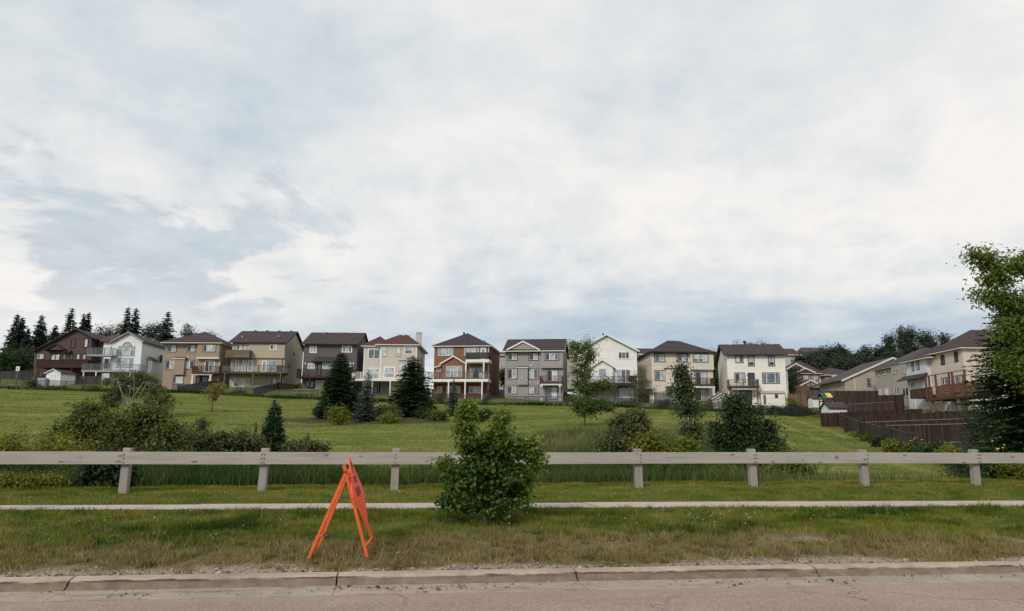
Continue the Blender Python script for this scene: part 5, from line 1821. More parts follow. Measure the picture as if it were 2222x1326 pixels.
        MB().box(a, b, -off, -off + 0.03, zb, zt + 0.01).box(a - 0.03, a - 0.002, -off, 0, zb, zt + 0.01).box(b + 0.002, b + 0.03, -off, 0, zb, zt + 0.01).build('deck_fascia', fm, fl)
        for p in posts:
            x = s.X(p, yf, off)
            z0 = -DOWN if base is None else base
            MB().box(x - pw / 2, x + pw / 2, -off + 0.04, -off + 0.04 + pw, z0, zb).box(x - pw * .7, x + pw * .7, -off + 0.02, -off + 0.06 + pw, zb - 0.18, zb - 0.002).build('deck_post', post_mat or mat, fl)
        # railing: corner and line posts, top and bottom rails, infill
        n = nposts
        rl = MB()
        xs = [a + (b - a) * i / (n - 1) for i in range(n)]
        pt = 0.09
        for x in xs:
            xc = min(max(x, a + pt / 2), b - pt / 2)
            rl.box(xc - pt / 2, xc + pt / 2, -off + 0.02, -off + 0.02 + pt, zt, zr)
        for x in (a, b - pt):
            rl.box(x, x + pt, -0.12, -0.02, zt, zr)
        rl.box(a, b, -off + 0.0, -off + 0.12, zr, zr + 0.05)
        for x in (a, b - 0.12):
            rl.box(x, x + 0.12, -off + 0.12, -0.01, zr, zr + 0.05)
        rl.box(a + pt, b - pt, -off + 0.03, -off + 0.09, zt + 0.08, zt + 0.13)
        ro = rl.build('railing', rm, fl)
        if style == 'wood':
            bl_ = MB()
            k = max(4, int((b - a) / 0.14))
            for i in range(1, k):
                x = a + (b - a) * i / k
                bl_.box(x - 0.02, x + 0.02, -off + 0.04, -off + 0.08, zt + 0.13, zr)
            k = max(3, int(off / 0.14))
            for i in range(1, k):
                y = -off * i / k
                for x in (a + 0.03, b - 0.07):
                    bl_.box(x, x + 0.04, y - 0.02, y + 0.02, zt + 0.08, zr)
            bl_.build('balusters', rm, fl, kind='stuff')
        elif style == 'board':
            bl_ = MB()
            k = max(4, int((b - a) / 0.16))
            for i in range(k):
                x, xe = a + (b - a) * i / k, a + (b - a) * (i + 1) / k - 0.012
                bl_.box(x, xe, -off + 0.045, -off + 0.07 + 0.008 * (i % 2), zt + 0.13, zr)
            for x in (a + 0.03, b - 0.06):
                bl_.box(x, x + 0.03, -off + 0.1, -0.02, zt + 0.08, zr)
            bl_.build('boarding', rm, fl, kind='stuff')
        else:
            g = gl or RAIL_GLASS
            for x, xe in zip(xs[:-1], xs[1:]):
                MB().box(x + pt / 2 + 0.02, xe - pt / 2 - 0.02, -off + 0.055, -off + 0.067, zt + 0.14, zr - 0.01).build('glass_panel', g, fl)
            for x in (a + 0.04, b - 0.052):
                MB().box(x, x + 0.012, -off + 0.16, -0.14, zt + 0.1, zr - 0.01).build('glass_panel', g, fl)
        return fl


RAIL_GLASS = clear_glass('railing_glass', (0.16, 0.20, 0.21), 0.2)
SMOKE_GLASS = clear_glass('smoked_railing_glass', (0.03, 0.03, 0.035), 0.8)
RF_BROWN = shingle('roof_brown', (0.072, 0.052, 0.053))
RF_DARK = shingle('roof_dark', (0.062, 0.047, 0.050))
RF_RED = shingle('roof_red', (0.105, 0.047, 0.042))
RF_GREY = shingle('roof_grey', (0.088, 0.073, 0.074))
D_BROWN = wood('deck_brown', (0.085, 0.045, 0.036), 0.2, 0)
D_RED = wood('deck_redbrown', (0.052, 0.027, 0.024), 0.2, 0)
D_GREY = wood('deck_grey', (0.16, 0.12, 0.10), 0.2, 0)
D_CEDAR = wood('deck_cedar', (0.15, 0.066, 0.042), 0.25, 0)


def n_yaw():
    pass


# 1 -- brown house with a long sloping gable
S = siding('siding_brown', (0.098, 0.058, 0.047), 0.19)
T = BLACKM
H = House('brown_house', 'brown house with one long roof slope and a wide wooden deck', 1, 750, 1040, 132, -2)
L = H.L
o = [L(412, 1000), L(412, 668), L(905, 425), L(1100, 520), L(1100, 1000)]
o[0], o[-1] = (o[0][0], -DOWN), (o[-1][0], -DOWN)
H.part('wall', MB().extrude([o[1], o[2], o[3], o[4], o[0]], 'y', 0, 11), S)
ro = H.rake([L(388, 668, .6), L(905, 400, .6), L(1118, 515, .6)], -.6, 11.5, RF_BROWN, BLACKM, .2)
H.vents(ro, [(H.X(1000, 450) , 4, H.Z(1000, 440) + .1), (H.X(1000, 450), 8, H.Z(1000, 440) + .1)])
a, b = H.X(1100, 700), H.X(1345, 700)
H.block(a - .05, b, -DOWN, H.Z(1150, 525), 1.8, 10, S, 'side_wall')
e = H.Z(1150, 525)
H.part('side_roof', MB().slab([(a + .02, 1.2, e), (b + .3, 1.2, e), (b + .3, 6, e + 1.6), (a + .02, 6, e + 1.6)], .2).slab([(a + .02, 6, e + 1.6), (b + .3, 6, e + 1.6), (b + .3, 10.6, e), (a + .02, 10.6, e)], .2), RF_BROWN)
H.win(850, 522, 908, 638, (1,), [G_DARK], T, BLACKM)
H.win(1008, 522, 1060, 632, (1,), [G_WHITE], T, BLACKM)
H.win(443, 703, 530, 772, (1, 1), [G_MID, G_LIGHT], T)
H.win(610, 706, 722, 800, (1, 1), [G_WHITE, G_WHITE], T, BLACKM, name='door')
for (q, g) in ((750, G_MID), (835, G_DARK), (916, G_WHITE), (990, G_LIGHT)):
    H.win(q, 706, q + 46, 778, (1,), [g], T, BLACKM)
g = [L(535, 660, 1.2), L(665, 585, 1.2), L(775, 655, 1.2)]
H.rake(g, -1.3, -.01, RF_BROWN, BLACKM, .16, 'porch_roof', .16)
H.part('porch_gable', MB().extrude([(g[0][0] + .3, g[0][1] + .02), (g[1][0], g[1][1] - .2), (g[2][0] - .3, g[2][1] + .02)], 'y', -1.0, -.9), S)
a, b = H.X(770, 660, .4), H.X(848, 660, .4)
z = H.Z(800, 690, .7)
H.part('awning', MB().extrude([(-.8, z), (-.8, z + .08), (-.01, z + .55), (-.01, z + .4)], 'x', a, b), RF_BROWN)
H.deck(428, 1045, 872, 850, 3.0, D_RED, (450, 640, 860, 1020), 'board', yr=780, nposts=7, rail_mat=D_RED)
for (q0, q1) in ((470, 540), (700, 800)):
    H.win(q0, 905, q1, 985, (1, 1), [G_DARK, G_DARK], T, BLACKM)

# 2 -- white stucco house with the arched window
S = paint('stucco_white', (0.74, 0.735, 0.74), 0.05, 0.8, streak=0.12)
S2 = paint('stucco_side', (0.74, 0.735, 0.74), 0.05, 0.8, streak=0.12)
BG = paint('blue_grey_trim', (0.16, 0.20, 0.21), 0.1)
H = House('white_stucco_house', 'white stucco house with arched window and glass railed balconies', 1, 1525, 1100, 129, 1)
L = H.L
o = [L(1345, 700), L(1345, 560), L(1540, 458), L(1706, 556), L(1706, 700)]
H.part('wall', MB().extrude([(o[0][0], -DOWN), o[1], o[2], o[3], (o[4][0], -DOWN)], 'y', 0, 10), S)
ro = H.rake([L(1318, 560, .5), L(1540, 440, .5), L(1722, 552, .5)], -.5, 10.5, RF_GREY, VENT, .2)
xr = (H.X(1630, 490), H.Z(1630, 500))
H.vents(ro, [(xr[0], 3, xr[1] + .3), (xr[0], 6.5, xr[1] + .3)])
a, b = H.X(1180, 640), H.X(1345, 640)
ze = H.Z(1250, 550)
H.block(a, b + .05, -DOWN, ze, 1.6, 9.5, S2, 'wing_wall')
H.part('wing_roof', MB().slab([(a - .4, .9, ze + .15), (b + .6, .9, ze + .15), (b + .6, 5.5, ze + 1.9), (a - .4, 5.5, ze + 1.9)], .18).slab([(a - .4, 5.5, ze + 1.9), (b + .6, 5.5, ze + 1.9), (b + .6, 10, ze + .15), (a - .4, 10, ze + .15)], .18), RF_GREY)
w = H.win(1418, 615, 1616, 733, (1, 1.9, 1), [G_BLUE, G_LIGHT, G_BLUE], BG)
cx_, cz_ = L(1525, 617)
rad_ = (H.X(1580, 617) - H.X(1470, 617)) / 2
zt_ = H.Z(1525, 563) - cz_
arc = [(cx_ + rad_ * math.cos(math.pi * i / 14), cz_ + .004 + zt_ * math.sin(math.pi * i / 14)) for i in range(15)]
arc_i = [(cx_ + rad_ * .84 * math.cos(math.pi * i / 14), cz_ + .004 + zt_ * .84 * math.sin(math.pi * i / 14)) for i in range(15)]
MB().extrude(arc + arc_i[::-1], 'y', -.06, .02).build('arch_frame', BG, w)
MB().extrude(arc_i, 'y', -.02, .015).build('pane', G_LIGHT, w)
H.win(1405, 757, 1596, 868, (1, 2.2, 1), [G_BLUE, G_LIGHT, G_BLUE], BG)
H.win_l(H.X(1255, 650) + .1, H.X(1345, 650) - .05, H.Z(1300, 715) , H.Z(1300, 590), (1, 1), [G_DARK, G_DARK], WHITE, off=-1.6, name='door')
H.win_l(H.X(1185, 800), H.X(1320, 800), H.Z(1250, 880), H.Z(1250, 745), (1, 1), [G_DARK, G_MID], WHITE, off=-1.6, name='door')
H.win_l(H.X(1195, 1040), H.X(1260, 1040), H.Z(1250, 1100) - .3, H.Z(1250, 985), (1,), [G_DARK], BG, off=-1.6, name='door')
H.deck(1040, 1348, 735, 715, 1.6, BG, (1232,), 'glass', yr=637, nposts=4, rail_mat=BG, fascia=VENT)
H.deck(978, 1665, 925, 905, 3.0, BG, (1000, 1150, 1560), 'glass', yr=832, nposts=7, rail_mat=BG, fascia=VENT, post_mat=WHITE)
# right-hand side wall: window and chimney box
xw = H.X(1706, 800)
MB().box(xw - .02, xw + .05, 6.6, 7.5, H.Z(1706, 760), H.Z(1706, 665)).build('side_window', BLACKM, H.root)
MB().box(xw, xw + .7, 2.2, 4.2, -.2, H.Z(1706, 770)).build('chimney_box', S2, H.root)
MB().extrude([(xw - .01, H.Z(1706, 770) + .6), (xw + .95, H.Z(1706, 770) - .05), (xw + .95, H.Z(1706, 770) + .04), (xw - .01, H.Z(1706, 770) + .7)], 'y', 1.9, 4.5).build('chimney_roof', RF_GREY, H.root)

# 3 -- tan house with hip roof
S = siding('siding_tan', (0.335, 0.255, 0.195), 0.2)
H = House('tan_house', 'tan house with hip roof and a small balcony on cream columns', 2, 550, 1030, 130, -1)
L = H.L
a, b, m_ = H.X(165, 600), H.X(938, 600), H.X(635, 600)
ze = H.Z(550, 358)
D = 10.5
H.block(a, b, -DOWN, ze, 0, D, S)
H.block(m_, b + .02, H.Z(780, 560), ze - .01, -.75, -.005, S, 'upper_bay')
MB().box(m_ - .05, b + .07, -.80, -.004, H.Z(780, 570), H.Z(780, 548)).build('ledge', CREAM, H.root)
ro = H.hip(a - .45, b + .5, -1.2, D + .5, ze, H.Z(765, 205, -5) - ze - .1, RF_BROWN, CREAM)
H.vents(ro, [(H.X(735, 255, -2), 2.0, H.Z(735, 262, -2)), (0.5, 4, H.Z(700, 215, -4))])
TR = paint('dark_brown_trim', (0.05, 0.04, 0.038), 0.1)
for (x0, y0, x1, y1, cols, pn, of) in ((207, 368, 338, 471, (1, 1), [G_DARK, G_LIGHT], 0), (478, 365, 604, 469, (1, 1), [G_DARK, G_LIGHT], 0), (698, 362, 881, 469, (1, 1.3, 1), [G_DARK, G_LIGHT, G_LIGHT], .75),
                                       (182, 578, 312, 713, (1, 1.1), [G_DARK, G_LIGHT], 0), (455, 580, 586, 706, (1, 1), [G_LIGHT, G_DARK], 0), (278, 793, 436, 909, (1, 1, 1), [G_DARK, G_LIGHT, G_WHITE], 0)):
    H.win(x0, y0, x1, y1, cols, pn, TR, off=of)
H.win(722, 586, 864, 745, (1, 1.4), [G_DARK, G_BLUE], WHITE, name='door')
H.bump(300, 562, 440, 780, 0, S, RF_BROWN, .3, CREAM)
H.deck(545, 925, 768, 745, 1.9, D_BROWN, (), 'wood', yr=665, nposts=4, fascia=D_BROWN)
a2, b2 = H.X(540, 775, 1.7), H.X(832, 775, 1.7)
MB().box(a2, b2, -1.75, -1.55, H.Z(680, 786, 1.7), H.Z(680, 769, 1.7)).build('beam', CREAM, H.root)
for (q, qb) in ((555, 905), (800, 885)):
    x = H.X(q, 850, 1.7)
    MB().box(x - .2, x + .2, -1.8, -1.4, -DOWN, H.Z(q, 840, 1.7)).box(x - .15, x + .15, -1.76, -1.44, H.Z(q, 840, 1.7), H.Z(q, 787, 1.7)).build('column', CREAM, H.root)
H.win(600, 800, 775, 905, (1, 1), [G_DARK, G_DARK], BLACKM, BLACKM, name='door')
H.lamp(497, 541)
H.pipe_down(955, 372, 850, CREAM, .02)

# 4 -- yellow-beige house with side gable
S = siding('siding_beige', (0.43, 0.37, 0.275), 0.2)
H = House('beige_house', 'yellow beige house with dark side gable and long glass railed deck', 2, 1460, 985, 130, 0)
L = H.L
a, b = H.X(1088, 600), H.X(1828, 600)
ze = H.Z(1450, 352)
D = 11.0
rise = H.Z(1630, 180, -D / 2) - ze - .2
H.part('wall', MB().extrude([(0, -DOWN), (0, ze + .05), (D / 2, ze + rise * .97), (D, ze + .05), (D, -DOWN)], 'x', a, b), S)
zs = H.Z(1600, 556)
H.block(H.X(1340, 450), b - .02, zs, ze - .01, -.35, -.005, S, 'upper_bay')
ro = H.gable_x(a - .45, b + .4, -.75, D + .6, ze, rise, RF_BROWN, BLACKM)
H.vents(ro, [(H.X(1255, 265, -2), 1.7, H.Z(1255, 265, -2)), (H.X(1750, 255, -2), 1.8, H.Z(1750, 255, -2))])
H.vents(ro, [(a + 2 + 2.2 * i, D / 2, ze + rise + .12) for i in range(4)], mat=BLACKM)
H.win(1165, 360, 1247, 442, (1, 1), [G_DARK, G_WHITE], S)
H.win(1275, 366, 1346, 450, (1,), [G_LIGHT], WHITE, name='door')
H.win(1620, 360, 1723, 441, (1, 1), [G_DARK, G_LIGHT], WHITE, off=.35)
H.deck(1008, 1338, 545, 525, 1.7, D_GREY, (), 'board', yr=443, nposts=4)
H.deck(955, 1800, 768, 745, 3.0, D_GREY, (1000, 1390, 1770), 'glass', yr=655, nposts=6, rail_mat=D_BROWN, fascia=D_BROWN)
for (x0, x1, g) in ((1143, 1197, G_BLUE), (1240, 1302, G_LIGHT), (1318, 1388, G_BLUE)):
    H.win(x0, 582, x1, 735, (1,), [g], WHITE)
H.win(1508, 586, 1582, 745, (1,), [G_BLUE], WHITE, WHITE, .16, name='door')
H.win(1590, 580, 1717, 745, (1,), [G_BLUE], S, name='window')
H.win(1110, 827, 1192, 952, (1,), [(G_MID, G_LIGHT)], WHITE, rows=.45)
H.win(1203, 829, 1277, 985, (1,), [G_WHITE], WHITE, WHITE, .14, name='door')
H.win(1288, 829, 1347, 932, (1,), [G_LIGHT], WHITE)
H.win(1610, 826, 1712, 935, (1.6, 1), [G_DARK, G_WHITE], S)
for (y0, y1, z0, z1) in ((5.0, 5.5, 470, 425), (2.6, 3.2, 660, 618)):
    MB().box(b - .01, b + .05, y0, y1, H.Z(1828, z0), H.Z(1828, z1)).build('side_window', BLACKM, H.root)
H.pipe_down(1815, 352, 890, D_BROWN)

# 5 -- dark grey house
S = siding('siding_charcoal', (0.112, 0.099, 0.099), 0.2)
H = House('charcoal_house', 'charcoal grey house with dark side gable and red brown deck', 3, 600, 985, 128, 0)
L = H.L
a, b = H.X(238, 600), H.X(972, 600)
ze = H.Z(600, 372)
D = 11.0
rise = H.Z(730, 198, -D / 2) - ze - .2
H.part('wall', MB().extrude([(0, -DOWN), (0, ze + .05), (D / 2, ze + rise * .97), (D, ze + .05), (D, -DOWN)], 'x', a, b), S)
ro = H.gable_x(a - .3, b + .3, -.7, D + .6, ze, rise, RF_BROWN, BLACKM)
H.vents(ro, [(H.X(q, 205, -D / 2), D / 2 - .1, ze + rise + .12) for q in (515, 740, 912)], mat=WHITE)
for q in (570, 822):
    H.pipe(ro, H.X(q, 215, -4.6), 4.6, ze + rise * .85)
H.win(328, 383, 426, 481, (1, 1), [G_LIGHT, G_BLUE], WHITE, tw=.12)
H.win(769, 379, 911, 474, (1, 1, 1), [G_MID, G_LIGHT, G_MID], WHITE, tw=.12)
H.win(302, 622, 399, 705, (1, 1), [G_LIGHT, G_LIGHT], WHITE)
H.win(430, 624, 492, 790, (1,), [G_MID], BLACKM, BLACKM, name='door')
H.win(502, 614, 640, 705, (1, 1.2), [G_LIGHT, G_BLUE], WHITE)
H.win(825, 616, 897, 700, (1,), [G_LIGHT], WHITE)
z = H.Z(520, 600, .9)
a2, b2 = H.X(350, 590, .9), H.X(690, 590, .9)
H.part('awning', MB().quad((a2, -.9, z), (b2, -.9, z), (b2, -.9, z + .1), (a2, -.9, z + .1)).quad((a2, -.9, z + .1), (b2, -.9, z + .1), (b2 - .6, -.01, z + .95), (a2 + .6, -.01, z + .95)).quad((a2, -.9, z), (a2, -.9, z + .1), (a2 + .6, -.01, z + .95), (a2, -.01, z)).quad((b2, -.9, z), (b2, -.9, z + .1), (b2 - .6, -.01, z + .95), (b2, -.01, z)).quad((a2, -.9, z), (b2, -.9, z), (b2, -.01, z), (a2, -.01, z)), RF_DARK)
H.deck(145, 955, 822, 800, 2.6, D_RED, (330, 620, 930), 'wood', yr=700, nposts=6)
H.win(408, 858, 525, 980, (1, 1), [G_LIGHT, G_WHITE], WHITE, name='door')
H.win(338, 860, 382, 955, (1,), [G_LIGHT], BLACKM)
H.win(280, 862, 322, 950, (1,), [G_MID], BLACKM)
for q in (272, 930):
    H.lamp(q, 625)
MB().box(b, b + .6, 3.0, 5.0, -.5, H.Z(972, 560)).build('chimney_box', S, H.root)

# 6 -- beige house with the red roof and white deck
S = siding('siding_sand', (0.57, 0.495, 0.425), 0.2)
H = House('sand_house', 'sand coloured house with red hip roof, chimney and white railed deck', 3, 1430, 1075, 127, 0)
L = H.L
a, b, m_ = H.X(1062, 600), H.X(1792, 600), H.X(1303, 600)
ze = H.Z(1550, 376)
D = 12.0
H.block(m_, b, -DOWN, ze, 0, D, S)
H.block(a, m_ + .01, -DOWN, ze - .2, .5, D - 1, S, 'wing_wall')
ro = H.hip(m_ - 1.1, b + .6, -.55, D + .5, ze, H.Z(1560, 220, -5) - ze - .2, RF_RED, WHITE, ridge=.75)
ro2 = H.hip(a - .55, m_ + 2.0, .0, D - .6, ze - .22, 2.0, RF_RED, WHITE, name='wing_roof', ridge=.0)
H.vents(ro, [(H.X(q, 222, -5), 5.6, H.Z(1560, 226, -5)) for q in (1535, 1610)], mat=WHITE)
H.pipe(ro, H.X(1690, 250, -5), 5, H.Z(1690, 275, -5))
cxm = H.X(1822, 300, -4)
MB().box(cxm - .42, cxm + .42, 3.6, 4.6, ze, H.Z(1822, 212, -4)).box(cxm - .5, cxm + .5, 3.52, 4.68, H.Z(1822, 212, -4), H.Z(1822, 198, -4)).build('chimney', siding('chimney_sand', (0.55, 0.5, 0.45), .2), ro)
H.win_l(H.X(1110, 490) + .1, H.X(1300, 490) - .1, H.Z(1200, 563), H.Z(1200, 415), (1, 1), [G_MID, G_MID], WHITE, tw=.12, off=-.5)
for q in (1318, 1510):
    H.win(q, 388, q + 70, 530, (1,), [G_WHITE], paint('sage_trim', (0.36, 0.40, 0.36), .1), WHITE, .16)
H.win(1625, 384, 1743, 500, (1,), [(G_MID, G_LIGHT)], WHITE, tw=.12, rows=.5)
H.win_l(H.X(1110, 750) + .1, H.X(1288, 750) - .05, H.Z(1200, 835), H.Z(1200, 680), (1, 1), [(G_MID, G_LIGHT)] * 2, WHITE, tw=.12, off=-.5, rows=.5)
H.win(1340, 666, 1502, 828, (1,), [(G_MID, G_LIGHT)], WHITE, tw=.18, rows=.4)
H.bump(1550, 605, 1690, 840, 0, S, RF_RED, .3, WHITE)
H.win(1575, 625, 1668, 740, (1, 1), [G_LIGHT, G_MID], WHITE, off=.55)
for q in (1066, 1303, 1786):
    MB().box(H.X(q, 600) - .1, H.X(q, 600) + .1, -.06 if q > 1200 else .44, -.004 if q > 1200 else .496, -.3, ze - .25).build('corner_board', WHITE, H.root)
H.deck(903, 1730, 862, 838, 3.0, WHITE, (912, 1187, 1432, 1700), 'wood', yr=746, nposts=8, rail_mat=WHITE, post_mat=WHITE)
MB().box(H.X(1190, 950), H.X(1420, 950), -.06, -.004, -.4, H.Z(1300, 880)).build('lower_panel', paint('shade_grey_panel', (0.2, 0.19, 0.185), .1), H.root)
H.win(1205, 925, 1260, 1070, (1,), [G_DARK], BLACKM, BLACKM, off=.06, name='door')
H.lamp(1320, 630)
xb = b
for (y0, y1, z0, z1) in ((6.8, 7.5, 548, 470), (3.8, 4.4, 775, 705), (6.9, 7.5, 780, 720)):
    MB().box(xb - .01, xb + .05, y0, y1, H.Z(1792, z0), H.Z(1792, z1)).build('side_window', BLACKM, H.root)

# 7 -- brick house
S = brickish('brick_rust', (0.185, 0.088, 0.05), (0.25, 0.126, 0.074))
SB = brickish('brick_base', (0.145, 0.055, 0.042), (0.20, 0.08, 0.06))
H = House('brick_house', 'rust brown brick house with hip roof and two white railed decks', 4, 590, 1068, 127, -8)
L = H.L
a, b = H.X(207, 600), H.X(988, 600)
ze = H.Z(590, 343)
D = 11.5
zl = H.Z(590, 830)
H.block(a, b, zl, ze, 0, D, S)
H.block(a + .01, b - .01, -DOWN, zl - .003, .01, D - .01, SB, 'lower_wall')
ro = H.hip(a - .35, b + .45, -.5, D + .5, ze, H.Z(680, 152, -5) - ze - .2, RF_DARK, WHITE)
H.pipe(ro, H.X(632, 165, -4.5), 4.5, H.Z(632, 172, -4.5), .16, .45)
H.pipe(ro, H.X(925, 268, -4), 4.0, H.Z(925, 285, -4))
GT = paint('grey_beige_trim', (0.36, 0.335, 0.29), .08)
H.win(262, 354, 484, 476, (1, 1.8, 1), [G_BLUE, G_LIGHT, G_BLUE], GT, tw=.13)
H.win(632, 354, 850, 472, (1, 2, 1), [G_BLUE, G_LIGHT, G_BLUE], GT, tw=.13)
H.win(866, 358, 947, 520, (1,), [G_BLUE], WHITE, WHITE, .2, name='door')
# gabled bay
o = [L(325, 700, .8), L(650, 700, .8)]
zg, zp, zbm = H.Z(485, 585, .8), H.Z(485, 490, .8), H.Z(485, 800, .8)
xm_ = H.X(485, 490, .8)
H.part('bay', MB().extrude([(o[0][0], zbm), (o[0][0], zg), (xm_, zp), (o[1][0], zg), (o[1][0], zbm)], 'y', -.8, -.005), S)
H.rake([L(285, 583, 1.1), L(485, 468, 1.1), L(668, 580, 1.1)], -1.15, -.006, RF_DARK, WHITE, .14, 'bay_roof', .22)
H.part('lean_roof', MB().slab([(*L(205, 636, .3)[:1], -.6, H.Z(205, 636, .3)), (H.X(330, 600, .3), -.6, H.Z(330, 600, .3)), (H.X(330, 600, .3), -.006, H.Z(330, 590, .3)), (H.X(205, 636, .3), -.006, H.Z(205, 626, .3))], .14), WHITE)
H.win(375, 613, 606, 771, (1, 2, 1), [G_BLUE, G_LIGHT, G_BLUE], GT, tw=.13, off=.8)
H.win(238, 632, 306, 706, (1,), [G_MID], GT, tw=.12)
H.win(703, 630, 907, 800, (1, 1), [G_BLUE, G_BLUE], VENT, BLACKM, name='door')
H.deck(657, 985, 562, 522, 2.6, WHITE, (), 'glass', yr=427, nposts=3, rail_mat=BLACKM, gl=SMOKE_GLASS)
for q in (660, 912):
    x = H.X(q, 680, 2.5)
    MB().box(x - .11, x + .11, -2.6, -2.38, H.Z(q, 800, 2.5), H.Z(q, 563, 2.5)).build('balcony_post', WHITE, H.root)
H.deck(120, 972, 838, 802, 3.0, WHITE, (167, 413, 648, 888), 'glass', yr=702, nposts=6, rail_mat=BLACKM, gl=clear_glass('thin_railing_glass', (0.2, 0.2, 0.2), .14), pw=.2)
H.win(248, 903, 330, 1000, (1,), [G_BLUE], GT, WHITE, .12)
H.win(375, 893, 586, 1003, (1, 2, 1), [G_BLUE, G_LIGHT, G_BLUE], GT, tw=.12)
H.win(697, 898, 888, 1006, (1, 2), [G_BLUE, G_LIGHT], GT, tw=.12)
H.pipe_down(983, 345, 955, CREAM)

# 8 -- grey house with pediment
S = siding('siding_grey', (0.325, 0.295, 0.285), 0.2)
H = House('grey_house', 'light grey house with small white edged pediment and corner balcony', 4, 1620, 1092, 126, -8)
L = H.L
a, b, m_ = H.X(1213, 700), H.X(2038, 700), H.X(1727, 700)
ze = H.Z(1620, 418)
D = 11
rise = H.Z(1660, 234, -D / 2) - ze - .2
H.part('wall', MB().extrude([(0, -DOWN), (0, ze + .05), (D / 2, ze + rise * .97), (D, ze + .05), (D, -DOWN)], 'x', a, b), S)
H.block(m_, b + .01, H.Z(1880, 648), ze - .01, -.6, -.005, S, 'upper_bay')
ro = H.gable_x(a - .35, b + .35, -.9, D + .5, ze, rise, RF_DARK, CREAM)
H.vents(ro, [(H.X(q, 240, -D / 2), D / 2 - .1, ze + rise + .1) for q in (1368, 1520, 1663, 1808, 1955)], mat=WHITE)
g = [L(1240, 378, .9), L(1470, 258, .9), L(1707, 378, .9)]
H.part('pediment_wall', MB().extrude([(g[0][0] + .5, g[0][1] - .02), (g[1][0], g[1][1] - .25), (g[2][0] - .5, g[2][1] - .02)], 'y', -.8, .9), S)
H.rake(g, -1.0, 2.6, RF_DARK, WHITE, .1, 'pediment_roof', .26)
DT = paint('slate_trim', (0.062, 0.06, 0.068), .1)
for (x0, y0, x1, y1, cols, pn, of) in ((1246, 424, 1391, 539, (1, 1), [G_DARK, G_LIGHT], 0), (1547, 424, 1692, 539, (1, 1), [G_DARK, G_LIGHT], 0), (1780, 424, 1981, 539, (1, 1.3, 1), [G_DARK, G_LIGHT, G_MID], .6),
                                       (1242, 651, 1391, 803, (1, 1), [G_DARK, G_LIGHT], 0), (1547, 651, 1693, 803, (1, 1), [G_LIGHT, G_MID], 0), (1239, 896, 1388, 1016, (1, 1), [G_DARK, G_LIGHT], 0), (1544, 896, 1693, 1014, (1, 1), [G_LIGHT, G_MID], 0)):
    H.win(x0, y0, x1, y1, cols, pn, DT, tw=.12, off=of)
H.win(1800, 666, 1966, 840, (1, 1), [G_DARK, G_WHITE], DT, name='door')
H.win(1798, 908, 1962, 1088, (1, 1), [G_MID, G_WHITE], DT, name='door')
H.bump(1393, 640, 1536, 882, 0, S, RF_DARK, .25, CREAM)
H.deck(1707, 2032, 865, 842, 1.9, D_BROWN, (), 'wood', yr=757, nposts=4)
a2, b2 = H.X(1715, 880, 1.8), H.X(2024, 880, 1.8)
MB().box(a2, b2, -1.85, -1.6, H.Z(1870, 889, 1.8), H.Z(1870, 868, 1.8)).build('beam', CREAM, H.root)
for q in (1733, 1993):
    x = H.X(q, 980, 1.75)
    zt = H.Z(q, 890, 1.75)
    MB().box(x - .11, x + .11, -1.83, -1.61, -DOWN, zt - .25).build('column', S, H.root)
    MB().box(x - .2, x + .2, -1.9, -1.54, zt - .25, zt).build('capital', CREAM, H.root)
    MB().box(x - .2, x + .2, -1.9, -1.54, -.3, .18).build('column_base', CREAM, H.root)
for q in ((1588, 610), (1568, 852), (1683, 855), (1458, 785)):
    H.lamp(*q, off=.55 if q[0] == 1458 else 0)

# 9 -- white gabled house
S = siding('siding_white', (0.80, 0.775, 0.74), 0.22)
H = House('white_gable_house', 'white sided house with big plain gable and dark red deck', 5, 600, 1003, 125, -4)
L = H.L
zb = H.Z(600, 320)
xl, xr_ = H.X(205, 500), H.X(1002, 500)
H.part('wall', MB().extrude([(xl, -DOWN), (xl, zb), (H.X(592, 110), H.Z(592, 112)), (xr_, zb), (xr_, -DOWN)], 'y', 0, 11), S)
ro = H.rake([L(165, 322, .5), L(592, 88, .5), L(1034, 314, .5)], -.5, 11.4, RF_GREY, WHITE, .16, fw=.26)
H.pipe(ro, H.X(550, 105, -3), 3, H.Z(550, 108, -3), .13, .3)
H.win(743, 323, 906, 433, (1, 1.2, 1), [G_DARK, G_MID, G_DARK], WHITE, tw=.16)
H.win(262, 325, 325, 410, (1,), [G_MID], WHITE, tw=.14)
x, z = L(592, 165)
MB().tube([(x, -.06, z), (x, -.003, z)], .3, 16).build('gable_vent', CREAM, H.root)
xg0, xg1 = H.X(390, 650, .9), H.X(682, 650, .9)
zg, zp, zbm = H.Z(535, 540, .9), H.Z(535, 450, .9), H.Z(535, 760, .9)
H.part('bay', MB().extrude([(xg0, zbm), (xg0, zg), (H.X(535, 450, .9), zp), (xg1, zg), (xg1, zbm)], 'y', -.9, -.005), S)
H.rake([L(360, 545, 1.2), L(535, 430, 1.2), L(716, 540, 1.2)], -1.25, -.006, RF_GREY, WHITE, .12, 'bay_roof', .2)
H.win(478, 546, 602, 665, (1,), [G_BLUE], WHITE, tw=.14, off=.9)
H.win(720, 558, 922, 745, (1, 1, 1), [G_LIGHT, G_MID, G_MID], WHITE, tw=.14, name='door')
H.deck(200, 1000, 785, 745, 2.8, D_RED, (230, 470, 700, 980), 'wood', yr=658, nposts=6)
MB().box(xl - .03, xr_ + .03, -.05, -.004, -DOWN, H.Z(700, 790)).build('lower_panel', siding('siding_grey_low', (0.30, 0.275, 0.26), .22), H.root)
H.win(768, 812, 942, 948, (1, 1), [G_LIGHT, G_BLUE], WHITE, off=.05, tw=.12)

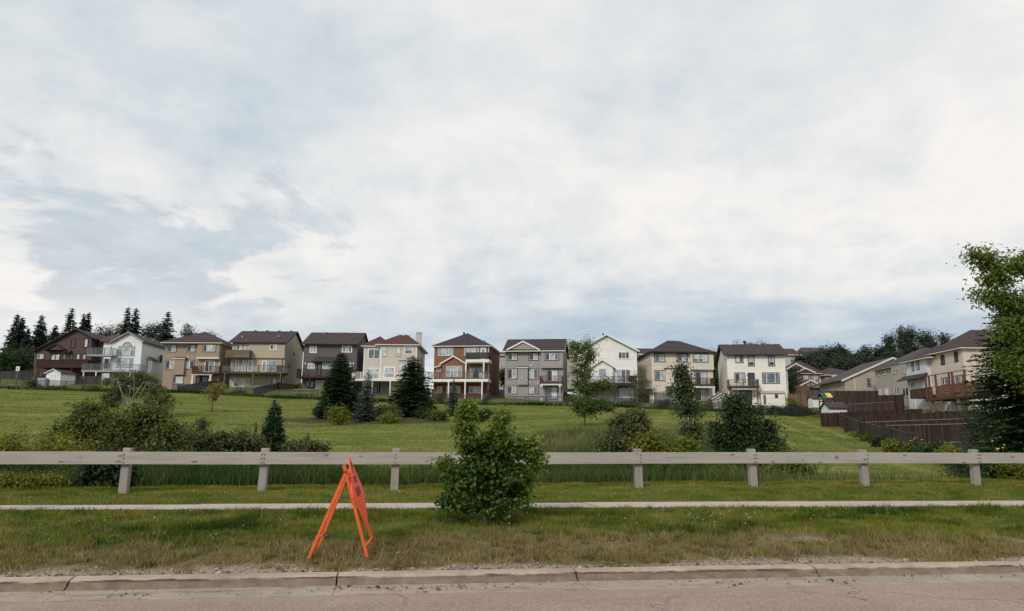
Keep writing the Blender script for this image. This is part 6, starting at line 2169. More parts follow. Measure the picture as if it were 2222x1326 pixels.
# 10 -- cream house with dark trim
S = siding('siding_cream', (0.68, 0.59, 0.495), 0.22)
H = House('cream_house', 'cream sided house with dark trimmed windows and dark hip roof', 5, 1600, 990, 125, 3)
L = H.L
a, b, m_ = H.X(1200, 600), H.X(2018, 600), H.X(1712, 600)
ze = H.Z(1600, 352)
D = 11.5
H.block(a, b, -DOWN, ze, 0, D, S)
H.block(m_, b + .01, H.Z(1860, 572), ze - .01, -.6, -.005, S, 'upper_bay')
ro = H.hip(a - .5, b + .5, -1.0, D + .5, ze, H.Z(1575, 182, -5.5) - ze - .2, RF_DARK, BLACKM, ridge=.95)
H.vents(ro, [(H.X(q, 188, -5.5), 5.4, H.Z(1575, 186, -5.5)) for q in (1528, 1612)], mat=WHITE)
H.vents(ro, [(H.X(1708, 240, -4), 4.0, H.Z(1708, 246, -4))])
DT = paint('aubergine_trim', (0.036, 0.028, 0.034), .1)
for (x0, y0, x1, y1, cols, pn, of) in ((1232, 351, 1378, 468, (1, 1), [G_MID, G_LIGHT], 0), (1532, 351, 1679, 468, (1, 1), [G_MID, G_LIGHT], 0), (1747, 354, 1956, 471, (1, 1, 1), [(G_MID, G_LIGHT), (G_MID, G_LIGHT), (G_LIGHT, G_LIGHT)], .6),
                                       (1237, 577, 1389, 721, (1, 1), [G_MID, G_LIGHT], 0), (1544, 577, 1689, 716, (1, 1), [G_LIGHT, G_MID], 0), (1389, 806, 1560, 931, (1, 1), [G_DARK, G_BLUE], 0)):
    H.win(x0, y0, x1, y1, cols, pn, DT, tw=.13, off=of, rows=.4 if x0 == 1747 else None)
H.win(1778, 593, 1942, 780, (1, 1), [G_DARK, G_LIGHT], DT, name='door')
H.bump(1388, 558, 1537, 796, 0, S, BLACKM, .12)
H.deck(1730, 2038, 785, 760, 1.9, D_BROWN, (), 'wood', yr=682, nposts=4)
a2, b2 = H.X(1725, 800, 1.8), H.X(2046, 800, 1.8)
MB().box(a2, b2, -1.85, -1.6, H.Z(1890, 814, 1.8), H.Z(1890, 790, 1.8)).build('beam', CREAM, H.root)
for q in (1752, 2030):
    x = H.X(q, 900, 1.75)
    MB().box(x - .16, x + .16, -1.86, -1.6, -DOWN, H.Z(q, 815, 1.75)).build('column', CREAM, H.root)
H.win(1778, 822, 1952, 990, (1, 1), [G_DARK, G_LIGHT], DT, name='door')
zf = H.Z(1900, 920, 2.0)
MB().box(m_, b, -2.05, -2.0, zf - .05, zf).box(m_, b, -2.05, -2.0, zf - 1.0, zf - .95).build('patio_rail', D_BROWN, H.root)
bars = MB()
for i in range(22):
    x = m_ + (b - m_) * i / 21
    bars.box(x - .02, x + .02, -2.04, -2.01, zf - .95, zf - .05)
bars.build('balusters', D_BROWN, H.root, kind='stuff')

# 11 -- white house with long dark roof
S = siding('siding_offwhite', (0.80, 0.755, 0.695), 0.22)
H = House('long_roof_house', 'off-white sided house with long plain dark roof and lean-to shed', 6, 720, 1008, 122, -8)
L = H.L
a, b = H.X(312, 650), H.X(1116, 650)
ze = H.Z(720, 330)
D = 11
rise = H.Z(640, 168, -D / 2) - ze - .2
H.part('wall', MB().extrude([(0, -DOWN), (0, ze + .05), (D / 2, ze + rise * .97), (D, ze + .05), (D, -DOWN)], 'x', a, b), S)
ro = H.gable_x(a - .5, b + .4, -.7, D + .6, ze, rise, RF_BROWN, BLACKM)
H.vents(ro, [(H.X(q, 172, -D / 2), D / 2 - .1, ze + rise + .1) for q in (340, 750, 908)], mat=WHITE)
H.pipe(ro, H.X(545, 170, -D / 2), D / 2, ze + rise + .1, .17, .35)
MB().tube([(H.X(545, 170, -D / 2), D / 2, ze + rise + .45), (H.X(545, 170, -D / 2), D / 2, ze + rise + .7)], .3, 10).build('chimney_cap', BLACKM, ro)
for q in (385, 505):
    H.pipe(ro, H.X(q, 180, -4.6), 4.6, ze + rise * .86, .08, .35)
H.win(417, 328, 527, 431, (1, 1), [G_WHITE, G_DARK], DT, tw=.12)
for q in (589, 867):
    H.win(q, 332, q + 92, 476, (1,), [(G_DARK, G_LIGHT)], DT, tw=.12, rows=.42)
H.win(404, 561, 554, 700, (1, 1), [G_DARK, G_LIGHT], DT, tw=.12)
H.win(589, 564, 686, 760, (1,), [G_DARK], DT, BLACKM, .12, name='door')
H.win(786, 561, 1027, 714, (1, 2.2, 1), [(G_MID, G_LIGHT), (G_MID, G_LIGHT), (G_MID, G_LIGHT)], DT, tw=.12, rows=None)
H.deck(330, 745, 768, 745, 2.2, D_BROWN, (720,), 'wood', yr=657, nposts=5, rail_mat=D_GREY)
MB().box(H.X(365, 800, 1.9), H.X(745, 800, 1.9), -1.95, -1.75, H.Z(550, 796, 1.9), H.Z(550, 772, 1.9)).build('beam', CREAM, H.root)
H.win(478, 812, 645, 1000, (1, 1), [G_BLUE, G_DARK], DT, BLACKM, name='door')
H.lamp(573, 588)
xs0 = H.X(1120, 650)
MB().box(b, b + .6, 1.5, 3.6, 1.2, H.Z(1120, 530)).build('chimney_box', S, H.root)
# lean-to shed against the wall
lt = House('lean_to_shed', 'pale lean-to shed with tiny square window against white house', 6, 935, 1005, 120.4, -8, 'shed')
lt_w, lt_e = lt.X(772, 900), lt.X(1100, 900)
zf, zb2 = lt.Z(935, 850), lt.Z(935, 805)
lt.part('wall', MB().extrude([(0, -DOWN), (0, zf), (1.5, zf + .45), (1.5, -DOWN)], 'x', lt_w, lt_e), S)
lt.part('roof', MB().slab([(lt_w - .15, -.2, zf + .1), (lt_e + .15, -.2, zf + .1), (lt_e + .15, 1.5, zf + .62), (lt_w - .15, 1.5, zf + .62)], .09), paint('shed_roof_pale', (0.42, 0.39, 0.36), .1))
lt.win(962, 862, 1004, 912, (1,), [G_DARK], BLACKM, BLACKM, .05)
lt.win(805, 870, 838, 1000, (1,), [D_GREY], D_GREY, D_GREY, .05, name='door')

# 12 -- craftsman house in the dip
S = siding('siding_taupe', (0.34, 0.265, 0.20), 0.2)
TB = wood('dark_timber', (0.075, 0.05, 0.045), .2, 0)
H = House('craftsman_house', 'taupe house with three timbered cream edged gables', 6, 1400, 790, 140, 0)
L = H.L
a, b = H.X(1180, 650), H.X(1592, 650)
ze = H.Z(1400, 580)
H.block(a, b, -4.5, ze, 0, 10, S)
H.hip(a - .3, b + .6, -.6, 10, ze, 2.6, RF_BROWN, CREAM)


def timber_gable(H, l, p, r_, off, lowz, nm):
    g = [H.L(*l, off), H.L(*p, off), H.L(*r_, off)]
    bt = min(g[0][1], g[2][1])
    w = H.part(nm, MB().extrude([(g[0][0] + .3, bt), (g[1][0], g[1][1] - .2), (g[2][0] - .3, bt)], 'y', -off + .25, -off + 3), S)
    H.rake(g, -off, -off + 4.0, RF_BROWN, CREAM, .12, nm + '_roof', .26)
    y = -off + .18
    hgt = g[1][1] - bt
    tm = MB()
    tm.bar((g[0][0] + .5, y, bt + .1), (g[2][0] - .5, y, bt + .1), .08, .18)
    tm.bar((g[1][0], y, bt + .1), (g[1][0], y, g[1][1] - .25), .14, .08, (0, 1, 0))
    for k in (-1, 1):
        tm.bar((g[1][0], y, bt + .15), (g[1][0] + k * hgt * .75, y, bt + hgt * .5), .08, .12)
    tm.build('gable_timber', TB, w)


timber_gable(H, (1115, 510), (1255, 430), (1375, 492), .4, 0, 'gable')
timber_gable(H, (1253, 556), (1381, 492), (1522, 556), .9, 0, 'gable')
timber_gable(H, (1298, 738), (1456, 657), (1697, 782), 5.0, 0, 'garage_gable')
xa, xb = H.X(1330, 760, 4.7), H.X(1650, 760, 4.7)
H.block(xa, xb, -5, H.Z(1456, 745, 4.7), -4.6, -.01, TB, 'garage_wall')
H.win(1323, 583, 1447, 662, (1, 1, 1, 1), [G_DARK, G_LIGHT, G_LIGHT, G_MID], DT)
H.win(1508, 581, 1564, 662, (1,), [G_LIGHT], DT)
for q in (1270, 1505, 1583):
    MB().box(H.X(q, 640) - .1, H.X(q, 640) + .1, -.1, -.004, -2, ze).build('corner_board', CREAM, H.root)

# 13 -- low hip-roofed house
S = siding('siding_mushroom', (0.31, 0.26, 0.225), .2)
H = House('hip_roof_house', 'mushroom grey house with low hip roof and white window bay', 6, 1800, 800, 138, 0)
L = H.L
a, b = H.X(1660, 690), H.X(2120, 690)
ze = H.Z(1800, 605)
H.block(a, b, -3, ze, 0, 10, S)
H.hip(a - .5, b + .6, -.6, 10.6, ze, H.Z(1880, 492, -4) - ze - .2, RF_BROWN, CREAM, ridge=.4)
a2, b2 = H.X(1758, 690, .6), H.X(1945, 690, .6)
H.block(a2, b2, -3, ze - .02, -.6, -.005, paint('bay_white', (0.55, 0.53, 0.52), .06), 'white_bay')
H.win(1793, 606, 1852, 682, (1,), [G_MID], WHITE, off=.6)
H.win(1888, 610, 1935, 682, (1,), [G_LIGHT], WHITE, off=.6)
H.deck(1740, 1968, 805, 790, 3.0, D_BROWN, (), 'wood', yr=745, nposts=3)

# 14 -- beige house with the long cream rake
S = siding('siding_khaki', (0.39, 0.34, 0.29), .2)
H = House('rake_gable_house', 'khaki house with plain wall under a long cream roof edge', 7, 780, 690, 121, 0)
L = H.L
o = [L(628, 640), L(628, 598), L(1055, 405), L(1500, 598), L(1500, 640)]
H.part('wall', MB().extrude([(o[0][0], -3), o[1], o[2], (o[2][0] * 2 - o[1][0], o[1][1]), (o[2][0] * 2 - o[1][0], -3)], 'y', 0, 10), S)
g0, g1 = L(598, 592, .4), L(1055, 388, .4)
H.rake([g0, g1, (2 * g1[0] - g0[0], g0[1])], -.4, 10.4, RF_GREY, CREAM, .16, fw=.3)
H.win(826, 578, 860, 655, (1,), [(G_DARK, G_DARK)], DT, tw=.1, rows=.5)
H.pipe_down(712, 570, 685, CREAM)

# 15 -- grey house of the right-hand row, rear wall seen along its length
S = siding('siding_dove', (0.40, 0.355, 0.31), .2)
p_ = at_y(1976, 850, 107)
H = House('dove_grey_house', 'dove grey house with hip roof between khaki and two tone houses', 7, 1213, 760, 107.5, -90)
L = H.L
a, b = H.X(905, 600), H.X(1213, 600)
ze = H.Z(1060, 482)
H.block(a, b, -4, ze, 0, 11, S)
H.hip(a - .5, b + .5, -.6, 11.5, ze, 2.9, RF_GREY, VENT)
xq = H.X(1048, 600, .6)
H.block(xq, b + .01, -4, ze - .02, -.6, -.005, S, 'rear_bay')
for (x0, y0, x1, y1, g, of) in ((925, 510, 940, 560, G_MID, 0), (983, 500, 1003, 552, G_LIGHT, 0), (1055, 490, 1100, 540, G_MID, .6), (1160, 475, 1210, 535, G_MID, .6), (930, 665, 960, 735, G_LIGHT, 0), (985, 658, 1025, 735, G_WHITE, 0), (1070, 650, 1115, 730, G_MID, .6), (1140, 655, 1200, 745, G_DARK, .6)):
    H.win(x0, y0, x1, y1, (1, 1), [g, g], S, WHITE, .1, of)

# 16 -- two tone house with the cedar deck, nearest of the right-hand row
S = siding('siding_ivory', (0.64, 0.55, 0.47), .22)
SB_ = siding('siding_skyblue', (0.60, 0.63, 0.65), .22)
H = House('two_tone_house', 'ivory and pale blue house with tall cedar deck on posts', 7, 1690, 860, 90, -90)
L = H.L
a, m_, b = H.X(1215, 600), H.X(1395, 560), H.X(1690, 500)
ze = H.Z(1690, 312)
H.block(m_, b, -4, ze, 0, 11, S)
H.block(a, m_ - .003, -4, ze - .4, -.5, 10, SB_, 'blue_wing')
H.hip(m_ - .3, b + .6, -.6, 11.6, ze, 2.7, RF_BROWN, CREAM)
g = [(a - .5, ze - .35), (a + (m_ - a) / 2, ze + 1.0), (m_ + .5, ze - .1)]
H.hip(a - .6, m_ + 1.5, -1.1, 10, ze - .42, 1.9, RF_BROWN, CREAM, name='wing_roof')
for (x0, y0, x1, y1) in ((1483, 368, 1518, 458), (1603, 338, 1637, 432)):
    H.win(x0, y0, x1, y1, (1,), [G_DARK], TB, TB, .12)
for (x0, y0, x1, y1) in ((1224, 418, 1242, 512), (1267, 402, 1290, 502)):
    H.win(x0, y0, x1, y1, (1,), [G_MID], TB, WHITE, .12, off=.5)
for (x0, y0, x1, y1) in ((1490, 570, 1545, 640), (1580, 555, 1640, 640), (1650, 545, 1685, 640)):
    H.win(x0, y0, x1, y1, (1, 1), [G_DARK, G_MID], TB, WHITE, .12, name='door')
H.win(1212, 605, 1255, 672, (1, 1), [G_MID, G_DARK], WHITE, WHITE, .1, off=.5, name='door')
z = H.Z(1240, 590, 1.2)
H.part('awning', MB().extrude([(-1.6, z), (-1.6, z + .1), (-.5, z + .75), (-.5, z + .6)], 'x', a - .8, m_ + .3), RF_DARK)
d0, d1 = H.X(1338, 640, 3.4), H.X(1722, 640, 3.4)
zt = H.Z(1560, 738, 3.4)
dk = H.part('deck', MB().box(d0, d1, -3.4, -.01, zt - .3, zt), D_BROWN)
zw = H.Z(1560, 632, 3.4)
nb_ = 6
dm = H.X(1440, 670, 3.4)
for i in range(nb_):
    z0_, z1_ = zt + (zw - zt) * i / nb_ + .02, zt + (zw - zt) * (i + 1) / nb_
    MB().box(dm, d1, -3.42, -3.38, z0_, z1_).box(d1 - .04, d1, -3.37, -.02, z0_, z1_).build('board', D_CEDAR, dk)
zp = H.Z(1560, 527, 3.4)
for q in (1342, 1372, 1432, 1552, 1580, 1692):
    x = H.X(q, 640, 3.4)
    MB().box(x - .09, x + .09, -3.36, -3.18, zt, zp).build('pergola_post', D_CEDAR, dk)
for zr_ in (zt + .12, zt + (zw - zt) * .55, zw):
    MB().box(d0, dm - .01, -3.38, -3.30, zr_ - .05, zr_).build('deck_rail', D_CEDAR, dk)
MB().box(d0, d1, -3.38, -3.28, zp, zp + .08).build('pergola_beam', D_CEDAR, dk)
for q in (1405, 1490, 1640):
    x = H.X(q, 800, 3.2)
    MB().box(x - .14, x + .14, -3.3, -3.02, -4, zt - .31).build('deck_post', D_GREY, dk)
l0, l1 = H.X(1205, 700, 2.4), H.X(1338, 700, 3.4) - .05
zl = H.Z(1260, 755, 2.4)
ld = H.part('low_deck', MB().box(l0, l1, -2.4, -.51, zl, zl + .25), D_BROWN)
lr = MB()
zlr = H.Z(1260, 672, 2.4)
nb_ = max(6, int((l1 - l0) / .15))
for i in range(nb_):
    x = l0 + (l1 - l0) * i / nb_
    lr.box(x, x + .13, -2.38, -2.35, zl + .25, zlr)
lr.build('boarding', D_BROWN, ld, kind='stuff')
H.win(1535, 795, 1580, 870, (1, 1), [G_MID, G_WHITE], WHITE, WHITE, .1, name='door')
H.win(1235, 770, 1260, 855, (1, 1), [G_MID, G_WHITE], WHITE, WHITE, .1, off=.5, name='door')

# 17.. -- roofs of houses on the street behind
for (nm, lb, zm, bx, by, Y, wl, wr, eave, apex, wallc, rf, wn) in (
        ('street_house', 'far white house whose red brown roof shows right of the long roof', 6, 1240, 430, 152, 1000, 1300, 328, 230, (0.55, 0.53, 0.52), RF_RED, (1255, 340, 1285, 380)),
        ('street_house', 'far pale house between the white gable and the cream house', 5, 1110, 545, 150, 985, 1240, 372, 282, (0.45, 0.43, 0.41), RF_BROWN, (1072, 373, 1135, 432)),
        ('street_house', 'far house behind the gap between grey and white gabled houses', 5, 90, 430, 150, 20, 190, 395, 285, (0.40, 0.37, 0.34), RF_BROWN, None),
        ('street_house', 'far pale house showing between brick and grey houses', 4, 1170, 560, 152, 1090, 1260, 470, 415, (0.42, 0.40, 0.39), RF_GREY, None),
        ('street_house', 'far house with broad hip roof on the crest among dark trees', 6, 1560, 400, 168, 1370, 1800, 345, 230, (0.36, 0.33, 0.31), RF_GREY, None)):
    H = House(nm, lb, zm, bx, by, Y, 0, 'house', None)
    S = siding('siding_far_' + str(int(wallc[0] * 100)), wallc, .2)
    a, b = H.X(wl, eave), H.X(wr, eave)
    ze = H.Z(bx, eave)
    H.block(a, b, -6, ze, 0, 9, S)
    if 'hip' in lb:
        H.hip(a - .4, b + .4, -.5, 9.5, ze, H.Z(bx, apex, -4.5) - ze, rf, WHITE, ridge=2.5)
    else:
        rise = H.Z(bx, apex, -4.5) - ze - .2
        H.gable_x(a - .4, b + .4, -.5, 9.5, ze, rise, rf, WHITE)
        H.part('gable_wall', MB().extrude([(0.02, ze - .1), (4.5, ze + rise * .95), (8.98, ze - .1)], 'x', a + .01, b - .01), S)
    if wn:
        H.win(*wn, (1, 1), [G_DARK, G_LIGHT], WHITE)
# low grey roof of the extension behind the cream house
H = House('garage', 'low dark roofed garage wedged beside the cream house', 5, 1100, 640, 140, 0, 'garage')
a, b = H.X(1025, 560), H.X(1185, 560)
ze = H.Z(1100, 548)
H.block(a, b, -5, ze, 0, 7, siding('siding_far_45', (0.45, 0.43, 0.41), .2))
H.hip(a - .4, b + .4, -.4, 7, ze, H.Z(1100, 445, -3) - ze, RF_BROWN, WHITE)

# ---------------------------------------------------------------- fences, sheds and garden things
def board_fence(p0, p1, h, mat, label, cap=None, step=2.4, bw=0.15, name='board_fence', top=None, zfun=None, overlap=0.0):
    """posts, rails, cap and upright boards between two ground points"""
    p0, p1 = Vector(p0), Vector(p1)
    d = p1 - p0
    L = math.hypot(d.x, d.y)
    an = math.atan2(d.y, d.x)
    root = thing(name, label, 'fence', (p0.x, p0.y, p0.z), an)
    zf = zfun or (lambda k: p0.z + (p1.z - p0.z) * k - p0.z)
    n = max(1, round(L / step))
    rr = random.Random(int(abs(p0.x * 10 + p1.y)))
    for i in range(n + 1):
        x = L * i / n
        z = zf(i / n)
        MB().box(x - .06, x + .06, .03, .15, z - .5, z + h + .08).build('post', mat, root)
    for zz in (.35, h - .3):
        for i in range(n):
            MB().bar((L * i / n, .06, zf(i / n) + zz), (L * (i + 1) / n, .06, zf((i + 1) / n) + zz), .05, .1).build('fence_rail', mat, root)
    for i in range(n):
        MB().bar((L * i / n, .03, zf(i / n) + h + .02), (L * (i + 1) / n, .03, zf((i + 1) / n) + h + .02), .13, .05).build('cap_rail', cap or mat, root)
    bd = MB()
    k = int(L / bw)
    for i in range(k):
        x = L * i / k
        z = zf((i + .5) / k)
        o = rr.uniform(-.006, .006)
        bd.box(x + .004, x + L / k - .004, -.02 + o, .005 + o, z - .25, z + h - rr.uniform(0, .03))
    bd.build('boards', mat, root, kind='stuff')
    return root


def tone(name, col):
    """upright boards, each a little different"""
    if name in MATS:
        return MATS[name]
    mt, t = new_mat(name)
    v = oc(t)
    sp = t.n('ShaderNodeSeparateXYZ', i_0=v)
    wn = t.n('ShaderNodeTexWhiteNoise', noise_dimensions='1D')
    t.put(wn.inputs['W'], t.math('FLOOR', t.math('DIVIDE', sp.outputs[0], 0.15)))
    mp = t.n('ShaderNodeMapping', i_Vector=v)
    mp.inputs['Scale'].default_value = (7, 7, .5)
    g = t.noise(mp.outputs[0], 2, 5, .6)
    k = t.math('ADD', t.math('MULTIPLY', wn.outputs[0], .45), t.math('ADD', t.math('MULTIPLY', g, .4), t.math('MULTIPLY', t.noise(v, .35, 3), .25)))
    c = t.ramp(k, [(.25, tuple(q * .55 for q in col)), (.55, col), (.85, tuple(q * 1.6 for q in col))])
    finish(t, c, .95, g, .3, .01, spec=.04)
    MATS[name] = mt
    return mt


F_DARK = tone('fence_dark', (0.044, 0.030, 0.026))
F_RED = tone('fence_red', (0.044, 0.027, 0.024))
F_MID = tone('fence_brown', (0.056, 0.040, 0.034))
F_GREY = tone('fence_grey', (0.085, 0.072, 0.072))
F_TAN = tone('fence_tan', (0.16, 0.105, 0.07))
CAP = paint('fence_cap_grey', (0.19, 0.155, 0.14), .15)


def wall_fence(pxl, pyl, pxr, pyr, Y0, Y1, h, mat, label, cap=None, extra=0.0):
    """fence whose top edge shows from (pxl,pyl) to (pxr,pyr), standing at depths Y0..Y1"""
    a, b = at_y(pxl, pyl, Y0), at_y(pxr, pyr, Y1)
    a.z -= h
    b.z -= h
    return board_fence(a, b, h + .0, mat, label, cap)


# stepped lot fences of the right-hand yards, nearest first
wall_fence(1922, 924, 2140, 919, 55, 54, 2.3, F_DARK, 'near dark brown board fence with pale cap across the right yards', CAP)
wall_fence(1866, 917, 2140, 907, 66, 65, 1.9, F_DARK, 'dark board fence just above the near one with its cap slightly askew', CAP)
wall_fence(1832, 906, 2140, 890, 75, 73, 1.8, F_DARK, 'dark brown fence below the cedar deck posts', F_DARK)
wall_fence(1782, 897, 2000, 888, 86, 85, 1.7, F_RED, 'dark red board fence below the brown shed roof', F_RED)
wall_fence(1838, 878, 1938, 872, 97, 96, 1.8, F_MID, 'brown board fence right of the brown shed roof', CAP)
wall_fence(1808, 861, 1960, 857, 103, 103, 1.8, F_MID, 'middle brown board fence behind the playset', F_MID)
wall_fence(1815, 849, 1905, 848.5, 112, 112, 1.8, F_MID, 'upper brown board fence below the khaki wall', F_MID)
wall_fence(1912, 861, 1957, 857, 99, 97, 1.9, F_RED, 'reddish tall fence panel below the dove grey house', F_RED)
wall_fence(1752, 847, 1815, 849, 114, 114, 1.2, F_GREY, 'grey fence top behind the pale garden box', F_GREY)
wall_fence(1712, 855, 1750, 858, 117, 117, 2.1, F_TAN, 'tan board fence beside the white house corner', F_TAN)
wall_fence(2047, 961, 2160, 958, 46, 45, 1.3, F_DARK, 'short lowest board fence behind the spruce', CAP)
wall_fence(1700, 836, 1755, 838, 130, 131, 1.9, F_TAN, 'high tan fence in front of the craftsman house', F_TAN)
# lot fences between the long row of houses
wall_fence(388, 838, 478, 824, 119, 127, 1.7, F_GREY, 'grey board fence climbing beside the tan house', F_GREY)
wall_fence(386, 836, 400, 838, 118, 118.5, 1.7, F_RED, 'short red brown fence end by the chain link corner')
wall_fence(552, 842, 608, 830, 118, 126, 1.6, F_GREY, 'grey board fence below the glass railed deck', F_GREY)
wall_fence(603, 830, 648, 836, 125, 127, 1.5, F_RED, 'brown fence between beige and charcoal houses')
wall_fence(1050, 865, 1066, 850, 118, 126, 1.7, F_GREY, 'low grey fence stepping up beside the brick house')
wall_fence(1064, 846, 1096, 846, 127, 127, 2.0, F_MID, 'brown fence closing the gap beside the brick house')
wall_fence(1224, 852, 1240, 858, 126, 120, 2.2, F_DARK, 'dark trellis fence at the grey house corner')
wall_fence(1385, 845, 1417, 845, 127, 127, 2.2, F_RED, 'red brown fence between white gabled and cream houses')
wall_fence(1550, 858, 1588, 852, 124, 126, 1.6, F_DARK, 'dark fence in the gap left of the long roofed house')
wall_fence(0, 806, 72, 804, 127, 130, 2.0, F_GREY, 'grey weathered fence left of the brown house')
wall_fence(160, 818, 218, 816, 124, 126, 1.8, F_GREY, 'pale blue grey fence between white shed and stucco house', F_GREY)

# ---------------------------------------------------------------- chain link fence along the yards
M_LINK = paint('black_fence_pipe', (0.028, 0.028, 0.03), .2, 5, .6)


def link_mat():
    mt, t = new_mat('chain_link_mesh')
    v = oc(t)
    sp = t.n('ShaderNodeSeparateXYZ', i_0=v)
    d = None
    for sg in (1, -1):
        f = t.math('FRACT', t.math('MULTIPLY', t.math('ADD', sp.outputs[0], t.math('MULTIPLY', sp.outputs[2], float(sg))), 12.0))
        w = t.math('LESS_THAN', t.math('ABSOLUTE', t.math('SUBTRACT', f, .5)), .12)
        d = w if d is None else t.math('MAXIMUM', d, w)
    c = t.ramp(t.noise(v, 3, 3), [(.3, (.02, .022, .022)), (.7, (.045, .045, .045))])
    finish(t, c, .6, None, alpha=d)
    return mt


M_MESH = link_mat()


def chain_fence(pts, h, label, step=3.0):
    p0 = Vector(pts[0])
    root = thing('chain_link_fence', label, 'fence', tuple(p0))
    pts = [Vector(p) - p0 for p in pts]
    for a, b in zip(pts[:-1], pts[1:]):
        L = math.hypot(b.x - a.x, b.y - a.y)
        n = max(1, round(L / step))
        for i in range(n + 1):
            p = a + (b - a) * (i / n)
            z = ez(p.x + p0.x, p.y + p0.y) - p0.z
            MB().tube([(p.x, p.y, z - .3), (p.x, p.y, z + h + .05)], .042, 6).build('post', M_LINK, root)
        for i in range(n):
            p, q = a + (b - a) * (i / n), a + (b - a) * ((i + 1) / n)
            zp, zq = ez(p.x + p0.x, p.y + p0.y) - p0.z, ez(q.x + p0.x, q.y + p0.y) - p0.z
            MB().tube([(p.x, p.y, zp + h), (q.x, q.y, zq + h)], .034, 6).build('top_rail', M_LINK, root)
            MB().quad((p.x, p.y, zp), (q.x, q.y, zq), (q.x, q.y, zq + h), (p.x, p.y, zp + h)).build('wire_mesh', M_MESH, root)


def gp(px, Y):
    return stand(px, Y, 870)


chain_fence([gp(-40, 118), gp(100, 117.5), gp(215, 117)], 1.4, 'black chain link fence below the white shed')
chain_fence([gp(372, 116.5), gp(520, 116.5), gp(690, 116.5)], 1.3, 'black chain link fence below the tan and beige houses')
chain_fence([gp(800, 116.5), gp(940, 116.5), gp(1048, 116.5)], 1.4, 'black chain link fence below the sand and brick houses')
chain_fence([gp(1052, 116.4), gp(1230, 116.4)], 1.4, 'black chain link fence below the light grey house')
chain_fence([gp(1300, 116.4), gp(1420, 116.4), gp(1560, 116.2), gp(1772, 114.6)], 1.4, 'black chain link fence below the white and cream houses')
chain_fence([gp(1776, 114), gp(1800, 96), gp(1830, 78), gp(1872, 64), gp(1930, 52), gp(1985, 44)], 1.5, 'dark chain link fence descending along the field edge')


# ---------------------------------------------------------------- sheds and yard things
def shed(name, label, zoom, x0, x1, yb, ye, yp, Y, yaw, D, wall, roof, gable='y', ov=.25):
    H = House(name, label, zoom, (x0 + x1) / 2, yb, Y, yaw, 'shed')
    a, b = H.X(x0, (yb + ye) / 2), H.X(x1, (yb + ye) / 2)
    ze = H.Z((x0 + x1) / 2, ye)
    zp = H.Z((x0 + x1) / 2, yp)
    if gable == 'y':
        xm_ = (a + b) / 2
        H.part('wall', MB().extrude([(a, -.6), (a, ze), (xm_, zp - .1), (b, ze), (b, -.6)], 'y', 0, D), wall)
        H.rake([(a - ov, ze - .05), (xm_, zp), (b + ov, ze - .05)], -ov, D + ov, roof, WHITE, .08, fw=.12)
    else:
        H.part('wall', MB().extrude([(0, -.6), (0, ze), (D / 2, zp - .1), (D, ze), (D, -.6)], 'x', a, b), wall)
        H.gable_x(a - ov, b + ov, -ov, D + ov, ze - .1, zp - ze, roof, BLACKM, .09)
    return H


SW = siding('shed_white', (0.74, 0.73, 0.73), .16)
H = shed('garden_shed', 'white garden shed with brown roof behind the black fence', 1, 548, 722, 1105, 935, 888, 121, -14, 3.0, SW, RF_BROWN)
H.win(600, 960, 660, 1090, (1, 1), [SW, SW], SW, SW, .05, name='door')
shed('garden_shed', 'small beige shed with pointed roof beside the long roofed house', 6, 105, 335, 1010, 925, 845, 117.6, 0, 2.6, siding('shed_beige', (0.5, 0.43, 0.36), .16), RF_GREY)
shed('garden_shed', 'white shed with long brown roof among the brown fences', 7, 498, 648, 890, 838, 782, 91, 0, 2.6, SW, RF_BROWN, 'x', .2)
shed('garden_box', 'pale grey roofed garden box behind the playset', 7, 345, 428, 800, 752, 730, 108, 0, 1.8, SW, RF_GREY, 'x', .12)

# waste bin like pale blue cabinet
H = House('garden_cabinet', 'pale blue grey garden cabinet left of the white shed', 1, 490, 1110, 120.5, 0, 'cabinet')
a, b, c, d = H.rect(443, 1000, 538, 1110)
PB = paint('cabinet_blue', (0.36, 0.40, 0.44), .08)
H.part('body', MB().box(a, b, 0, .9, -.3, d), PB)
H.part('lid', MB().box(a - .06, b + .06, -.06, .96, d, d + .07), PB)
for q in (.33, .66):
    H.part('batten', MB().box(a + (b - a) * q - .03, a + (b - a) * q + .03, -.03, -.002, -.2, d - .03), WHITE)

# playset with green and yellow roof
H = House('playset', 'wooden playset tower with green and yellow canopy roof', 7, 472, 775, 101, 0, 'playset')
a, b, c, d = H.rect(435, 745, 510, 775)
zt, zr = H.Z(472, 745), H.Z(472, 705)
DW = wood('playset_wood', (0.12, 0.035, 0.025), .2, 2)
for x in (a, b - .12):
    for y in (0, 1.4):
        H.part('leg', MB().box(x, x + .12, y, y + .12, -1.8, zt + .02), DW)
H.part('platform', MB().box(a, b, 0, 1.5, -.15, -.03), DW)
H.part('railing', MB().box(a, b, -.04, -.003, .35, .5).box(a, b, 1.53, 1.57, .35, .5), WHITE)
xm_ = (a + b) / 2
for nm, x0, x1, m_ in (('canopy', a - .15, xm_ - .02, paint('canopy_green', (0.02, 0.12, 0.075), .1)), ('canopy', xm_ + .02, b + .15, paint('canopy_yellow', (0.72, 0.52, 0.10), .06))):
    H.part(nm, MB().slab([(x0, -.15, zt), (x1, -.15, zt), (x1, .75, zr), (x0, .75, zr)], .03).slab([(x0, .75, zr), (x1, .75, zr), (x1, 1.65, zt), (x0, 1.65, zt)], .03), m_)

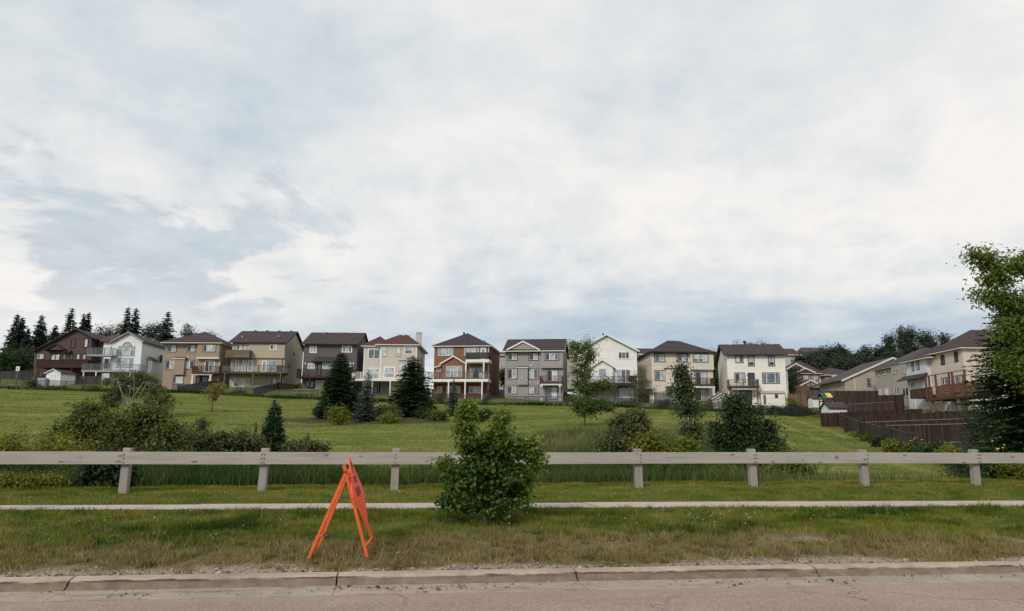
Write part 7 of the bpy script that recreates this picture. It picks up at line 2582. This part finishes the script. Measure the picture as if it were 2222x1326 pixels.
# trampoline with net, by the cream house
b = stand(1440, 119.5, 870)
tr = thing('trampoline', 'trampoline with dark net and blue padded poles by the cream house', 'trampoline', tuple(b))
r_ = 1.55
NET = clear_glass('trampoline_net', (0.03, 0.03, 0.035), .5)
nb = MB()
for i in range(20):
    a0, a1 = 6.2832 * i / 20, 6.2832 * (i + 1) / 20
    nb.quad((r_ * math.cos(a0), r_ * math.sin(a0), .85), (r_ * math.cos(a1), r_ * math.sin(a1), .85), (r_ * math.cos(a1), r_ * math.sin(a1), 2.5), (r_ * math.cos(a0), r_ * math.sin(a0), 2.5))
nb.build('net', NET, tr)
MB().tube([(0, 0, .78), (0, 0, .85)], r_ + .1, 20).build('mat', BLACKM, tr)
BLU = paint('blue_pad', (0.16, 0.33, 0.5), .1)
for i in range(6):
    an = 6.2832 * (i + .25) / 6
    MB().tube([((r_ + .08) * math.cos(an), (r_ + .08) * math.sin(an), -.1), ((r_ + .08) * math.cos(an), (r_ + .08) * math.sin(an), 2.6)], .05, 8).build('pole', BLU, tr)

# picnic table / raised planter below the charcoal house
b = stand(657, 119.5, 860)
PT = wood('pale_timber', (0.42, 0.36, 0.29), .12, 0)
pt = thing('picnic_table', 'pale timber picnic table below the charcoal house', 'table', tuple(b))
for x in (-1.25, 1.25):
    for y in (-.6, .6):
        MB().bar((x * .9, y, -.1), (x * .7, y * .3, 1.02), .1, .08, (1, 0, 0)).build('leg', PT, pt)
for i in range(5):
    MB().box(-1.5, 1.5, -.5 + i * .2, -.5 + i * .2 + .185, 1.02, 1.08).build('top_plank', PT, pt)
for y in (-.95, .75):
    MB().box(-1.5, 1.5, y, y + .22, .48, .54).build('bench_plank', PT, pt)
MB().box(-1.1, -.98, -.9, .95, .40, .475).box(.98, 1.1, -.9, .95, .40, .475).build('bearer', PT, pt)

# blue slide in the white gabled house's yard
b = stand(1335, 119, 870)
sl = thing('garden_slide', 'small blue plastic slide by the white gabled house', 'slide', tuple(b), 1.2)
sl.scale = (.7, .7, .7)
SB2 = paint('slide_blue', (0.07, 0.2, 0.42), .06, 3, .4)
pp = [(0, -.9, .12), (0, -.5, .25), (0, .1, .8), (0, .5, 1.25), (0, .75, 1.3)]
ch = MB()
for p, q in zip(pp[:-1], pp[1:]):
    ch.slab([(-.25, p[1], p[2]), (.25, p[1], p[2]), (.25, q[1], q[2]), (-.25, q[1], q[2])], .04)
    for x in (-.28, .25):
        ch.slab([(x, p[1], p[2] + .1), (x + .03, p[1], p[2] + .1), (x + .03, q[1], q[2] + .1), (x, q[1], q[2] + .1)], .14)
ch.build('chute', SB2, sl)
for x in (-.22, .22):
    MB().bar((x, 1.1, -.05), (x, .75, 1.3), .05, .05).build('ladder_side', SB2, sl)
for k in range(3):
    MB().bar((-.22, 1.1 - .1 * (k + .6), .3 + .35 * k), (.22, 1.1 - .1 * (k + .6), .3 + .35 * k), .04, .04).build('rung', SB2, sl)

# pedestrian sign far left
b = stand(36, 121, 820)
zc_ = at_y(36, 800, 121).z - b.z
sg = thing('pedestrian_sign', 'small white pedestrian sign on a thin post far left', 'sign', tuple(b))
MB().tube([(0, .04, -.3), (0, .04, zc_ + .35)], .03, 6).build('post', VENT, sg)
pl = MB().box(-.3, .3, -.01, .01, zc_ - .36, zc_ + .36).build('panel', WHITE, sg)
MB().extrude([(-.1, zc_ - .24), (-.05, zc_ - .24), (0, zc_ - .05), (.05, zc_ - .24), (.11, zc_ - .24), (.05, zc_ + .02), (.1, zc_ + .08), (.04, zc_ + .14), (-.04, zc_ + .14), (-.11, zc_ + .05)], 'y', -.014, -.0105).build('walking_figure', BLACKM, pl)
MB().tube([(0, -.0145, zc_ + .2), (0, -.0105, zc_ + .2)], .05, 10).build('walking_figure', BLACKM, pl)

# garden chairs, barbecues and a bicycle wheel rack: small yard furniture seen on decks and lawns
def chair(p, rz, mat, label):
    c = thing('garden_chair', label, 'chair', tuple(p), rz)
    MB().box(-.26, .26, -.26, .26, .40, .45).build('seat', mat, c)
    MB().slab([(-.26, .24, .98), (.26, .24, .98), (.26, .36, 1.0), (-.26, .36, 1.0)], .5).build('backrest', mat, c)
    for x in (-.23, .23):
        for y in (-.22, .22):
            MB().bar((x, y, 0), (x, y, .40), .045, .045).build('leg', mat, c)
    for x in (-.28, .24):
        MB().box(x, x + .05, -.24, .26, .62, .66).build('armrest', mat, c)


def bbq(p, label):
    c = thing('barbecue', label, 'barbecue', tuple(p))
    MB().box(-.5, .5, -.28, .28, .1, .85).build('cabinet', BLACKM, c)
    MB().tube([(-.45, 0, .9), (.45, 0, .9)], .3, 12).build('lid', BLACKM, c)
    MB().box(-.95, -.5, -.22, .22, .82, .86).build('side_shelf', BLACKM, c)
    MB().box(.5, .95, -.22, .22, .82, .86).build('side_shelf', BLACKM, c)


b = stand(1692, 118.8, 870)
chair(b, .8, BLACKM, 'black garden chair beside the lean-to shed')
zdeck = at_y(1030, 822, 124.5)
p7 = at_y(910 + 790 / 6.535, 700 + 800 / 6.535, 125.3)
bbq(at_y(910 + 800 / 6.535, 700 + 801 / 6.535, 124.9), 'black barbecue on the brick house deck')
chair(at_y(910 + 795 / 6.535, 700 + 523 / 6.535, 124.8), 2.6, WHITE, 'white garden chair on the brick house balcony')
chair(at_y(910 + 165 / 6.535, 700 + 801 / 6.535, 126.6), -1.2, WHITE, 'white garden chair at the left end of brick house deck')
chair(at_y(910 + 880 / 6.535, 700 + 801 / 6.535, 124.2), .5, WHITE, 'white garden chair beside the barbecue')
bbq(at_y(330 + 1755 / 6.3486, 690 + 745 / 6.3486, 127.9), 'black barbecue at the end of the long glass railed deck')
chair(at_y(1530 + 500 / 6.3486, 720 + 745 / 6.3486, 120.9), .3, WHITE, 'white chair on the long roofed house balcony')
chair(at_y(1530 + 690 / 6.3486, 720 + 745 / 6.3486, 120.3), -.5, paint('teal_chair', (0.05, 0.22, 0.2), .1), 'teal chair on the long roofed house balcony')
chair(at_y(1220 + 800 / 6.172, 710 + 745 / 6.172, 123.2), .2, paint('pale_blue_chair', (0.3, 0.38, 0.46), .1), 'pale blue chair on the dark red deck')
bbq(at_y(1220 + 940 / 6.172, 710 + 745 / 6.172, 123.0), 'black barbecue on the dark red deck')
b = stand(1238, 117.6, 880)
wh = thing('spare_wheel', 'white rimmed wheel leaning by the dark trellis fence', 'wheel', tuple(b), .4)
ring = [(.34 * math.cos(6.2832 * i / 18), 0.05, .36 + .34 * math.sin(6.2832 * i / 18)) for i in range(19)]
MB().tube(ring, .05, 6, cap=False).build('tyre', BLACKM, wh)
ring = [(.27 * math.cos(6.2832 * i / 18), 0.05, .36 + .27 * math.sin(6.2832 * i / 18)) for i in range(19)]
rm = MB().tube(ring, .035, 6, cap=False)
for i in range(6):
    an = 6.2832 * i / 6
    rm.bar((0, .05, .36), (.27 * math.cos(an), .05, .36 + .27 * math.sin(an)), .03, .03, (0, 1, 0))
rm.build('rim', WHITE, wh)

# pale boulder in the reeds
b = stand(1260, 27)
b.z = at_y(1260, 1021, 27).z
rk_ = MB()
rg = np.random.default_rng(3)
for i in range(6):
    ph = math.pi * i / 5
    for j in range(9):
        th = 6.2832 * j / 9
        q = .085 * (1 + .25 * rg.normal() * (0 < i < 5))
        rk_.v.append((q * 1.1 * math.sin(ph) * math.cos(th), q * math.sin(ph) * math.sin(th), .09 * math.cos(ph)))
for i in range(5):
    for j in range(9):
        rk_.f.append((i * 9 + j, i * 9 + (j + 1) % 9, (i + 1) * 9 + (j + 1) % 9, (i + 1) * 9 + j))
bo = rk_.build('marker_post', paint('pale_stone', (0.5, 0.45, 0.4), .12, 8))
bo.location = b
bo.name = 'pale_marker'
tag(bo, 'small pale round marker standing among the reeds', 'marker')
mk = MB().tube([(0, 0, -1.6), (0, 0, -.06)], .02, 6).build('stake', B_PALE, bo)

# yellow flower heads by the fences and under the spruce
for (px, py, Y, lb) in ((1987, 960, 45, 'yellow flower heads in front of the near dark fence'), (2163, 968, 21.0, 'yellow flower heads in front of the spruce')):
    c0 = at_y(px, py, Y)
    gz = ez(c0.x, c0.y)
    rt = thing('flower_stalks', lb, 'flowers', (c0.x, c0.y, gz))
    rg = random.Random(px)
    YL = paint('flower_yellow', (0.75, 0.52, 0.06), .08)
    for k in range(7):
        dx, dz = rg.uniform(-.35, .35) * Y / 40, rg.uniform(-.3, .3) * Y / 40
        x, z = dx, c0.z + dz - gz
        s_ = MB().tube([(x * .4, 0, -.05), (x, -.05, z)], [.012, .006], 5).build('stem', MATS['weed_leaf'], rt)
        rr_ = .0010 * Y + .008
        MB().tube([(x, -.06, z - rr_ * .3), (x, -.06, z + rr_ * .3)], [rr_, rr_ * .6], 8).build('flower_head', YL, s_)
